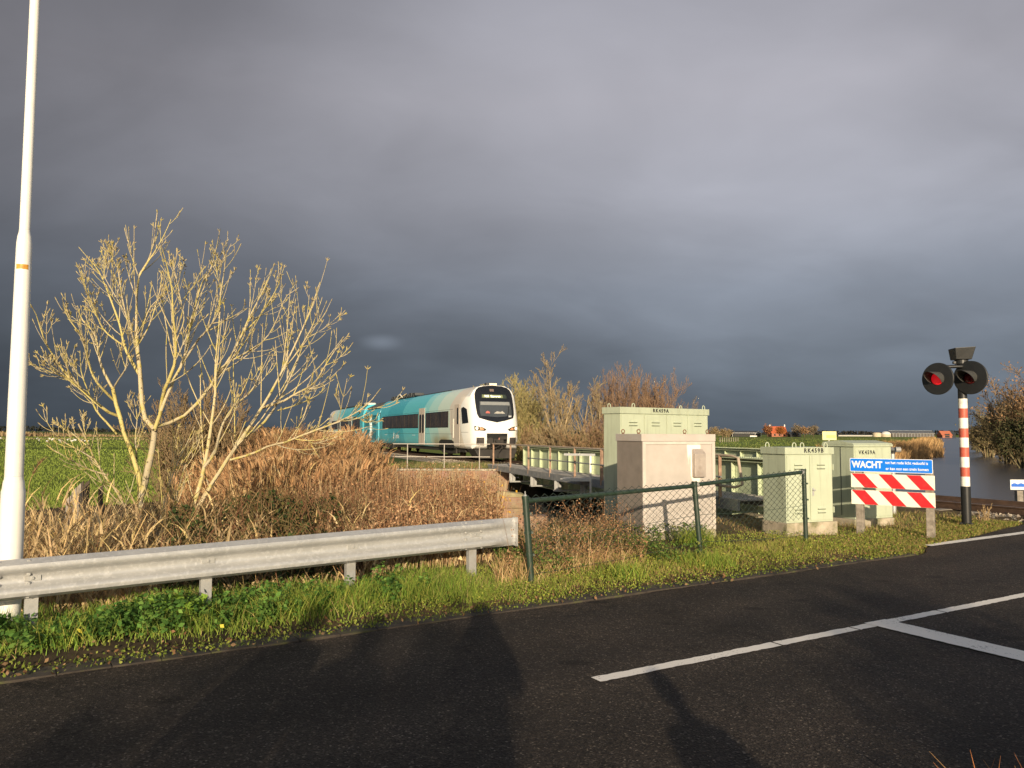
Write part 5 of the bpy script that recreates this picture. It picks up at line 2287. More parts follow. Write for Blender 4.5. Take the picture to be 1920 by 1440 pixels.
        for y in (-1.3, 1.3):
            for s in (-1, 1):
                mb = MB()
                mb.lathe([(.45, -.07), (.46, .05), (.30, .07), (.12, .09)], c=(s * .76, y, .45), n=28, axis='x')
                mb.part('wheel', M_RAIL, bg, smooth=True)
    for yc in (5.0, 21.6, 35.4, 50.5):
        bogie(yc)
    # wheel arch over the leading bogie
    for s in (-1, 1):
        mb = MB()
        mb.prism([(3.35, .60), (3.5, .98), (3.9, 1.08), (6.1, 1.08), (6.5, .98), (6.65, .60)], 'x', s * 1.405, s * 1.4155)
        mb.part('wheel_arch', mat('dark_arch', (.02, .018, .016), .8, var=.1), front)
    # roof equipment
    mb = MB()
    mb.box((0, 11.0, 4.16), (1.0, 8, .07))
    mb.box((0, 20.5, 4.22), (1.3, 7.0, .16))
    mb.part('roof_duct', M_ROOF, front, bevel=.03)
    mb = MB()
    mb.box((0, 43.5, 4.2), (1.3, 18.0, .12))
    mb.part('roof_duct', M_ROOF, rear, bevel=.03)
    rg = np.random.default_rng(8)
    mb = MB()
    for y in np.arange(16.0, 23.8, 1.15):
        mb.box((-.35, y, 4.31), (.7, .75, .16 + rg.uniform(0, .12)))
        mb.tube([(-.75, y - .3, 4.12), (-.78, y, 4.36), (-.75, y + .3, 4.12)], .045, 6)
    mb.part('roof_units', M_ROOF, front, bevel=.02)
    mb = MB()
    for x in (-.85, -.5, -.15):
        mb.tube([(x, 19.0, 4.2), (x - .1, 19.3, 4.42), (x, 20.4, 4.40), (x, 20.8, 4.15)], .05, 8)
    mb.part('roof_pipes', M_SILV, front, smooth=True)
    mb = MB()
    for y in (25.9, 27.4, 28.9, 30.4):
        mb.hexa([(-1.15, y, 3.55), (-.3, y, 3.76), (-.3, y + 1.1, 3.76), (-1.15, y + 1.1, 3.55), (-1.2, y, 3.7), (-.3, y, 4.12), (-.3, y + 1.1, 4.12), (-1.2, y + 1.1, 3.7)])
    mb.box((.2, 28.6, 3.95), (1.0, 6.0, .4))
    mb.part('exhaust_units', M_ROOF, pm, bevel=.02)
    mb = MB()
    mb.box((-.6, 33.4, 4.18), (.9, .9, .18))
    mb.part('roof_hatch', mat('cream_hatch', (.66, .60, .50), .5, var=.04), rear, bevel=.02)
    mb = MB()
    mb.prism([(-.98, 3.70), (-.62, 4.02), (-.61, 4.035), (-.99, 3.715)], 'y', 5.6, 6.7)
    mb.part('roof_sticker', mat('pale_yellow_patch', (.68, .66, .42), .5, var=.03), front)


build_bridge()
build_abutments()
build_white_railing()
build_train()
# ------------------------------------------------------------------ the bare ash in front
M_LEAF = mat_attr('leaf_matter', .75, .12, .12)
M_DRY = mat_attr('dry_stems', .8, .1, .10)
M_BARK = mat_attr('pale_lichen_bark', .85, .15)


def resample(pts, rad, K):
    pts = np.array(pts, float)
    d = np.concatenate([[0], np.cumsum(np.linalg.norm(np.diff(pts, axis=0), axis=1))])
    d /= d[-1]
    # smooth: Catmull-Rom through the joints
    def cr(f):
        i = min(max(int(np.searchsorted(d, f, 'right')) - 1, 0), len(pts) - 2)
        p1, p2 = pts[i], pts[i + 1]
        p0 = pts[i - 1] if i > 0 else p1 * 2 - p2
        p3 = pts[i + 2] if i + 2 < len(pts) else p2 * 2 - p1
        u = (f - d[i]) / (d[i + 1] - d[i] + 1e-9)
        return .5 * ((2 * p1) + (p2 - p0) * u + (2 * p0 - 5 * p1 + 4 * p2 - p3) * u * u + (-p0 + 3 * p1 - 3 * p2 + p3) * u ** 3)
    f = np.linspace(0, 1, K)
    out = np.array([cr(a) for a in f])
    r = np.interp(f, np.linspace(0, 1, len(rad)), rad)
    return out, r


HERO = [
    # (pixel polyline of a limb, start depth, end depth, start radius, end radius, order)
    ([(256, 1010), (262, 940), (271, 912), (276, 885), (286, 840), (290, 805)], 10.9, 11.0, .062, .048, 0),
    ([(290, 805), (272, 785), (265, 770), (266, 740), (262, 702), (261, 680), (257, 650), (256, 600), (256, 558), (261, 514), (277, 490), (286, 468), (291, 430), (295, 398)], 11.0, 11.7, .046, .008, 1),
    ([(290, 805), (302, 770), (305, 740), (317, 712), (327, 685), (330, 640), (324, 587), (323, 546), (312, 494), (303, 462)], 11.0, 10.2, .036, .006, 1),
    ([(302, 770), (322, 720), (342, 681), (352, 640), (356, 608), (367, 571), (373, 540), (392, 512), (404, 473), (412, 433)], 10.8, 11.6, .030, .006, 1),
    ([(291, 800), (312, 795), (335, 787), (365, 762), (392, 727), (411, 700), (435, 665), (454, 625), (470, 590), (487, 558), (500, 530), (508, 508)], 11.0, 12.4, .036, .006, 1),
    ([(392, 727), (417, 687), (450, 668), (479, 650), (500, 633), (519, 600), (535, 558), (556, 542)], 11.7, 11.0, .022, .005, 1),
    ([(454, 625), (473, 608), (492, 585), (517, 544), (533, 500)], 12.0, 12.6, .016, .005, 1),
    ([(342, 681), (373, 635), (390, 617), (410, 585), (413, 556), (420, 510), (425, 473)], 10.9, 10.1, .022, .005, 1),
    ([(330, 640), (345, 600), (338, 560), (330, 520), (322, 478)], 10.5, 11.2, .012, .004, 1),
    ([(358, 1010), (361, 959), (375, 912), (382, 876), (390, 841), (397, 786), (402, 758), (404, 727), (404, 675), (409, 630), (413, 575)], 10.2, 10.5, .046, .008, 0),
    ([(382, 876), (396, 860), (405, 845), (410, 820), (420, 790), (440, 760), (470, 735), (488, 700), (505, 664)], 10.3, 9.6, .026, .005, 1),
    ([(366, 1010), (371, 954), (387, 923), (418, 876), (434, 848), (453, 822), (472, 793), (491, 765), (515, 723), (536, 682), (560, 633), (575, 598), (592, 556), (600, 529)], 10.1, 11.2, .044, .007, 0),
    ([(453, 822), (491, 796), (519, 758), (543, 711), (560, 671), (575, 629), (602, 600), (621, 564)], 10.5, 11.4, .024, .005, 1),
    ([(493, 765), (529, 753), (553, 739), (588, 720), (609, 687), (630, 654), (652, 629)], 10.8, 10.2, .022, .005, 1),
    ([(519, 770), (545, 763), (571, 753), (595, 741), (607, 730)], 10.8, 11.4, .012, .005, 1),
    ([(432, 862), (470, 852), (505, 836), (536, 829), (564, 817), (621, 796), (666, 775), (694, 753), (711, 732)], 10.3, 9.2, .022, .006, 1),
    ([(564, 817), (588, 831), (612, 826), (640, 815)], 9.9, 9.7, .010, .004, 1),
    ([(621, 796), (664, 783), (690, 792), (704, 786)], 9.6, 9.5, .009, .004, 1),
    ([(256, 1010), (262, 930), (261, 897), (252, 865), (240, 830), (230, 805), (224, 777), (217, 755), (212, 730)], 11.2, 11.3, .050, .034, 0),
    ([(212, 730), (197, 702), (187, 675), (182, 640), (172, 618), (154, 600), (146, 575)], 11.3, 12.0, .026, .005, 1),
    ([(213, 750), (195, 732), (177, 710), (165, 675), (155, 632), (137, 610), (121, 581), (118, 562)], 11.3, 10.5, .022, .005, 1),
    ([(221, 780), (202, 772), (180, 755), (160, 737), (140, 720), (120, 697), (100, 667), (87, 645), (77, 620), (69, 593), (60, 575)], 11.3, 10.4, .028, .005, 1),
    ([(180, 757), (147, 727), (120, 706), (100, 700), (78, 690), (55, 681)], 11.0, 10.4, .014, .004, 1),
    ([(220, 815), (200, 792), (182, 772), (170, 745), (158, 715), (152, 695), (150, 660)], 11.3, 12.2, .020, .005, 1),
    ([(261, 702), (240, 665), (232, 645), (225, 610), (210, 568), (194, 527), (181, 502), (166, 485), (150, 466)], 11.3, 12.0, .026, .005, 1),
    ([(237, 652), (196, 620), (177, 579), (162, 547), (156, 525), (152, 504)], 11.6, 11.0, .016, .005, 1),
    ([(210, 568), (213, 530), (212, 500), (210, 454)], 11.8, 11.5, .012, .005, 1),
    ([(248, 612), (225, 570), (200, 527), (190, 505), (181, 488)], 11.4, 11.1, .012, .004, 1),
    ([(212, 730), (222, 712), (236, 690), (239, 665), (245, 640), (250, 600)], 11.3, 10.8, .016, .005, 1),
    ([(262, 640), (272, 600), (283, 575), (300, 558), (312, 540)], 11.4, 11.0, .014, .004, 1),
    ([(257, 560), (247, 535), (240, 510), (236, 482)], 11.5, 11.8, .013, .005, 1),
    ([(244, 985), (225, 932), (195, 890), (175, 857), (165, 830), (147, 795)], 10.6, 10.1, .024, .012, 0),
    ([(175, 860), (150, 845), (122, 830), (102, 812), (86, 787), (82, 772)], 10.2, 9.8, .012, .004, 1),
    ([(162, 835), (132, 810), (112, 797)], 10.1, 10.4, .010, .005, 1),
    ([(200, 890), (172, 882), (150, 872), (115, 852), (95, 840)], 10.3, 9.7, .014, .005, 1),
    ([(165, 830), (158, 805), (155, 785), (160, 775)], 10.2, 10.5, .010, .006, 1),
    ([(256, 895), (256, 860), (254, 820), (257, 782), (250, 740)], 11.4, 11.6, .020, .006, 1),
    ([(300, 985), (307, 947), (322, 895), (335, 862), (350, 832), (365, 800)], 9.8, 10.3, .016, .006, 0),
    ([(318, 990), (332, 930), (345, 880), (356, 850), (375, 828), (400, 815)], 10.0, 10.5, .016, .006, 0),
]


def build_hero():
    base = P(270, 930, 10.8)
    zg = float(gz(np.array([base.x]), np.array([base.y]))[0])
    o = thing('bare_ash_tree', 'bare many-stemmed young ash tree with yellow lichen on pale twigs, behind the crash barrier', 'tree', (base.x, base.y, zg))
    K = 14
    LP, LR, order = [], [], []
    for poly, d0, d1, r0, r1, od in HERO:
        n = len(poly)
        pts = []
        for i, (u, v) in enumerate(poly):
            f = i / (n - 1)
            pts.append(P(u, v, d0 + (d1 - d0) * f + .06 * math.sin(i * 2.1 + d0 * 9)))
        if od == 0:
            pts.insert(0, pts[0] + (pts[0] - pts[1]).normalized() * .15 + Vector((0, 0, -.55)))
        p, r = resample([list(q) for q in pts], [r0, r0 * .72 + r1 * .28, r0 * .35 + r1 * .65, r1], K)
        LP.append(p)
        LR.append(r)
        order.append(od)
    LP, LR, order = np.array(LP), np.array(LR), np.array(order)
    cols = [(.48, .40, .25), (.53, .44, .26), (.43, .37, .25), (.50, .42, .17)]
    tr = NB()
    m = order == 0
    LR = LR * .80
    tr.tubes(LP[m], LR[m] * (1 + .05 * RNG.normal(size=LR[m].shape)), cjit(cols, int(m.sum()), .08), 9)
    tr.build('trunk', M_BARKN, o, smooth=True)
    cr = NB()
    nb_ = ~m
    cr.tubes(LP[nb_], LR[nb_] * (1 + .06 * RNG.normal(size=LR[nb_].shape)), cjit(cols, int(nb_.sum()), .1), 7)
    # side shoots in opposite pairs
    mm = nb_ | (LR[:, -1] < .013)
    long_ = mm & (np.linalg.norm(LP[:, -1] - LP[:, 0], axis=1) > .9)
    mid, mr_ = grow(LP[long_], LR[long_], 4, (.26, .44), (R(16), R(40)), .75, .62, 14, .26, .84, .03, pair=True, lmin=.3, fall=.7)
    kp = RNG.random(len(mid)) < .75
    mid, mr_ = mid[kp], np.clip(mr_[kp], .004, .010)
    cr.tubes(mid, mr_, cjit(cols, len(mid), .1), 6)
    a, ar = grow(LP[mm], LR[mm], 10, (.20, .44), (R(22), R(44)), .8, .55, 7, .22, .90, .022, pair=True, lmin=.14, fall=.75)
    keep = RNG.random(len(a)) < .9
    a2, ar2 = grow(mid, mr_, 5, (.28, .60), (R(24), R(46)), .85, .6, 7, .2, .93, .03, pair=True, lmin=.12, fall=.8)
    a, ar = np.concatenate([a[keep], a2]), np.concatenate([ar[keep], ar2])
    keep = RNG.random(len(a)) < .88
    a, ar = a[keep], ar[keep]
    ar0 = ar
    ar = np.clip(ar, .0034, .0080)
    cr.tubes(a, ar, cjit(cols, len(a), .12), 5)
    b, br = grow(a, ar, 3, (.25, .55), (R(26), R(50)), .9, .8, 5, .25, .9, .045, lmin=.09)
    keep = RNG.random(len(b)) < .20
    b, br = b[keep], np.clip(br[keep], .0032, .0052)
    cr.tubes(b, br, cjit(cols, len(b), .12), 4)
    # knobbly end buds: short stout tips, often in threes
    ends = np.concatenate([a[:, -2:], b[:, -2:], LP[nb_][:, -2:]])
    d = ends[:, 1] - ends[:, 0]
    d /= np.linalg.norm(d, axis=1, keepdims=True)
    e = ends[:, 1]
    bud = np.stack([e - d * .012, e + d * .012, e + d * .040], 1)
    cr.tubes(bud, np.tile(np.array([.0045, .0070, .003]), (len(bud), 1)), cjit([(.36, .29, .16), (.44, .36, .18)], len(bud), .15), 5)
    s = RNG.random(len(e)) < .38
    for sg in (-1, 1):
        q = np.cross(d[s], RNG.normal(size=(s.sum(), 3)))
        q /= np.linalg.norm(q, axis=1, keepdims=True)
        dd = d[s] * .75 + q * .66 * 1.0
        eb = e[s] - d[s] * .015
        bud = np.stack([eb, eb + dd * .03, eb + dd * .055], 1)
        cr.tubes(bud, np.tile(np.array([.0040, .0062, .003]), (len(bud), 1)), cjit([(.36, .29, .16), (.44, .36, .18)], len(bud), .15), 5)
    # nodes along the shoots
    for src in (LP[mm], LP[mm], a[::3]):
        i0 = RNG.integers(1, src.shape[1] - 1, (len(src), 3))
        for c in range(3):
            p = src[np.arange(len(src)), i0[:, c]]
            d2 = RNG.normal(size=p.shape)
            d2[:, 2] = np.abs(d2[:, 2])
            d2 /= np.linalg.norm(d2, axis=1, keepdims=True)
            k = RNG.random(len(p)) < .55
            cr.tubes(np.stack([p, p + d2 * .012, p + d2 * .022], 1)[k], np.tile(np.array([.0055, .005, .002]), (int(k.sum()), 1)), cjit([(.50, .42, .12), (.44, .37, .20)], int(k.sum()), .15), 4)
    cr.build('crown', M_BARKN, o, smooth=True)


def bark_noise(name, lichen):
    m, nt, b = nt_new(name)
    N, L = nt.nodes, nt.links
    a = N.new('ShaderNodeAttribute')
    a.attribute_name = 'col'
    tc = N.new('ShaderNodeTexCoord')
    n1 = N.new('ShaderNodeTexNoise')
    n1.inputs['Scale'].default_value = 9
    n1.inputs['Detail'].default_value = 7
    L.new(tc.outputs['Object'], n1.inputs['Vector'])
    mr = N.new('ShaderNodeMapRange')
    mr.inputs['From Min'].default_value = .50
    mr.inputs['From Max'].default_value = .70
    L.new(n1.outputs['Fac'], mr.inputs['Value'])
    mx = N.new('ShaderNodeMix')
    mx.data_type = 'RGBA'
    L.new(mr.outputs[0], mx.inputs['Factor'])
    L.new(a.outputs['Color'], mx.inputs['A'])
    mx.inputs['B'].default_value = (*lichen, 1)
    n2 = N.new('ShaderNodeTexNoise')
    n2.inputs['Scale'].default_value = 28
    n2.inputs['Detail'].default_value = 4
    L.new(tc.outputs['Object'], n2.inputs['Vector'])
    mr2 = N.new('ShaderNodeMapRange')
    mr2.inputs['From Min'].default_value = .60
    mr2.inputs['From Max'].default_value = .66
    L.new(n2.outputs['Fac'], mr2.inputs['Value'])
    mx2 = N.new('ShaderNodeMix')
    mx2.data_type = 'RGBA'
    L.new(mr2.outputs[0], mx2.inputs['Factor'])
    L.new(mx.outputs['Result'], mx2.inputs['A'])
    mx2.inputs['B'].default_value = (.12, .10, .07, 1)
    L.new(mx2.outputs['Result'], b.inputs['Base Color'])
    b.inputs['Roughness'].default_value = .9
    b.inputs['Specular IOR Level'].default_value = .15
    return m


M_BARKN = bark_noise('lichen_bark', (.44, .37, .09))


# ------------------------------------------------------------------ other bare trees and bushes
def bush(name, label, x, y, h, wid, nst, cols, group, cat='bush', sway=.5, levels=((9, (.35, .6)), (8, (.3, .55)), (6, (.3, .6))), r0=.035, up=.5, spread=.5, leaf=None, zg=None, trunk_h=None, rmin=.004, twig_keep=1.):
    zg = float(gz(np.array([x]), np.array([y]))[0]) if zg is None else zg
    o = thing(name, label, cat, (x, y, zg), 0, group)
    K = 8
    st_ = np.empty((nst, K, 3))
    for i in range(nst):
        a = RNG.uniform(0, 2 * PI)
        rr = RNG.uniform(0, .16) * wid
        p = np.array([x + math.cos(a) * rr, y + math.sin(a) * rr, zg - .1])
        hh = h * RNG.uniform(.55, .85)
        lean = RNG.uniform(.1, 1.) * spread * wid / max(h, .1)
        a2 = a + RNG.normal() * .5
        d = np.array([math.cos(a2) * lean, math.sin(a2) * lean, 1.])
        d /= np.linalg.norm(d)
        for k in range(K):
            st_[i, k] = p
            d = d + np.array([RNG.normal() * .10, RNG.normal() * .10, .06])
            d /= np.linalg.norm(d)
            p = p + d * hh / (K - 1)
    sr = np.tile(np.linspace(1, .3, K), (nst, 1)) * r0 * RNG.uniform(.7, 1.15, (nst, 1))
    t = NB()
    t.tubes(st_, sr, cjit(cols, nst, .12), 6)
    t.build('trunk', M_BARK, o, smooth=True)
    c = NB()
    P0, R0 = st_, sr
    tips = [P0[:, -1]]
    for li, (n, lr) in enumerate(levels):
        P0, R0 = grow(P0, R0, n, lr, (R(18), R(48)), up, .62, 5, .22, 1., .10)
        if li == len(levels) - 1 and twig_keep < 1:
            kp = RNG.random(len(P0)) < twig_keep
            P0, R0 = P0[kp], R0[kp]
        R0 = np.maximum(R0, rmin)
        c.tubes(P0, R0, cjit(cols, len(P0), .16), 3 if li else 4)
        tips.append(P0[:, -1])
        tips.append(P0[:, 2])
    if leaf:
        n, size, lc = leaf
        tp = np.concatenate(tips[1:])
        q = tp[RNG.integers(0, len(tp), n)] + RNG.normal(size=(n, 3)) * size * 1.6
        c.leaves(q, RNG.uniform(.6, 1.3, n) * size, cjit(lc, n, .25))
    c.build('crown', M_DRY, o)
    return o


def build_bushes():
    g = 'bare trees and bushes on the bank beyond the bridge'
    tan = [(.31, .235, .14), (.36, .27, .15), (.27, .21, .12)]
    yel = [(.36, .30, .12), (.30, .27, .11), (.40, .33, .16)]
    red = [(.28, .175, .115), (.24, .155, .10), (.31, .21, .13)]
    brn = [(.28, .18, .10), (.24, .16, .09), (.32, .22, .12)]
    zt = lambda v, y: CAM_H - (v - 811.5) * y / F_PX

    def top(v, y, x):
        return zt(v, y) - float(gz(np.array([x]), np.array([y]))[0])
    def at(u, y):
        return P(u, 800, y).x
    y = 47.
    bush('bare_willow', 'yellowish bare willow right behind the nose of the train', at(964, y), y, top(704, y, at(964, y)), 4.2, 13, yel, g, 'tree', rmin=.010, r0=.05)
    y = 44.
    bush('bare_willow', 'low yellow-green willow at the right of the train front', at(1006, y), y, top(765, y, at(1006, y)), 2.0, 8, yel, g, 'tree', rmin=.009)
    y = 52.
    bush('bare_willow', 'olive-tan bare willow between the train front and the tallest tree', at(996, y), y, top(708, y, at(996, y)), 4.0, 13, yel + tan, g, 'tree', rmin=.009, r0=.05)
    y = 43.
    # the tallest, with a forked open crown
    x = at(1045, y)
    bush('bare_tree', 'tallest bare tan tree with an open forked crown beyond the bridge', x, y, top(650, y, x) * 1.04, 3.4, 7, tan, g, 'tree', r0=.075, rmin=.010, levels=((7, (.30, .50)), (6, (.28, .5)), (5, (.3, .55))), spread=.45)
    x = at(1103, y)
    bush('bare_tree', 'bare tan tree reaching right, between the tallest tree and the reddish one', x, y + 1, top(675, y, x) * 1.02, 3.6, 6, tan, g, 'tree', r0=.065, rmin=.010, levels=((6, (.35, .6)), (6, (.28, .5)), (5, (.3, .55))), spread=.7)
    y = 47.
    for u, v, w, n, lab in ((1160, 675, 3.4, 13, 'dense reddish-brown bare tree with a pointed top beyond the bridge'), (1205, 690, 3.2, 12, 'dense reddish bare tree just above the left part of the RK459A cabinet'), (1238, 696, 2.2, 11, 'thin reddish bare tree with a few pale leaves above the RK459A cabinet')):
        x = at(u, y)
        bush('bare_tree', lab, x, y, top(v, y, x), w, n, red, g, 'tree', rmin=.0062, spread=.32, up=.9, leaf=(60, .07, [(.6, .56, .45)]) if u != 1160 else None)
        y += 1.
    y = 60.
    x = at(1288, y)
    bush('young_birch', 'small thin lone birch with a few pale leaves behind the right end of RK459A', x, y, top(718, y, x), 1.2, 3, [(.16, .13, .10), (.22, .18, .14)], g, 'tree', rmin=.007, spread=.3, levels=((7, (.35, .6)), (6, (.3, .5)), (4, (.3, .6))), leaf=(50, .07, [(.55, .52, .42)]))
    # low scrub at the foot of the trees
    k = 0
    for u, v, y, c, lab in ((1010, 790, 40, brn, 'low brown scrub left of the tallest tree, behind the green girder'), (1050, 785, 39, tan, 'low tan scrub at the foot of the tallest tree'), (1092, 790, 38, brn, 'low brown scrub behind the middle of the green girder'), (1128, 780, 39, red, 'low reddish scrub just left of the RK459A cabinet'), (1008, 805, 45, yel, 'low olive scrub beside the train front')):
        x = at(u, y)
        bush('scrub_bush', lab, x, y, top(v, y, x), 2.6, 12, c, 'low scrub behind the bridge girder', 'bush', rmin=.008, spread=.7, levels=((8, (.4, .7)), (7, (.35, .6)), (4, (.3, .6))), leaf=(500, .07, [(.10, .11, .03), (.16, .13, .05), (.2, .13, .06)]))
    # round bare bush behind the ash, in the reeds
    y = 22.
    x = at(368, y)
    bush('round_bush', 'rounded dense brown bare bush behind the ash tree', x, y, top(762, y, x) * 1.1, 1.9, 26, [(.22, .16, .09), (.28, .20, .11)], None, 'bush', rmin=.007, spread=.75, levels=((11, (.35, .6)), (9, (.3, .5)), (5, (.3, .5))), up=.7)
    y = 24.
    x = at(520, y)
    bush('brown_bush', 'wispy brown bush in the reeds left of the train', x, y, top(792, y, x), 2.4, 12, brn, None, 'bush', rmin=.005, spread=.7)
    # thin scrub poking up in front of the ballast
    y = 26.
    x = at(705, y)
    bush('twiggy_scrub', 'dark twiggy scrub in front of the rear of the train', x, y, top(815, y, x), 1.5, 12, [(.12, .085, .055), (.28, .19, .10)], None, 'bush', rmin=.005, spread=.8, levels=((7, (.4, .7)), (5, (.3, .6))))

    # far bank on the right
    g = 'trees along the right bank of the canal'
    spec = [(1942, 690, 66, 3.4, brn, 'tall russet bare tree at the right edge of the picture', 2600, [(.32, .19, .10), (.26, .16, .085)]),
            (1910, 745, 72, 3.2, [(.22, .15, .085), (.17, .13, .07)], 'bare brown tree left of the tall russet one on the canal bank', 2400, [(.22, .165, .085), (.26, .18, .10)]),
            (1880, 762, 80, 3.0, [(.20, .16, .085), (.16, .13, .07)], 'olive-brown rounded tree in the middle of the right bank row', 2400, [(.18, .155, .07), (.23, .18, .09)]),
            (1856, 772, 95, 3.0, [(.20, .17, .09), (.24, .18, .10)], 'olive-brown tree at the left end of the near right bank row', 2200, [(.20, .17, .075), (.25, .19, .10)]),
            (1915, 790, 64, 2.2, [(.10, .09, .05), (.13, .11, .06)], 'low dark green bush over the water below the russet tree', 3000, [(.06, .07, .03), (.09, .08, .04)]),
            (1890, 815, 74, 2.4, [(.20, .15, .08)], 'low brown bush hanging over the water below the olive trees', 2400, [(.12, .09, .04), (.19, .14, .07)]),
            (1850, 803, 98, 2.6, [(.22, .17, .09)], 'low pale brown bush by the water, left end of the row', 2200, [(.16, .125, .06), (.2, .16, .08)]),
            (1834, 795, 125, 2.8, [(.20, .17, .10)], 'distant small brown bush where the right bank row starts', 1500, [(.15, .12, .06), (.12, .11, .05)])]
    for u, v, y, w, c, lab, n, lc in spec:
        x = at(u, y)
        h = top(v, y, x)
        zg = max(float(gz(np.array([x]), np.array([y]))[0]), -1.15)
        bush('bank_tree' if h > 4.2 else 'bank_bush', lab, x, y, h * 1.0, w * 1.25, 13, c, g, 'tree' if h > 4.2 else 'bush', rmin=.016, r0=.08, spread=.85, levels=((9, (.35, .6)), (8, (.3, .55)), (4, (.3, .6))), leaf=(n, .20, lc), zg=zg)


# ------------------------------------------------------------------ reeds and rough growth
def zone(n, xr, yr, fn):
    x = RNG.uniform(*xr, n * 4)
    y = RNG.uniform(*yr, n * 4)
    k = fn(x, y)
    x, y = x[k][:n], y[k][:n]
    return x, y


def basez(x, y):
    return np.maximum(gz(x, y), -1.25)


def tr(x, y):
    return RN.x * x + RN.y * y


def build_reeds():
    gold = [(.60, .45, .22), (.54, .39, .18), (.68, .52, .28), (.40, .29, .15), (.60, .46, .20), (.54, .37, .20)]
    straw = [(.62, .47, .26), (.54, .40, .22), (.40, .29, .16), (.28, .20, .115)]
    rust = [(.31, .165, .085), (.39, .22, .115), (.22, .115, .062), (.44, .27, .15), (.16, .09, .05)]
    # tall reed bed between the ash and the railway
    def in_bed(x, y):
        a = x / y
        edge = -.375 + .05 * np.sin(y * 1.7)
        return (a > edge) & (a < -.155 + .02 * np.sin(y * 2.3) - .018 * np.clip(y - 22, 0, 20) * .35) & (tr(x, y) > 12)
    nb = NB()
    x, y = zone(30000, (-13, -1.5), (13.5, 31), in_bed)
    z = basez(x, y)
    cl = .5 + .5 * wob(x * .9, y * .8, 1.0)
    a = x / y
    taper = 1 - .50 * sstep(-.205, -.15, a) - .15 * sstep(-.30, -.37, -(-a) * 1.0)
    ztop = 1.42 + .42 * sstep(14, 24, y)
    H = (ztop - z) * RNG.uniform(.62, 1.0, len(x)) * (.70 + .32 * cl) * taper
    H = np.clip(H, .4, None)
    C = cjit(gold, len(x), .2) * (.82 + .36 * cl)[:, None]
    tips, az = nb.blades(np.stack([x, y, z], -1), H, RNG.uniform(.012, .03, len(x)), RNG.uniform(.04, .28, len(x)), C, segs=4, tip=.2)
    k = RNG.random(len(x)) < .55
    nn = int(k.sum())
    for j in range(4):
        nb.blades(tips[k] - np.array([0, 0, .10]) + RNG.normal(size=(nn, 3)) * .015, RNG.uniform(.14, .30, nn), RNG.uniform(.02, .045, nn), RNG.uniform(.3, .9, nn), cjit([(.42, .25, .12), (.50, .32, .17), (.36, .20, .10)], nn, .2), az=az[k] + RNG.normal(size=nn) * .6, segs=2, tip=.3)
    # leaves hanging off the stalks
    i = RNG.integers(0, len(x), 26000)
    f = RNG.uniform(.25, .95, len(i))
    B = np.stack([x[i], y[i], z[i] + H[i] * f], -1)
    nb.blades(B, RNG.uniform(.18, .42, len(i)), RNG.uniform(.014, .032, len(i)), RNG.uniform(.5, 1.0, len(i)), cjit(gold + straw, len(i), .22), segs=3, tip=.1)
    tag(nb.build('reed_bed', M_DRY), 'tall golden dry reeds between the bare ash tree and the train', 'reeds', kind='stuff')

    # reddish-brown dead willowherb and dock in front of the wall
    def in_weed(x, y):
        a = x / y
        return (a > -.285 + .03 * np.sin(y * 3)) & (a < -.020) & (tr(x, y) > 8.3) & (y < 16)
    nb = NB()
    x, y = zone(10500, (-4.8, .3), (9.2, 15.8), in_weed)
    z = basez(x, y)
    cl = .5 + .5 * wob(x * 1.5, y * 1.3)
    ztop = .46 + .38 * sstep(9.5, 13, y) + .26 * cl ** 1.5 + .16 * wob(x * 4.1 + 1, y * 2.3) - .1 * sstep(-.07, -.02, x / y)
    H = np.clip((ztop - z) * RNG.uniform(.6, 1.02, len(x)), .3, 2.4)
    nb.blades(np.stack([x, y, z], -1), H, RNG.uniform(.006, .012, len(x)), RNG.uniform(.02, .22, len(x)), cjit(rust + straw[1:], len(x), .25), segs=3, tip=.5)
    m = 120000
    i = RNG.choice(len(x), m, p=(lambda w: w / w.sum())(.12 + (.5 + .5 * wob(x * 4.1 + 1, y * 2.3)) ** 2))
    f = RNG.uniform(.35, 1.0, m) ** .8
    B = np.stack([x[i], y[i], z[i] + H[i] * f], -1) + RNG.normal(size=(m, 3)) * np.array([.06, .06, .04])
    nb.leaves(B, RNG.uniform(.018, .05, m), cjit(rust, m, .3) * (.75 + .5 * cl[i])[:, None], aspect=.6)
    m = 14000
    i = RNG.integers(0, len(x), m)
    B = np.stack([x[i], y[i], z[i] + H[i] * RNG.uniform(.2, .8, m)], -1)
    nb.blades(B, RNG.uniform(.10, .30, m), RNG.uniform(.006, .016, m), RNG.uniform(.3, 1., m), cjit(rust + straw, m, .25), segs=2)
    tag(nb.build('dead_weeds', M_DRY), 'reddish-brown dead weeds in front of the brick wall and pier', 'weeds', kind='stuff')

    # yellow autumn shrub at the wall corner
    c = P(908, 925, 15.5)
    bush('yellow_shrub', 'small shrub with orange-yellow autumn leaves at the corner of the brick wall', c.x - .1, c.y, 1.65, 1.0, 7, [(.25, .16, .08)], None, 'bush', rmin=.004, spread=.6, levels=((7, (.4, .7)), (4, (.3, .6))), leaf=(1500, .075, [(.62, .36, .05), (.56, .28, .05), (.66, .44, .08)]), zg=-.9)

    # mixed reeds, bramble and grass close behind the barrier
    def in_near(x, y):
        a = x / y
        return (tr(x, y) > 8.25) & (tr(x, y) < 11.6) & (a < -.02) & (a > -.95) & ((a < -.30) | (tr(x, y) < 8.7) | (RNG.random(x.shape) < .15)) & ((wob(x * 1.2 + 4, y * 1.5) < .1) | (a < -.47) | (RNG.random(x.shape) < .25))
    nb = NB()
    x, y = zone(16000, (-11, .0), (4.5, 13.5), in_near)
    z = basez(x, y)
    t = tr(x, y)
    cl = .5 + .5 * wob(x * 1.3, y * 1.7)
    a = x / y
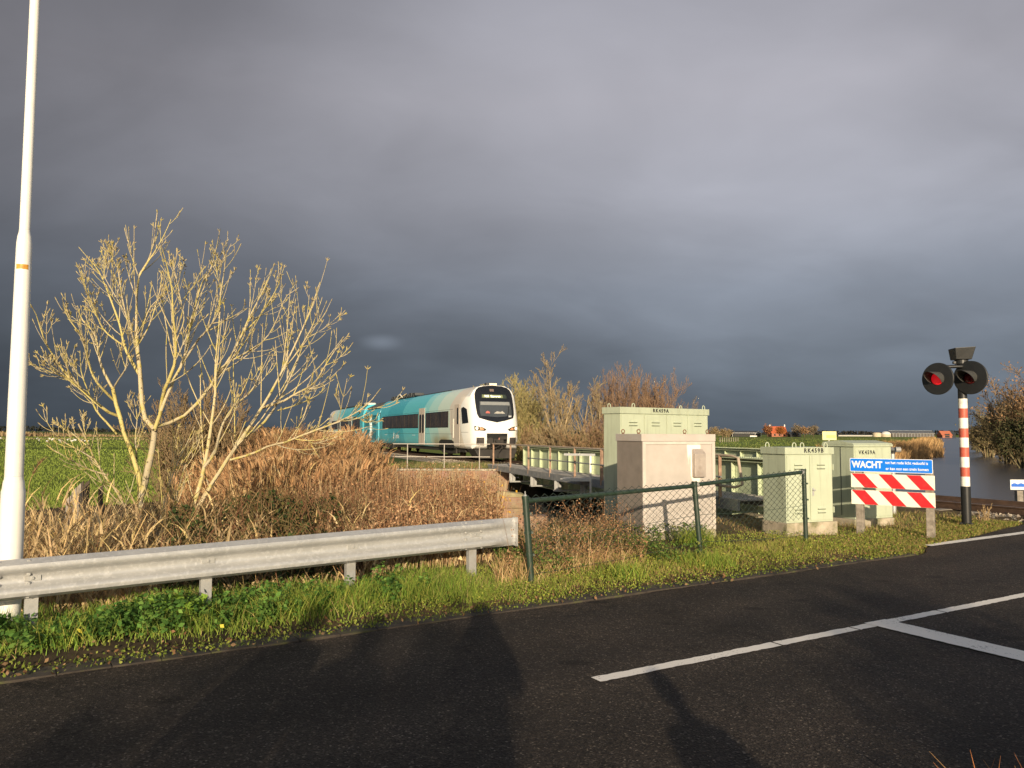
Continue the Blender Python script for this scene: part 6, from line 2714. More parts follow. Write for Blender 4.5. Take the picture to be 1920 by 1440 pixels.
    zt_ = .42 + .42 * sstep(8.2, 10.8, t) + .16 * (cl - .5) + .26 * sstep(.42, .56, -a)
    H = np.clip((zt_ - z) * RNG.uniform(.45, 1.0, len(x)) * (.55 + .45 * sstep(8.2, 9.2, t)), .15, 1.8)
    nb.blades(np.stack([x, y, z], -1), H, RNG.uniform(.006, .016, len(x)), RNG.uniform(.15, .75, len(x)), cjit(gold + straw + rust[:2], len(x), .25) * (.7 + .5 * cl)[:, None], segs=4, tip=.15)
    m = 12000
    i = RNG.integers(0, len(x), m)
    B = np.stack([x[i], y[i], z[i] + H[i] * RNG.uniform(.3, .95, m)], -1)
    nb.blades(B, RNG.uniform(.12, .40, m), RNG.uniform(.012, .030, m), RNG.uniform(.5, 1.0, m), cjit(straw + gold, m, .25), segs=3)
    # stray bleached stalks lying over at all angles
    m = 130
    i = RNG.choice(np.nonzero(x / y < -.33)[0], m)
    nb.blades(np.stack([x[i], y[i], z[i] + .1], -1), RNG.uniform(.8, 1.5, m), .012, RNG.uniform(.3, 1.0, m), cjit([(.60, .44, .22), (.52, .36, .17)], m, .15), segs=4, tip=.5, bend=1.1)
    tag(nb.build('dry_grass', M_DRY), 'tangled dry straw and dead stalks just behind the crash barrier', 'dry grass', kind='stuff')

    # bramble with dark evergreen leaves
    def in_br(x, y):
        a = x / y
        return (tr(x, y) > 8.2) & (tr(x, y) < 11.3) & (a < -.22) & (a > -.47)
    nb = NB()
    x, y = zone(30000, (-8, -1), (5, 13), in_br)
    cl = wob(x * 1.2 + 4, y * 1.5)
    k = cl > np.where(x / y > -.44, -.45, .28)
    x, y, cl = x[k], y[k], cl[k]
    z = basez(x, y)
    t = tr(x, y)
    zt_ = .36 + .36 * sstep(8.2, 10.8, t) + .18 * cl
    Z = z + (zt_ - z) * RNG.uniform(.35, 1.0, len(x))
    nb.leaves(np.stack([x, y, Z], -1), RNG.uniform(.03, .075, len(x)), cjit([(.045, .075, .022), (.06, .085, .028), (.10, .085, .03), (.030, .05, .018), (.16, .11, .05)], len(x), .25), tilt=.8, aspect=.75)
    m = 300
    i = RNG.integers(0, len(x), m)
    p0 = np.stack([x[i], y[i], z[i]], -1)
    ang_ = RNG.uniform(0, 2 * PI, m)
    L_ = RNG.uniform(.5, 1.1, m)
    f = np.linspace(0, 1, 7)[None, :]
    hh = (zt_[i] - z[i] + .12)[:, None]
    P3 = np.stack([p0[:, 0, None] + np.cos(ang_)[:, None] * L_[:, None] * f, p0[:, 1, None] + np.sin(ang_)[:, None] * L_[:, None] * f * .7, p0[:, 2, None] + hh * np.sin(f * 2.5) / np.sin(PI / 2)], -1)
    nb.tubes(P3, np.full((m, 7), .004), cjit([(.22, .11, .06), (.16, .12, .05), (.30, .20, .10)], m, .2), 4)
    tag(nb.build('bramble', M_LEAF), 'dark green bramble tangle at the foot of the ash tree', 'bramble', kind='stuff')

    # dry grass on the bank behind the fence and around the cabinets
    def in_bank(x, y):
        t = tr(x, y)
        a = x / y
        return (a > -.02) & (a < .17) & (t > 7.0) & (t < 10.8) & ~((x > 1.6) & (y > 11.2) & (x - 1.7 > (y - 12.4)))
    nb = NB()
    x, y = zone(9000, (-.4, 2.6), (8, 14), in_bank)
    z = basez(x, y)
    cl = .5 + .5 * wob(x * 2.1, y * 1.9)
    H = RNG.uniform(.08, .26, len(x)) * (.5 + .7 * cl) * (1 + .35 * (x < 1.0))
    nb.blades(np.stack([x, y, z], -1), H, RNG.uniform(.005, .011, len(x)), RNG.uniform(.2, .95, len(x)), cjit([(.50, .34, .16), (.42, .27, .13), (.34, .20, .10), (.28, .24, .08), (.55, .40, .2)], len(x), .25), segs=3)
    m = 150
    xx, yy = zone(m, (-.1, 2.0), (8.6, 11.8), in_bank)
    zz = basez(xx, yy)
    hh = RNG.uniform(.25, .70, len(xx))
    nb.blades(np.stack([xx, yy, zz], -1), hh, .007, RNG.uniform(.05, .4, len(xx)), cjit(rust + straw, len(xx), .2), segs=3, tip=.5)
    m = 4500
    i = RNG.integers(0, len(xx), m)
    B = np.stack([xx[i], yy[i], zz[i] + hh[i] * RNG.uniform(.4, 1, m)], -1) + RNG.normal(size=(m, 3)) * .035
    nb.leaves(B, RNG.uniform(.012, .035, m), cjit(rust, m, .3))
    m = 9000
    xx, yy = zone(m, (-.2, 3.6), (8.0, 12.4), lambda x, y: (tr(x, y) > 6.95) & (tr(x, y) < 9.6) & (x / y < .25) & (wob(x * 1.6 + 2, y * 1.9) > -.1))
    zz = gz(xx, yy)
    nb.leaves(np.stack([xx, yy, zz + RNG.uniform(.02, .26, len(xx))], -1), RNG.uniform(.02, .05, len(xx)), cjit([(.06, .11, .025), (.09, .15, .03), (.13, .17, .04), (.16, .16, .05)], len(xx), .25), tilt=.7, aspect=.6)
    tag(nb.build('bank_grass', M_DRY), 'dry tan grass and dead stalks on the bank behind the first fence post', 'dry grass', kind='stuff')

    # grass on the shoulder above the brick wall
    nb = NB()
    x, y = zone(7000, (-5.2, .4), (33.0, 37.5), lambda x, y: (np.abs(x - track_x(y)) > 2.5) & (x < track_x(y)))
    z = basez(x, y)
    nb.blades(np.stack([x, y, z], -1), RNG.uniform(.10, .32, len(x)), RNG.uniform(.012, .03, len(x)), RNG.uniform(.2, .8, len(x)), cjit([(.12, .17, .04), (.19, .20, .07), (.32, .26, .12), (.24, .18, .09)], len(x), .25), segs=2)
    tag(nb.build('shoulder_grass', M_LEAF), 'green grass strip between the brick wall and the railway ballast', 'grass', kind='stuff')

    # reeds on the far bend of the canal
    nb = NB()
    def in_far(x, y):
        s = canal_sd(x, y)
        return (s > -5.5) & (s < 1.6)
    for n, xr, yr, wr in ((6500, (30, 58), (62, 104), (.05, .10)), (5200, (50, 200), (95, 340), (.12, .30))):
        x, y = zone(n, xr, yr, lambda x, y: in_far(x, y) & (x / y < .556))
        z = np.maximum(basez(x, y), -1.2)
        cl = .5 + .5 * wob(x * .3, y * .25)
        nb.blades(np.stack([x, y, z], -1), RNG.uniform(1.0, 1.75, len(x)) * (.6 + .45 * cl), RNG.uniform(*wr, len(x)), RNG.uniform(.1, .45, len(x)), cjit([(.42, .25, .11), (.34, .21, .10), (.48, .31, .14)], len(x), .2), segs=3)
    tag(nb.build('canal_reeds', M_DRY), 'orange-brown reeds along the left bank of the canal beyond the bridge', 'reeds', kind='stuff')
    # right bank fringe
    nb = NB()
    x, y = zone(6000, (22, 110), (30, 160), lambda x, y: in_far(x, y) & (canal_sd(x, y) < .5) & (x / y > .56))
    z = np.maximum(basez(x, y), -1.2)
    nb.blades(np.stack([x, y, z], -1), RNG.uniform(.5, 1.3, len(x)), RNG.uniform(.05, .14, len(x)), RNG.uniform(.2, .8, len(x)), cjit([(.22, .15, .07), (.16, .12, .06), (.10, .10, .04)], len(x), .2), segs=3)
    tag(nb.build('bank_fringe', M_DRY), 'brown fringe of dead growth along the right bank of the canal', 'reeds', kind='stuff')

    # single reed plumes by the lamp post
    for u, v, d, h, lab in ((55, 905, 8.8, .3, 'dry reed with a drooping brown plume right of the lamp post'),):
        q = P(u, v, d)
        zg = float(basez(np.array([q.x]), np.array([q.y]))[0])
        o = thing('reed_plume', lab, 'reed', (q.x, q.y, zg))
        nb = NB()
        top = P(78, 866, d)
        pts = np.array([[list(Vector((q.x - .12, q.y, zg)).lerp(Vector(q), f)) for f in np.linspace(0, 1, 4)] + [list(Vector(q).lerp(top, f) + Vector((0, 0, .04 * math.sin(f * PI)))) for f in (.3, .6, 1.)]])
        nb.tubes(pts, np.full((1, 7), .0035), (.48, .33, .15), 5)
        nb.build('stem', M_DRY, o)
        nb = NB()
        m = 120
        f = RNG.uniform(.2, 1.05, m)
        B = np.array([list(Vector(q).lerp(top, float(a)) + Vector((0, 0, .04 * math.sin(a * PI)))) for a in f])
        nb.blades(B, RNG.uniform(.04, .10, m), .007, RNG.uniform(.6, 1.2, m), cjit([(.26, .17, .09), (.34, .23, .12)], m, .2), az=RNG.normal(size=m) * .7, segs=2)
        nb.build('plume', M_DRY, o)


# ------------------------------------------------------------------ verge
def build_verge():
    lush = [(.15, .25, .034), (.20, .31, .048), (.10, .17, .026), (.28, .34, .06)]
    yell = [(.28, .30, .055), (.36, .33, .08), (.22, .26, .045), (.38, .29, .11)]
    nb = NB()
    n = 76000
    s = RNG.uniform(-8.5, 9.8, n)
    t = T_EDGE + .04 + RNG.beta(1.25, 1.1, n) * 1.87
    x, y = RD.x * s + RN.x * t, RD.y * s + RN.y * t
    patch = .5 + .5 * wob(x * 1.1, y * 1.4)
    keep = (RNG.random(n) < np.where(t < 6.55, .28, 1.0) * (.35 + .75 * patch)) & ~((t > 7.55) & (s > 5.2))
    s, t, x, y, patch = s[keep], t[keep], x[keep], y[keep], patch[keep]
    z = gz(x, y)
    n = len(x)
    rise = sstep(6.2, 7.0, t)
    right = sstep(3.2, 5.5, s)
    H = (.035 + .15 * rise * (.4 + .8 * patch)) * RNG.uniform(.5, 1.3, n) * (1 - .50 * right)
    mix = np.clip(right * .75 + .28 * (1 - rise) + RNG.normal(size=n) * .18, 0, 1)[:, None]
    C = cjit(lush, n, .22) * (1 - mix) + cjit(yell, n, .22) * mix
    dryk = (RNG.random(n) < .08 + .10 * right)[:, None]
    C = np.where(dryk, cjit([(.44, .32, .15), (.34, .22, .10)], n, .2), C)
    nb.blades(np.stack([x, y, np.maximum(z, .0) - .005], -1), H, RNG.uniform(.004, .0085, n), RNG.uniform(.15, .95, n), C, segs=3)
    # longer tufts
    for su, tu, m, h in ((2.05, 6.95, 900, .26), (2.6, 7.1, 900, .24), (3.3, 7.0, 500, .2), (7.0, 6.9, 500, .20), (7.25, 6.85, 300, .18), (-1.7, 7.0, 300, .22), (0.3, 6.9, 500, .22), (5.7, 6.8, 400, .2), (1.2, 7.05, 600, .24), (8.2, 8.1, 600, .26)):
        q = st(su, tu)
        bx, by = q.x + RNG.normal(size=m) * .16, q.y + RNG.normal(size=m) * .13
        nb.blades(np.stack([bx, by, gz(bx, by)], -1), RNG.uniform(.5, 1.1, m) * h, RNG.uniform(.005, .009, m), RNG.uniform(.2, .9, m), cjit(lush + yell[:2], m, .2), segs=4)
    tag(nb.build('verge_grass', M_LEAF), 'green and yellowing grass on the road verge', 'grass', kind='stuff')

    # nettles under the barrier
    nb = NB()
    cl_ = []
    n = 2300
    s = RNG.uniform(-7.5, 3.4, n)
    t = RNG.uniform(6.6, 7.8, n)
    x, y = RD.x * s + RN.x * t, RD.y * s + RN.y * t
    d = .5 + .5 * wob(x * 1.4 + 2, y * 1.2)
    k = RNG.random(n) < (.25 + .9 * d) * (1 - .8 * sstep(1.8, 3.0, s)) * (.35 + .65 * sstep(6.65, 6.95, t))
    x, y, d, t = x[k], y[k], d[k], t[k]
    z = gz(x, y)
    H = RNG.uniform(.10, .26, len(x)) * (.7 + .6 * d)
    nb.blades(np.stack([x, y, z], -1), H, .005, RNG.uniform(.1, .5, len(x)), cjit([(.12, .16, .04)], len(x), .2), segs=2)
    per = 22
    i = np.repeat(np.arange(len(x)), per)
    f = np.tile(np.linspace(.25, 1., per), len(x))
    rad = .075 * (1.15 - .7 * f)
    aa = RNG.uniform(0, 2 * PI, len(i))
    B = np.stack([x[i] + np.cos(aa) * rad, y[i] + np.sin(aa) * rad, z[i] + H[i] * f], -1)
    C = cjit([(.065, .14, .026), (.09, .18, .034), (.045, .10, .02), (.13, .22, .045)], len(i), .28)
    nb.leaves(B, RNG.uniform(.03, .062, len(i)), C, tilt=.55, aspect=.62)
    tag(nb.build('nettles', M_LEAF), 'dense dark green nettles under the crash barrier', 'nettles', kind='stuff')

    # low clover-like weeds on the right part of the verge
    nb = NB()
    n = 24000
    s = RNG.uniform(2.6, 11.9, n)
    t = T_EDGE + .2 + RNG.beta(1.2, 1.3, n) * (1.3 + .9 * sstep(7.5, 9.5, s))
    t = t + .75 * sstep(10.4, 11.6, s)
    x, y = RD.x * s + RN.x * t, RD.y * s + RN.y * t
    d = .5 + .5 * wob(x * 2.2, y * 2.6)
    k = RNG.random(n) < .25 + .8 * d
    x, y, d = x[k], y[k], d[k]
    z = gz(x, y) + RNG.uniform(.01, .10, len(x)) * (.3 + d)
    nb.leaves(np.stack([x, y, z], -1), RNG.uniform(.012, .030, len(x)), cjit([(.20, .25, .04), (.28, .31, .055), (.13, .18, .03), (.30, .30, .06), (.18, .23, .04)], len(x), .22), tilt=.9, aspect=.6)
    # moss cushions and dark bits at the edging
    n = 9000
    s = RNG.uniform(-8, 10.4, n)
    t = T_EDGE + .0 + RNG.beta(1.5, 2.0, n) * .55
    x, y = RD.x * s + RN.x * t, RD.y * s + RN.y * t
    d = .5 + .5 * wob(x * 3.2 + 1, y * 3.6)
    k = RNG.random(n) < .15 + .9 * d
    x, y, d = x[k], y[k], d[k]
    nb.leaves(np.stack([x, y, np.maximum(gz(x, y), .012) + RNG.uniform(.005, .035, len(x))], -1), RNG.uniform(.012, .03, len(x)), cjit([(.16, .20, .03), (.11, .15, .025), (.22, .24, .05)], len(x), .2), tilt=1., aspect=.8)
    tag(nb.build('low_weeds', M_LEAF), 'low yellow-green clover and moss along the road edge', 'weeds', kind='stuff')

    # fallen leaves
    nb = NB()
    n = 1800
    s = RNG.uniform(-7, 10.5, n)
    t = T_EDGE - .12 + RNG.beta(1.6, 2.6, n) * 1.05
    x, y = RD.x * s + RN.x * t, RD.y * s + RN.y * t
    d = .5 + .5 * wob(x * 2.7 + 5, y * 2.2)
    k = RNG.random(n) < .1 + .9 * d
    x, y = x[k], y[k]
    nb.leaves(np.stack([x, y, np.maximum(gz(x, y), .02) + RNG.uniform(.01, .05, len(x))], -1), RNG.uniform(.02, .048, len(x)), cjit([(.15, .08, .04), (.22, .12, .06), (.10, .06, .035), (.24, .15, .08)], len(x), .25), tilt=.9, aspect=.6)
    n = 16
    s = RNG.uniform(-2, 8, n)
    t = RNG.uniform(6.5, 7.2, n)
    x, y = RD.x * s + RN.x * t, RD.y * s + RN.y * t
    nb.leaves(np.stack([x, y, gz(x, y) + .10], -1), RNG.uniform(.04, .065, n), cjit([(.50, .44, .06), (.40, .20, .08), (.46, .40, .08)], n, .2), tilt=1.0, aspect=.75)
    tag(nb.build('fallen_leaves', M_LEAF), 'brown and yellow fallen leaves along the verge', 'leaves', kind='stuff')

    # broad leaved plants among the nettles
    for lab, (s0, t0), cc, m, size in (('light green broad-leaved plant between the middle barrier posts', (1.15, 7.08), [(.20, .32, .04), (.26, .38, .06)], 26, .10),
                                       ('pale yellow-green broad-leaved plant beside the leftmost barrier post', (-1.05, 6.95), [(.30, .40, .08), (.24, .34, .06)], 16, .10)):
        q = st(s0, t0)
        z0 = float(gz(np.array([q.x]), np.array([q.y]))[0])
        o = thing('broad_leaved_plant', lab, 'plant', (q.x, q.y, z0))
        nb = NB()
        B = np.tile(np.array([[q.x, q.y, z0]]), (m, 1)) + RNG.normal(size=(m, 3)) * np.array([.03, .03, 0])
        tips, az = nb.blades(B, RNG.uniform(.14, .34, m), .006, RNG.uniform(.3, .9, m), cjit([(.2, .26, .06)], m, .1), segs=3)
        nb.build('stalks', M_LEAF, o)
        nb = NB()
        nb.leaves(tips, RNG.uniform(.7, 1.2, m) * size, cjit(cc, m, .15), tilt=.45, aspect=.9)
        nb.leaves(tips + RNG.normal(size=(m, 3)) * .02, RNG.uniform(.5, .9, m) * size, cjit(cc, m, .15), tilt=.6, aspect=.9)
        nb.build('leaves', M_LEAF, o)

    # dry tips of grass at the near road edge
    q = st(3.48, 1.72)
    nb = NB()
    m = 26
    B = np.stack([q.x + RNG.normal(size=m) * .09, q.y + RNG.normal(size=m) * .03 - .04, np.full(m, -.02)], -1)
    nb.blades(B, RNG.uniform(.24, .40, m), .008, RNG.uniform(.2, .6, m), cjit([(.45, .18, .07), (.38, .22, .09)], m, .2), segs=3)
    tag(nb.build('grass_tips', M_DRY), 'reddish dry grass tips at the near edge of the road', 'grass', kind='stuff')

    # little dead weed by the track
    c = P(1845, 955, 14.6)
    bush('dead_weed', 'small pale dead weed between the signal post and the rails', c.x, c.y, .55, .18, 6, [(.42, .30, .16)], None, 'plant', rmin=.004, r0=.008, levels=((9, (.2, .4)), (4, (.3, .5))), up=1., zg=-.02)
    # grass on the near side of the track
    nb = NB()
    x, y = zone(2600, (5.5, 11.5), (11.5, 16.5), lambda x, y: (tr(x, y) > 7.4 + .9 * (x > 7)) & (np.abs(x - track_x(y)) > 2.3) & (x < track_x(y)))
    z = gz(x, y)
    nb.blades(np.stack([x, y, z], -1), RNG.uniform(.03, .14, len(x)), RNG.uniform(.006, .012, len(x)), RNG.uniform(.2, .9, len(x)), cjit([(.24, .24, .06), (.36, .27, .12), (.16, .18, .05), (.30, .20, .09)], len(x), .2), segs=2)
    x, y = zone(5000, (3.8, 8.5), (11.5, 16.0), lambda x, y: (tr(x, y) > 7.4) & (tr(x, y) < 11.5))
    z = gz(x, y)
    nb.blades(np.stack([x, y, z], -1), RNG.uniform(.02, .09, len(x)), RNG.uniform(.005, .010, len(x)), RNG.uniform(.3, 1., len(x)), cjit([(.40, .28, .14), (.34, .22, .11), (.22, .22, .07), (.16, .20, .05)], len(x), .2), segs=2)
    n = 16000
    s = RNG.uniform(9.6, 15.8, n)
    t = t_far(s) + .04 + RNG.beta(1.1, 1.8, n) * 1.3
    x, y = RD.x * s + RN.x * t, RD.y * s + RN.y * t
    k = (np.abs(x - track_x(y)) > 2.2) & (RNG.random(n) < .35 + .6 * (.5 + .5 * wob(x * 2, y * 2.4)))
    x, y = x[k], y[k]
    nb.blades(np.stack([x, y, gz(x, y)], -1), RNG.uniform(.02, .11, len(x)), RNG.uniform(.006, .012, len(x)), RNG.uniform(.3, 1., len(x)), cjit([(.20, .20, .05), (.28, .24, .07), (.14, .16, .04), (.32, .22, .10)], len(x), .22), segs=2)
    nb.leaves(np.stack([x, y, gz(x, y) + RNG.uniform(.01, .07, len(x))], -1), RNG.uniform(.015, .04, len(x)), cjit([(.17, .20, .035), (.24, .25, .05), (.11, .15, .028), (.28, .18, .08)], len(x), .22), tilt=.9, aspect=.6)
    tag(nb.build('trackside_grass', M_LEAF), 'short tan and green grass around the cabinets and signal', 'grass', kind='stuff')


def build_pasture():
    """upright grass over the far fields, coarser with distance"""
    nb = NB()
    n = 150000
    inv = RNG.uniform(1 / 420., 1 / 19., n)
    y = 1 / inv
    a = np.where(RNG.random(n) < .5, RNG.uniform(-.72, -.12, n), RNG.uniform(.0, .62, n))
    x = a * y
    k = (canal_sd(x, y) < -1.2) & (np.abs(x - track_x(y)) > 6) & ~((y < 62) & (x > -2) & (x < 14))
    k &= ~((x < 0) & (a > -.36) & (y < 34))
    x, y = x[k], y[k]
    n = len(x)
    z = gz(x, y)
    L = x < track_x(y)
    p = .5 + .5 * np.sin(x * .06 + 1.1 * np.sin(y * .03)) * np.sin(y * .045)
    green = cjit([(.20, .26, .050), (.18, .24, .044), (.22, .28, .056)], n, .10)
    other = cjit([(.11, .155, .040), (.16, .18, .05), (.13, .17, .04)], n, .15)
    C = np.where(L[:, None], green, other) * (.80 + .35 * p)[:, None]
    for y0, y1, cc, prob in ((95, 106, (.05, .07, .02), .8), (198, 236, (.40, .33, .16), .95), (270, 420, (.17, .16, .06), .45)):
        m = (RNG.random(n) < prob) & L & (y > y0) & (y < y1)
        C[m] = cc
    m = (~L) & (RNG.random(n) < .35) & (y > 75) & (y < 130)
    C[m] = (.27, .24, .09)
    H = RNG.uniform(.07, .15, n) * np.clip(.6 + y / 130, .6, 2.2)
    W = np.clip(.0008 * y, .010, .5) * RNG.uniform(.7, 1.6, n)
    nb.blades(np.stack([x, y, z - .02], -1), H, W, RNG.uniform(.1, .5, n), C, segs=1, tip=.45)
    tag(nb.build('pasture_grass', M_LEAF), 'green pasture grass on the flat fields behind', 'grass', kind='stuff')


M_BARK = mat_attr('plain_bark', .85, .15)
build_hero()
build_bushes()
build_reeds()
build_verge()
build_pasture()
# ------------------------------------------------------------------ far farms and horizon
def far_tree(label, u, vt, y, w, cols, leafc, n, group, rm=.06, size=.85, name='distant_tree'):
    x = P(u, 800, y).x
    zg = -.6
    h = CAM_H - (vt - 811.5 - (u - 960) * .0037) * y / F_PX - zg
    o = thing(name, label, 'tree', (x, y, zg), 0, group)
    t = NB()
    st_ = np.array([[[x, y, zg - .3], [x + .1, y, zg + h * .25], [x - .1, y, zg + h * .5]]])
    t.tubes(st_, np.array([[.28, .22, .15]]), (.11, .08, .05), 6)
    t.build('trunk', M_BARK, o)
    c = NB()
    br, rr = grow(st_, np.array([[.22, .2, .16]]), 20, (.8, 1.25), (R(15), R(75)), .5, .6, 5, .35, 1., .1)
    sc = np.array([w / (h * .9), w / (h * .9), 1.])
    c.tubes(br, np.maximum(rr, rm), cjit(cols, len(br), .1), 3)
    b2, r2 = grow(br, rr, 9, (.3, .6), (R(20), R(60)), .3, .6, 4, .25, 1., .12)
    c.tubes(b2, np.full(r2.shape, rm * .8), cjit(cols, len(b2), .15), 3)
    tips = np.concatenate([b2[:, -1], b2[:, 2], br[:, 3]])
    q = tips[RNG.integers(0, len(tips), n)] + RNG.normal(size=(n, 3)) * size * .8
    c.leaves(q, RNG.uniform(.5, 1.3, n) * size, cjit(leafc, n, .25))
    c.build('crown', M_DRY, o)


def house(name, label, cat, u0, u1, y, wall_h, roof_h, depth, mw, mr, group=None, extras=None, zg=-.6, gable=False):
    a, b = P(u0, 812, y), P(u1, 812, y)
    w = b.x - a.x
    o = thing(name, label, cat, (a.x, y, zg), 0, group)
    mb = MB()
    mb.box((w / 2, depth / 2, wall_h / 2), (w, depth, wall_h))
    mb.part('wall', mw, o)
    mb = MB()
    e = .4
    z = wall_h + .01
    mb.prism([(-e, z), (depth + e, z), (depth / 2 + .01, z + roof_h)], 'x', -e, w + e)
    mb.part('roof', mr, o)
    if extras:
        extras(o, w)
    return o


def build_far():
    dk = mat('black_boarding', (.018, .020, .022), .7, var=.1)
    wt = mat('white_boarding', (.72, .70, .66), .6, var=.05)
    slate = mat('dark_roof_sheet', (.045, .050, .055), .6, var=.1)
    red = mat('orange_red_tiles', (.50, .115, .045), .7, var=.12, vscale=.6)
    brick = mat('red_brick_wall', (.34, .13, .075), .8, var=.12)
    pale = mat('pale_roof_sheet', (.34, .36, .37), .5, var=.08)
    glass = mat('dark_window', (.02, .022, .026), .2, var=.05)

    def barn_x(o, w):
        for k, x in enumerate(np.linspace(.1, .62, 6)):
            mb = MB()
            mb.box((w * x, -.06, 1.1), (1.3, .08, 1.0))
            mb.part('window', glass, o)
        for x in (-.4, w * .80, w + .4):
            mb = MB()
            mb.box((x, -.40, 1.4), (.16, .1, 2.8))
            mb.part('corner_board', wt, o)
        mb = MB()
        mb.tube([(-.5, -.5, 2.75), (w + .5, -.5, 2.75)], .13, 6)
        mb.part('gutter', wt, o)
        mb = MB()
        mb.tube([(w * .80, -.5, 2.3), (w * .91, -.5, 4.2), (w + .4, -.5, 2.3)], .13, 6)
        mb.part('gable_trim', wt, o)
        mb = MB()
        mb.box((w * .72, -1.2, .45), (w * .25, .2, .9))
        mb.part('yard_wall', wt, o)
    house('black_barn', 'long black boarded barn with white trim left of the red-roofed farmhouse', 'barn', 1374, 1426, 560, 2.7, 1.6, 9, dk, slate, None, barn_x)

    def farm_x(o, w):
        mb = MB()
        mb.box((w * .02, 5, 8.3), (.7, .7, 1.6))
        mb.box((w * .98, 5, 8.3), (.7, .7, 1.6))
        mb.part('chimney', wt, o)
        for x in (.2, .5, .8):
            mb = MB()
            mb.box((w * x, -.06, 1.4), (1.1, .08, 1.5))
            mb.part('window', glass, o)
    house('farmhouse', 'farmhouse with a bright orange-red tiled roof half hidden by an orange tree', 'farmhouse', 1447, 1476, 575, 2.6, 5.2, 11, brick, red, None, farm_x)
    house('farm_shed', 'low dark shed right of the red-roofed farmhouse', 'shed', 1482, 1502, 560, 1.8, 1.2, 6, dk, slate)
    org = [(.30, .12, .05), (.25, .11, .05)]
    orl = [(.34, .12, .035), (.40, .16, .045), (.27, .10, .035)]
    gry = [(.15, .115, .085), (.19, .15, .105)]
    gyl = [(.19, .15, .10), (.15, .12, .08), (.24, .19, .12)]
    tal = [(.30, .22, .12), (.26, .20, .11)]
    g = 'trees round the distant farms'
    far_tree('orange autumn tree left of the red farmhouse roof', 1439, 795, 545, 12, org, [(.26, .11, .05), (.21, .10, .05)], 1300, g)
    far_tree('bright orange autumn tree in front of the red farmhouse roof', 1464, 799, 540, 10, org, orl, 1500, g)
    far_tree('grey bare tree, tallest right of the farmhouse', 1494, 793, 560, 10, gry, gyl, 800, g)
    far_tree('tan bare tree in the middle of the row right of the farmhouse', 1508, 799, 545, 9, tal, [(.28, .17, .09)], 850, g)
    far_tree('grey bare rounded tree at the right end of the row by the farmhouse', 1525, 795, 560, 11, gry, gyl, 850, g)
    far_tree('small tan orchard tree just right of the grey-pink cabinet', 1340, 799, 300, 6, tal, tal, 900, g, .03, .40)
    far_tree('small tan orchard tree right of the one by the cabinet', 1354, 801, 305, 5, tal, tal, 800, g, .03, .40)
    far_tree('small tan orchard tree beside the black barn', 1366, 803, 310, 4, tal, tal, 650, g, .03, .40)
    # tanks
    conc = mat('pale_tank_concrete', (.52, .44, .32), .8, var=.06)
    dome = mat('pale_dome_cover', (.62, .60, .55), .6, var=.05)
    for u, y, r, h, d, m1, lab in ((1644, 640, 3.4, 2.8, .9, conc, 'squat tan storage tank left of the white dome'), (1661, 640, 3.8, 2.2, 2.4, conc, 'round storage tank with a pale domed cover')):
        c = P(u, 812, y)
        o = thing('storage_tank', lab, 'tank', (c.x, y, -.6), 0, 'farm storage tanks')
        mb = MB()
        mb.lathe([(r, 0), (r, h)], n=28)
        mb.part('wall', m1, o, smooth=True)
        mb = MB()
        mb.lathe([(r * math.cos(a), h + .01 + d * math.sin(a)) for a in np.linspace(0, 1.5, 8)], n=28)
        mb.part('cover', dome if d > 1 else conc, o, smooth=True)
    # long barn
    def long_x(o, w):
        mb = MB()
        mb.box((w / 2, -.05, 3.05), (w + .6, .3, .22))
        mb.part('gutter', wt, o)
        mb = MB()
        mb.box((w / 2, 4.7, 5.25), (w + 1, .5, .15))
        mb.part('ridge', pale, o)
        for k in range(14):
            mb = MB()
            mb.box((w * (k + .5) / 14, -.05, 1.4), (.25, .2, 2.8))
            mb.part('pillar', pale, o)
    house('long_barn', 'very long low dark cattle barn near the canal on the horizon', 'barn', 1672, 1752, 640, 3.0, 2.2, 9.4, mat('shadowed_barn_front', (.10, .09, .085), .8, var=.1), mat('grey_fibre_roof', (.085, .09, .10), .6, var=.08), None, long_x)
    def red_x(o, w):
        mb = MB()
        mb.box((w * .5, -.08, 1.4), (3, .1, 2.4))
        mb.part('door', dk, o)
    house('red_barn', 'red-roofed barn beside the far end of the canal', 'barn', 1767, 1785, 520, 1.4, 3.2, 7, brick, mat('dull_red_tiles', (.42, .13, .07), .75, var=.1, vscale=.5), None, red_x)
    house('dark_shed', 'dark shed right of the red barn', 'shed', 1785, 1792, 530, 2.6, 2.0, 8, dk, slate)
    c = P(1775, 819, 420)
    # pale strip building and farm road wall on the horizon
    house('low_farm_building', 'long low white building on the horizon left of the storage tanks', 'building', 1572, 1636, 760, 1.3, .5, 6, mat('greyed_white_wall', (.42, .40, .36), .7, var=.06), slate)
    # jetty post dots by the far water
    # horizon woods: read as one mass
    nb = NB()
    for x0, x1, y, hm, n, cc in ((-1500, -300, 1750, 14, 3200, [(.028, .032, .028), (.036, .038, .030)]), (-320, 250, 1900, 9, 1400, [(.030, .034, .030)]), (250, 1400, 1500, 9, 3000, [(.035, .036, .034), (.045, .042, .036)])):
        x = RNG.uniform(x0, x1, n)
        h = hm * (.35 + .65 * np.abs(np.sin(x * .013) * np.sin(x * .0047 + 1)) ** .6)
        yy = y + RNG.uniform(-20, 20, n)
        nb.leaves(np.stack([x, yy, -.6 + h * RNG.uniform(.1, 1., n) ** .8], -1), RNG.uniform(3, 7, n), cjit(cc, n, .15), tilt=1.2, aspect=.8)
    tag(nb.build('horizon_woods', M_LEAF), 'thin dark line of woods on the horizon', 'woods', kind='stuff')
    # bushes along the far ditch, left
    nb = NB()
    n = 2200
    x = RNG.uniform(-240, -60, n)
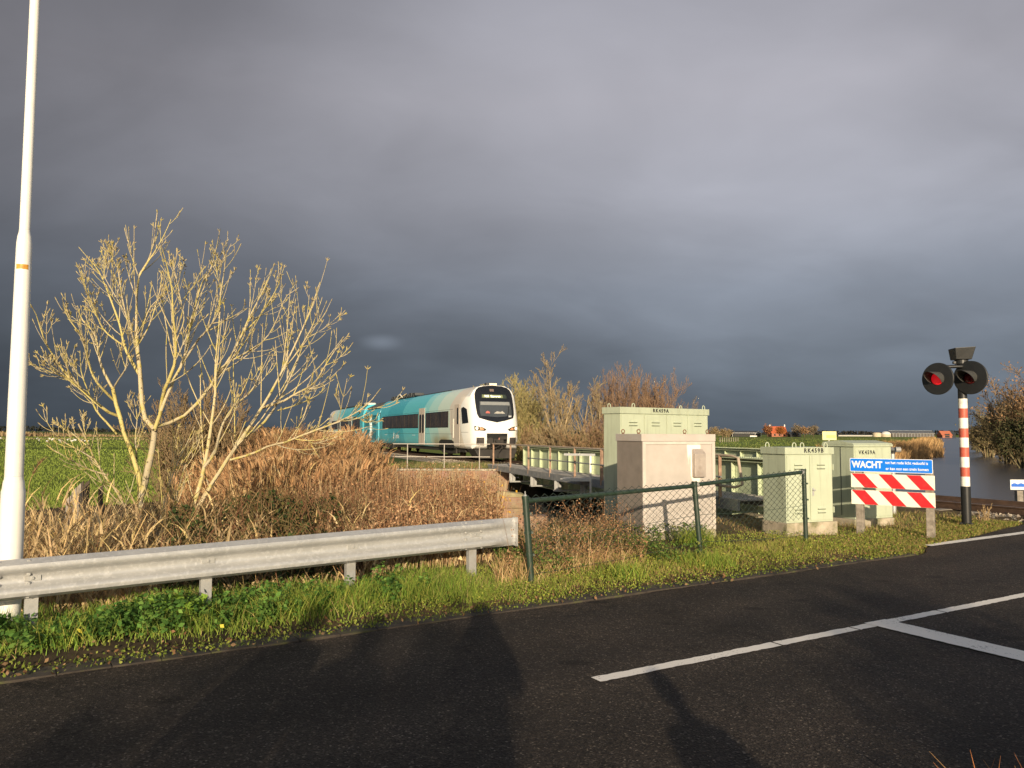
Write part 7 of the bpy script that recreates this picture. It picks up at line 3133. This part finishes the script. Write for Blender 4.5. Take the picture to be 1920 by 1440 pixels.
    y = 330 + RNG.uniform(-12, 12, n)
    d = .5 + .5 * np.sin(x * .05)
    nb.blades(np.stack([x, y, np.full(n, -.6)], -1), RNG.uniform(.8, 2.0, n) * (.4 + .8 * d), RNG.uniform(.5, 1.2, n), .3, cjit([(.26, .17, .09), (.20, .14, .08), (.32, .24, .13)], n, .2), segs=2)
    tag(nb.build('ditch_reeds', M_DRY), 'brownish strip of reeds along a ditch far across the left pasture', 'reeds', kind='stuff')
    # fence posts beside the orchard
    src = None
    for i in range(9):
        u = 1350 + i * 4.2
        c = P(u, 818, 200 + i * 2)
        mb = MB()
        if src is None:
            mb.box((0, 0, .55), (.16, .16, 1.3))
            src = mb.part('fence_post', M_WOODG)
            q = src
        else:
            q = src.copy()
            COL.objects.link(q)
        q.location = (c.x, c.y, -.6)
        tag(q, 'small wooden post standing in the pasture below the orchard', 'post', 'row of posts in the pasture')
    # geese: tiny white birds grazing far out on the left
    gm = mat('white_feathers', (.80, .79, .76), .7, var=.02)
    mb = MB()
    mb.lathe([(.02, -.42), (.13, -.28), (.20, -.05), (.18, .16), (.08, .32), (.05, .40)], c=(0, 0, .32), n=10, axis='x')
    mb.tube([(.30, 0, .36), (.40, 0, .55), (.44, 0, .72), (.52, 0, .73)], [.06, .045, .055, .02], 8)
    mb.tube([(-.02, .06, .2), (-.02, .06, -.02)], .02, 5)
    mb.tube([(-.02, -.06, .2), (-.02, -.06, -.02)], .02, 5)
    gme = mb.mesh('white_goose', smooth=True)
    gme.materials.append(gm)
    first = True
    for i in range(18):
        y = RNG.uniform(150, 215)
        u = RNG.choice([RNG.uniform(0, 24), RNG.uniform(52, 170), RNG.uniform(52, 170)])
        o = bpy.data.objects.new('white_goose', gme)
        COL.objects.link(o)
        o.location = (P(u, 830, y).x, y, -.56)
        o.rotation_euler.z = RNG.uniform(0, 6)
        o.scale = (.75, .75, .75)
        tag(o, 'tiny white goose grazing far out on the left pasture', 'goose', 'geese on the left pasture')
    # broken boards at the ditch edge
    c = P(160, 900, 15.0)
    o = thing('board_revetment', 'dark rotten boards of a broken ditch revetment left of the ash tree', 'boards', (c.x, c.y, -.9))
    rg = np.random.default_rng(4)
    pts = [(112, 926), (121, 919), (130, 912), (138, 903), (145, 898), (151, 890), (158, 886), (164, 884), (173, 888), (190, 894), (214, 893), (236, 887)]
    for i, (u, v) in enumerate(pts):
        if i in (0, 1, 3, 8, 10, 11):
            continue
        q = P(u, v + 9, 14.5 + .25 * i)
        mb = MB()
        M = Matrix.Translation((q.x, q.y, 0)) @ Matrix.Rotation(rg.uniform(-.3, .3), 4, 'Z') @ Matrix.Rotation(rg.uniform(-.12, .12), 4, 'Y')
        zt = q.z
        mb.hexa([M @ Vector(p) for p in ((-.06, -.015, -1.2), (.06, -.015, -1.2), (.06, .015, -1.2), (-.06, .015, -1.2), (-.05, -.015, zt - .16), (.04, -.015, zt - .07), (.04, .015, zt - .08), (-.05, .015, zt - .17))])
        mb.part('board', M_WOODG if i in (2, 4, 5) else M_WOODD, o, world=True)


# ------------------------------------------------------------------ the person holding the phone, whose shadow falls on the road
def build_person(label, loc, up, size=1.):
    o = thing('person', label, 'person', loc)
    o.scale = (size, size, size)
    J = {'pelvis': (0, 0, .98), 'belly': (0, 0, 1.14), 'chest': (0, -.01, 1.34), 'neck': (0, 0, 1.52), 'chin': (0, .02, 1.60), 'head': (0, .015, 1.70), 'crown': (0, 0, 1.79)}
    R_ = {'pelvis': (.17, .13), 'belly': (.165, .125), 'chest': (.19, .13), 'neck': (.065, .065), 'chin': (.072, .085), 'head': (.082, .10), 'crown': (.06, .07)}
    E = [('pelvis', 'belly'), ('belly', 'chest'), ('chest', 'neck'), ('neck', 'chin'), ('chin', 'head'), ('head', 'crown')]
    for s, n in ((-1, 'l'), (1, 'r')):
        J.update({n + 'hip': (s * .10, 0, .92), n + 'knee': (s * .11, .02, .50), n + 'ankle': (s * .12, -.01, .09), n + 'toe': (s * .13, .17, .035),
                  n + 'sh': (s * .19, 0, 1.44), n + 'elb': (s * .235, .10, 1.20), n + 'wr': (s * .11, .26, 1.52), n + 'palm': (s * .085, .30, 1.58)})
        R_.update({n + 'hip': (.10, .11), n + 'knee': (.07, .07), n + 'ankle': (.055, .055), n + 'toe': (.04, .03), n + 'sh': (.075, .075), n + 'elb': (.058, .058), n + 'wr': (.042, .042), n + 'palm': (.036, .02)})
        E += [('pelvis', n + 'hip'), (n + 'hip', n + 'knee'), (n + 'knee', n + 'ankle'), (n + 'ankle', n + 'toe'), ('chest', n + 'sh'), (n + 'sh', n + 'elb'), (n + 'elb', n + 'wr'), (n + 'wr', n + 'palm')]
        for i in range(4):
            a = (s * (.082 - .004 * i), .315, 1.605 - .018 * i + .03)
            b = (s * (.060), .335, 1.618 - .018 * i + .03)
            c = (s * (.042), .338, 1.612 - .018 * i + .03)
            for q, nm in ((a, 'a'), (b, 'b'), (c, 'c')):
                J[n + 'f%d%s' % (i, nm)] = q
                R_[n + 'f%d%s' % (i, nm)] = (.0085, .0085)
            E += [(n + 'palm', n + 'f%da' % i), (n + 'f%da' % i, n + 'f%db' % i), (n + 'f%db' % i, n + 'f%dc' % i)]
        J[n + 'th'] = (s * .062, .288, 1.62)
        J[n + 'th2'] = (s * .045, .305, 1.64)
        R_[n + 'th'] = R_[n + 'th2'] = (.010, .010)
        E += [(n + 'palm', n + 'th'), (n + 'th', n + 'th2')]
    if not up:
        for s, n in ((-1, 'l'), (1, 'r')):
            old = {k: Vector(J[k]) for k in J if k.startswith(n)}
            J[n + 'elb'] = (s * .25, -.02, 1.16)
            J[n + 'wr'] = (s * .26, .06, .92)
            J[n + 'palm'] = (s * .262, .085, .845)
            for k in J:
                if k.startswith(n + 'f') or k.startswith(n + 'th'):
                    d = old[k] - old[n + 'palm']
                    J[k] = (s * (.262 - .3 * abs(d.x)), .085 + d.z * .8, .845 - abs(d.y) * 1.6 - abs(d.x) * .6)
    names = list(J)
    me = bpy.data.meshes.new('body')
    me.from_pydata([J[k] for k in names], [(names.index(a), names.index(b)) for a, b in E], [])
    ob = bpy.data.objects.new('body', me)
    COL.objects.link(ob)
    sk = ob.modifiers.new('skin', 'SKIN')
    for k, sv in zip(names, me.skin_vertices[0].data):
        sv.radius = R_[k]
        sv.use_root = (k == 'pelvis')
    ss = ob.modifiers.new('smooth', 'SUBSURF')
    ss.levels = ss.render_levels = 2
    dg = bpy.context.evaluated_depsgraph_get()
    dg.update()
    m2 = bpy.data.meshes.new_from_object(ob.evaluated_get(dg))
    bpy.data.objects.remove(ob)
    m2.name = 'body'
    skin = mat('skin', (.48, .30, .22), .5, var=.05)
    coat = mat('dark_coat_cloth', (.035, .038, .05), .85, var=.15, vscale=20, bump=.2)
    jeans = mat('blue_jeans', (.05, .065, .11), .85, var=.15, vscale=30)
    shoe = mat('black_shoes', (.02, .02, .02), .5)
    for mm in (skin, coat, jeans, shoe):
        m2.materials.append(mm)
    for p in m2.polygons:
        c = p.center
        p.use_smooth = True
        hand = c.y > .265 if up else (abs(c.x) > .2 and c.z < .90)
        p.material_index = 0 if (c.z > 1.545 and not (.1 < c.y < .262 and False)) or hand else (1 if c.z > .82 else (2 if c.z > .10 else 3))
    body = bpy.data.objects.new('body', m2)
    COL.objects.link(body)
    body.parent = o
    # face
    for s in (-1, 1):
        mb = MB()
        mb.lathe([(.002, -.012), (.012, -.006), (.012, .004), (.004, .010)], c=(s * .032, .098, 1.705), n=12, axis='y')
        mb.part('eye', mat('eye_white', (.6, .58, .55), .3), o, smooth=True)
        mb = MB()
        mb.lathe([(.006, -.006), (.028, -.004), (.03, .004), (.012, .008)], c=(s * .086, .01, 1.69), n=12, axis='x')
        mb.part('ear', skin, o, smooth=True)
    mb = MB()
    mb.hexa([(-.016, .098, 1.655), (.016, .098, 1.655), (.01, .09, 1.655), (-.01, .09, 1.655), (-.008, .100, 1.70), (.008, .100, 1.70), (.006, .09, 1.71), (-.006, .09, 1.71)])
    mb.hexa([(-.012, .125, 1.662), (.012, .125, 1.662), (.016, .098, 1.655), (-.016, .098, 1.655), (-.006, .112, 1.675), (.006, .112, 1.675), (.008, .100, 1.70), (-.008, .100, 1.70)])
    mb.part('nose', skin, o, bevel=.004)
    mb = MB()
    mb.tube([(-.024, .098, 1.628), (0, .106, 1.626), (.024, .098, 1.628)], .006, 8)
    mb.part('mouth', mat('lips', (.38, .15, .13), .5), o, smooth=True)
    mb = MB()
    mb.lathe([(.096, -.10), (.104, -.04), (.100, .03), (.075, .075), (.03, .098)], c=(0, -.012, 1.735), n=24)
    mb.part('hair', mat('brown_hair', (.06, .04, .028), .7, var=.2, vscale=40), o, smooth=True)
    if not up:
        return
    # the phone stays in the hands just behind the lens
    ph = thing('mobile_phone', 'slim black mobile phone held up in both hands', 'phone', (.02, -.085, 1.655))
    mb = MB()
    mb.box((0, 0, 0), (.146, .008, .072))
    mb.part('case', M_BLACKP, ph, bevel=.003)
    mb = MB()
    mb.box((0, -.0045, 0), (.136, .001, .064))
    mb.part('screen', mat('phone_screen', (.02, .02, .02), .1), ph)


def build_behind():
    """trees on the near verge behind the photographer, seen here only by their shadows on the road"""
    g = 'roadside trees behind the viewer'
    brn = [(.16, .12, .08), (.2, .15, .1)]
    bush('roadside_tree', 'leafy roadside tree to the right behind the photographer', 3.7, -13.5, 4.75, 3.2, 9, brn, g, 'tree', r0=.09, rmin=.012, spread=.75, leaf=(15000, .18, [(.08, .09, .03), (.12, .10, .04)]), zg=-.1)
    bush('roadside_tree', 'smaller roadside tree to the left behind the photographer', -.45, -15.5, 5.0, 1.7, 6, brn, g, 'tree', r0=.08, rmin=.012, spread=.55, leaf=(7000, .17, [(.08, .09, .03), (.12, .10, .04)]), zg=-.1)
    # slim post whose shadow lies across the far lane
    o = thing('marker_post', 'grey roadside pole to the right behind the photographer', 'pole', (4.05, -3.9, -.05))
    mb = MB()
    mb.lathe([(.06, 0), (.06, 2.2), (.16, 2.25), (.16, 2.85), (.10, 2.9)], n=16)
    mb.part('pole', M_GALV2, o, smooth=True)


build_far()
build_person('person in a dark coat standing on the near verge and holding up a phone', (.02, -.42, .03), True)
build_person('person in a dark coat with arms hanging, standing left of the one with the phone', (-1.40, -.55, .03), False)
build_person('person in a dark coat with arms hanging, unseen, added between the other two to widen their shadow', (-.86, -.95, .03), False)  # unseen third adult, added to broaden the shadow on the road
build_person('child in a dark coat standing right of the person with the phone', (1.22, -.45, .03), False, .74)
build_behind()
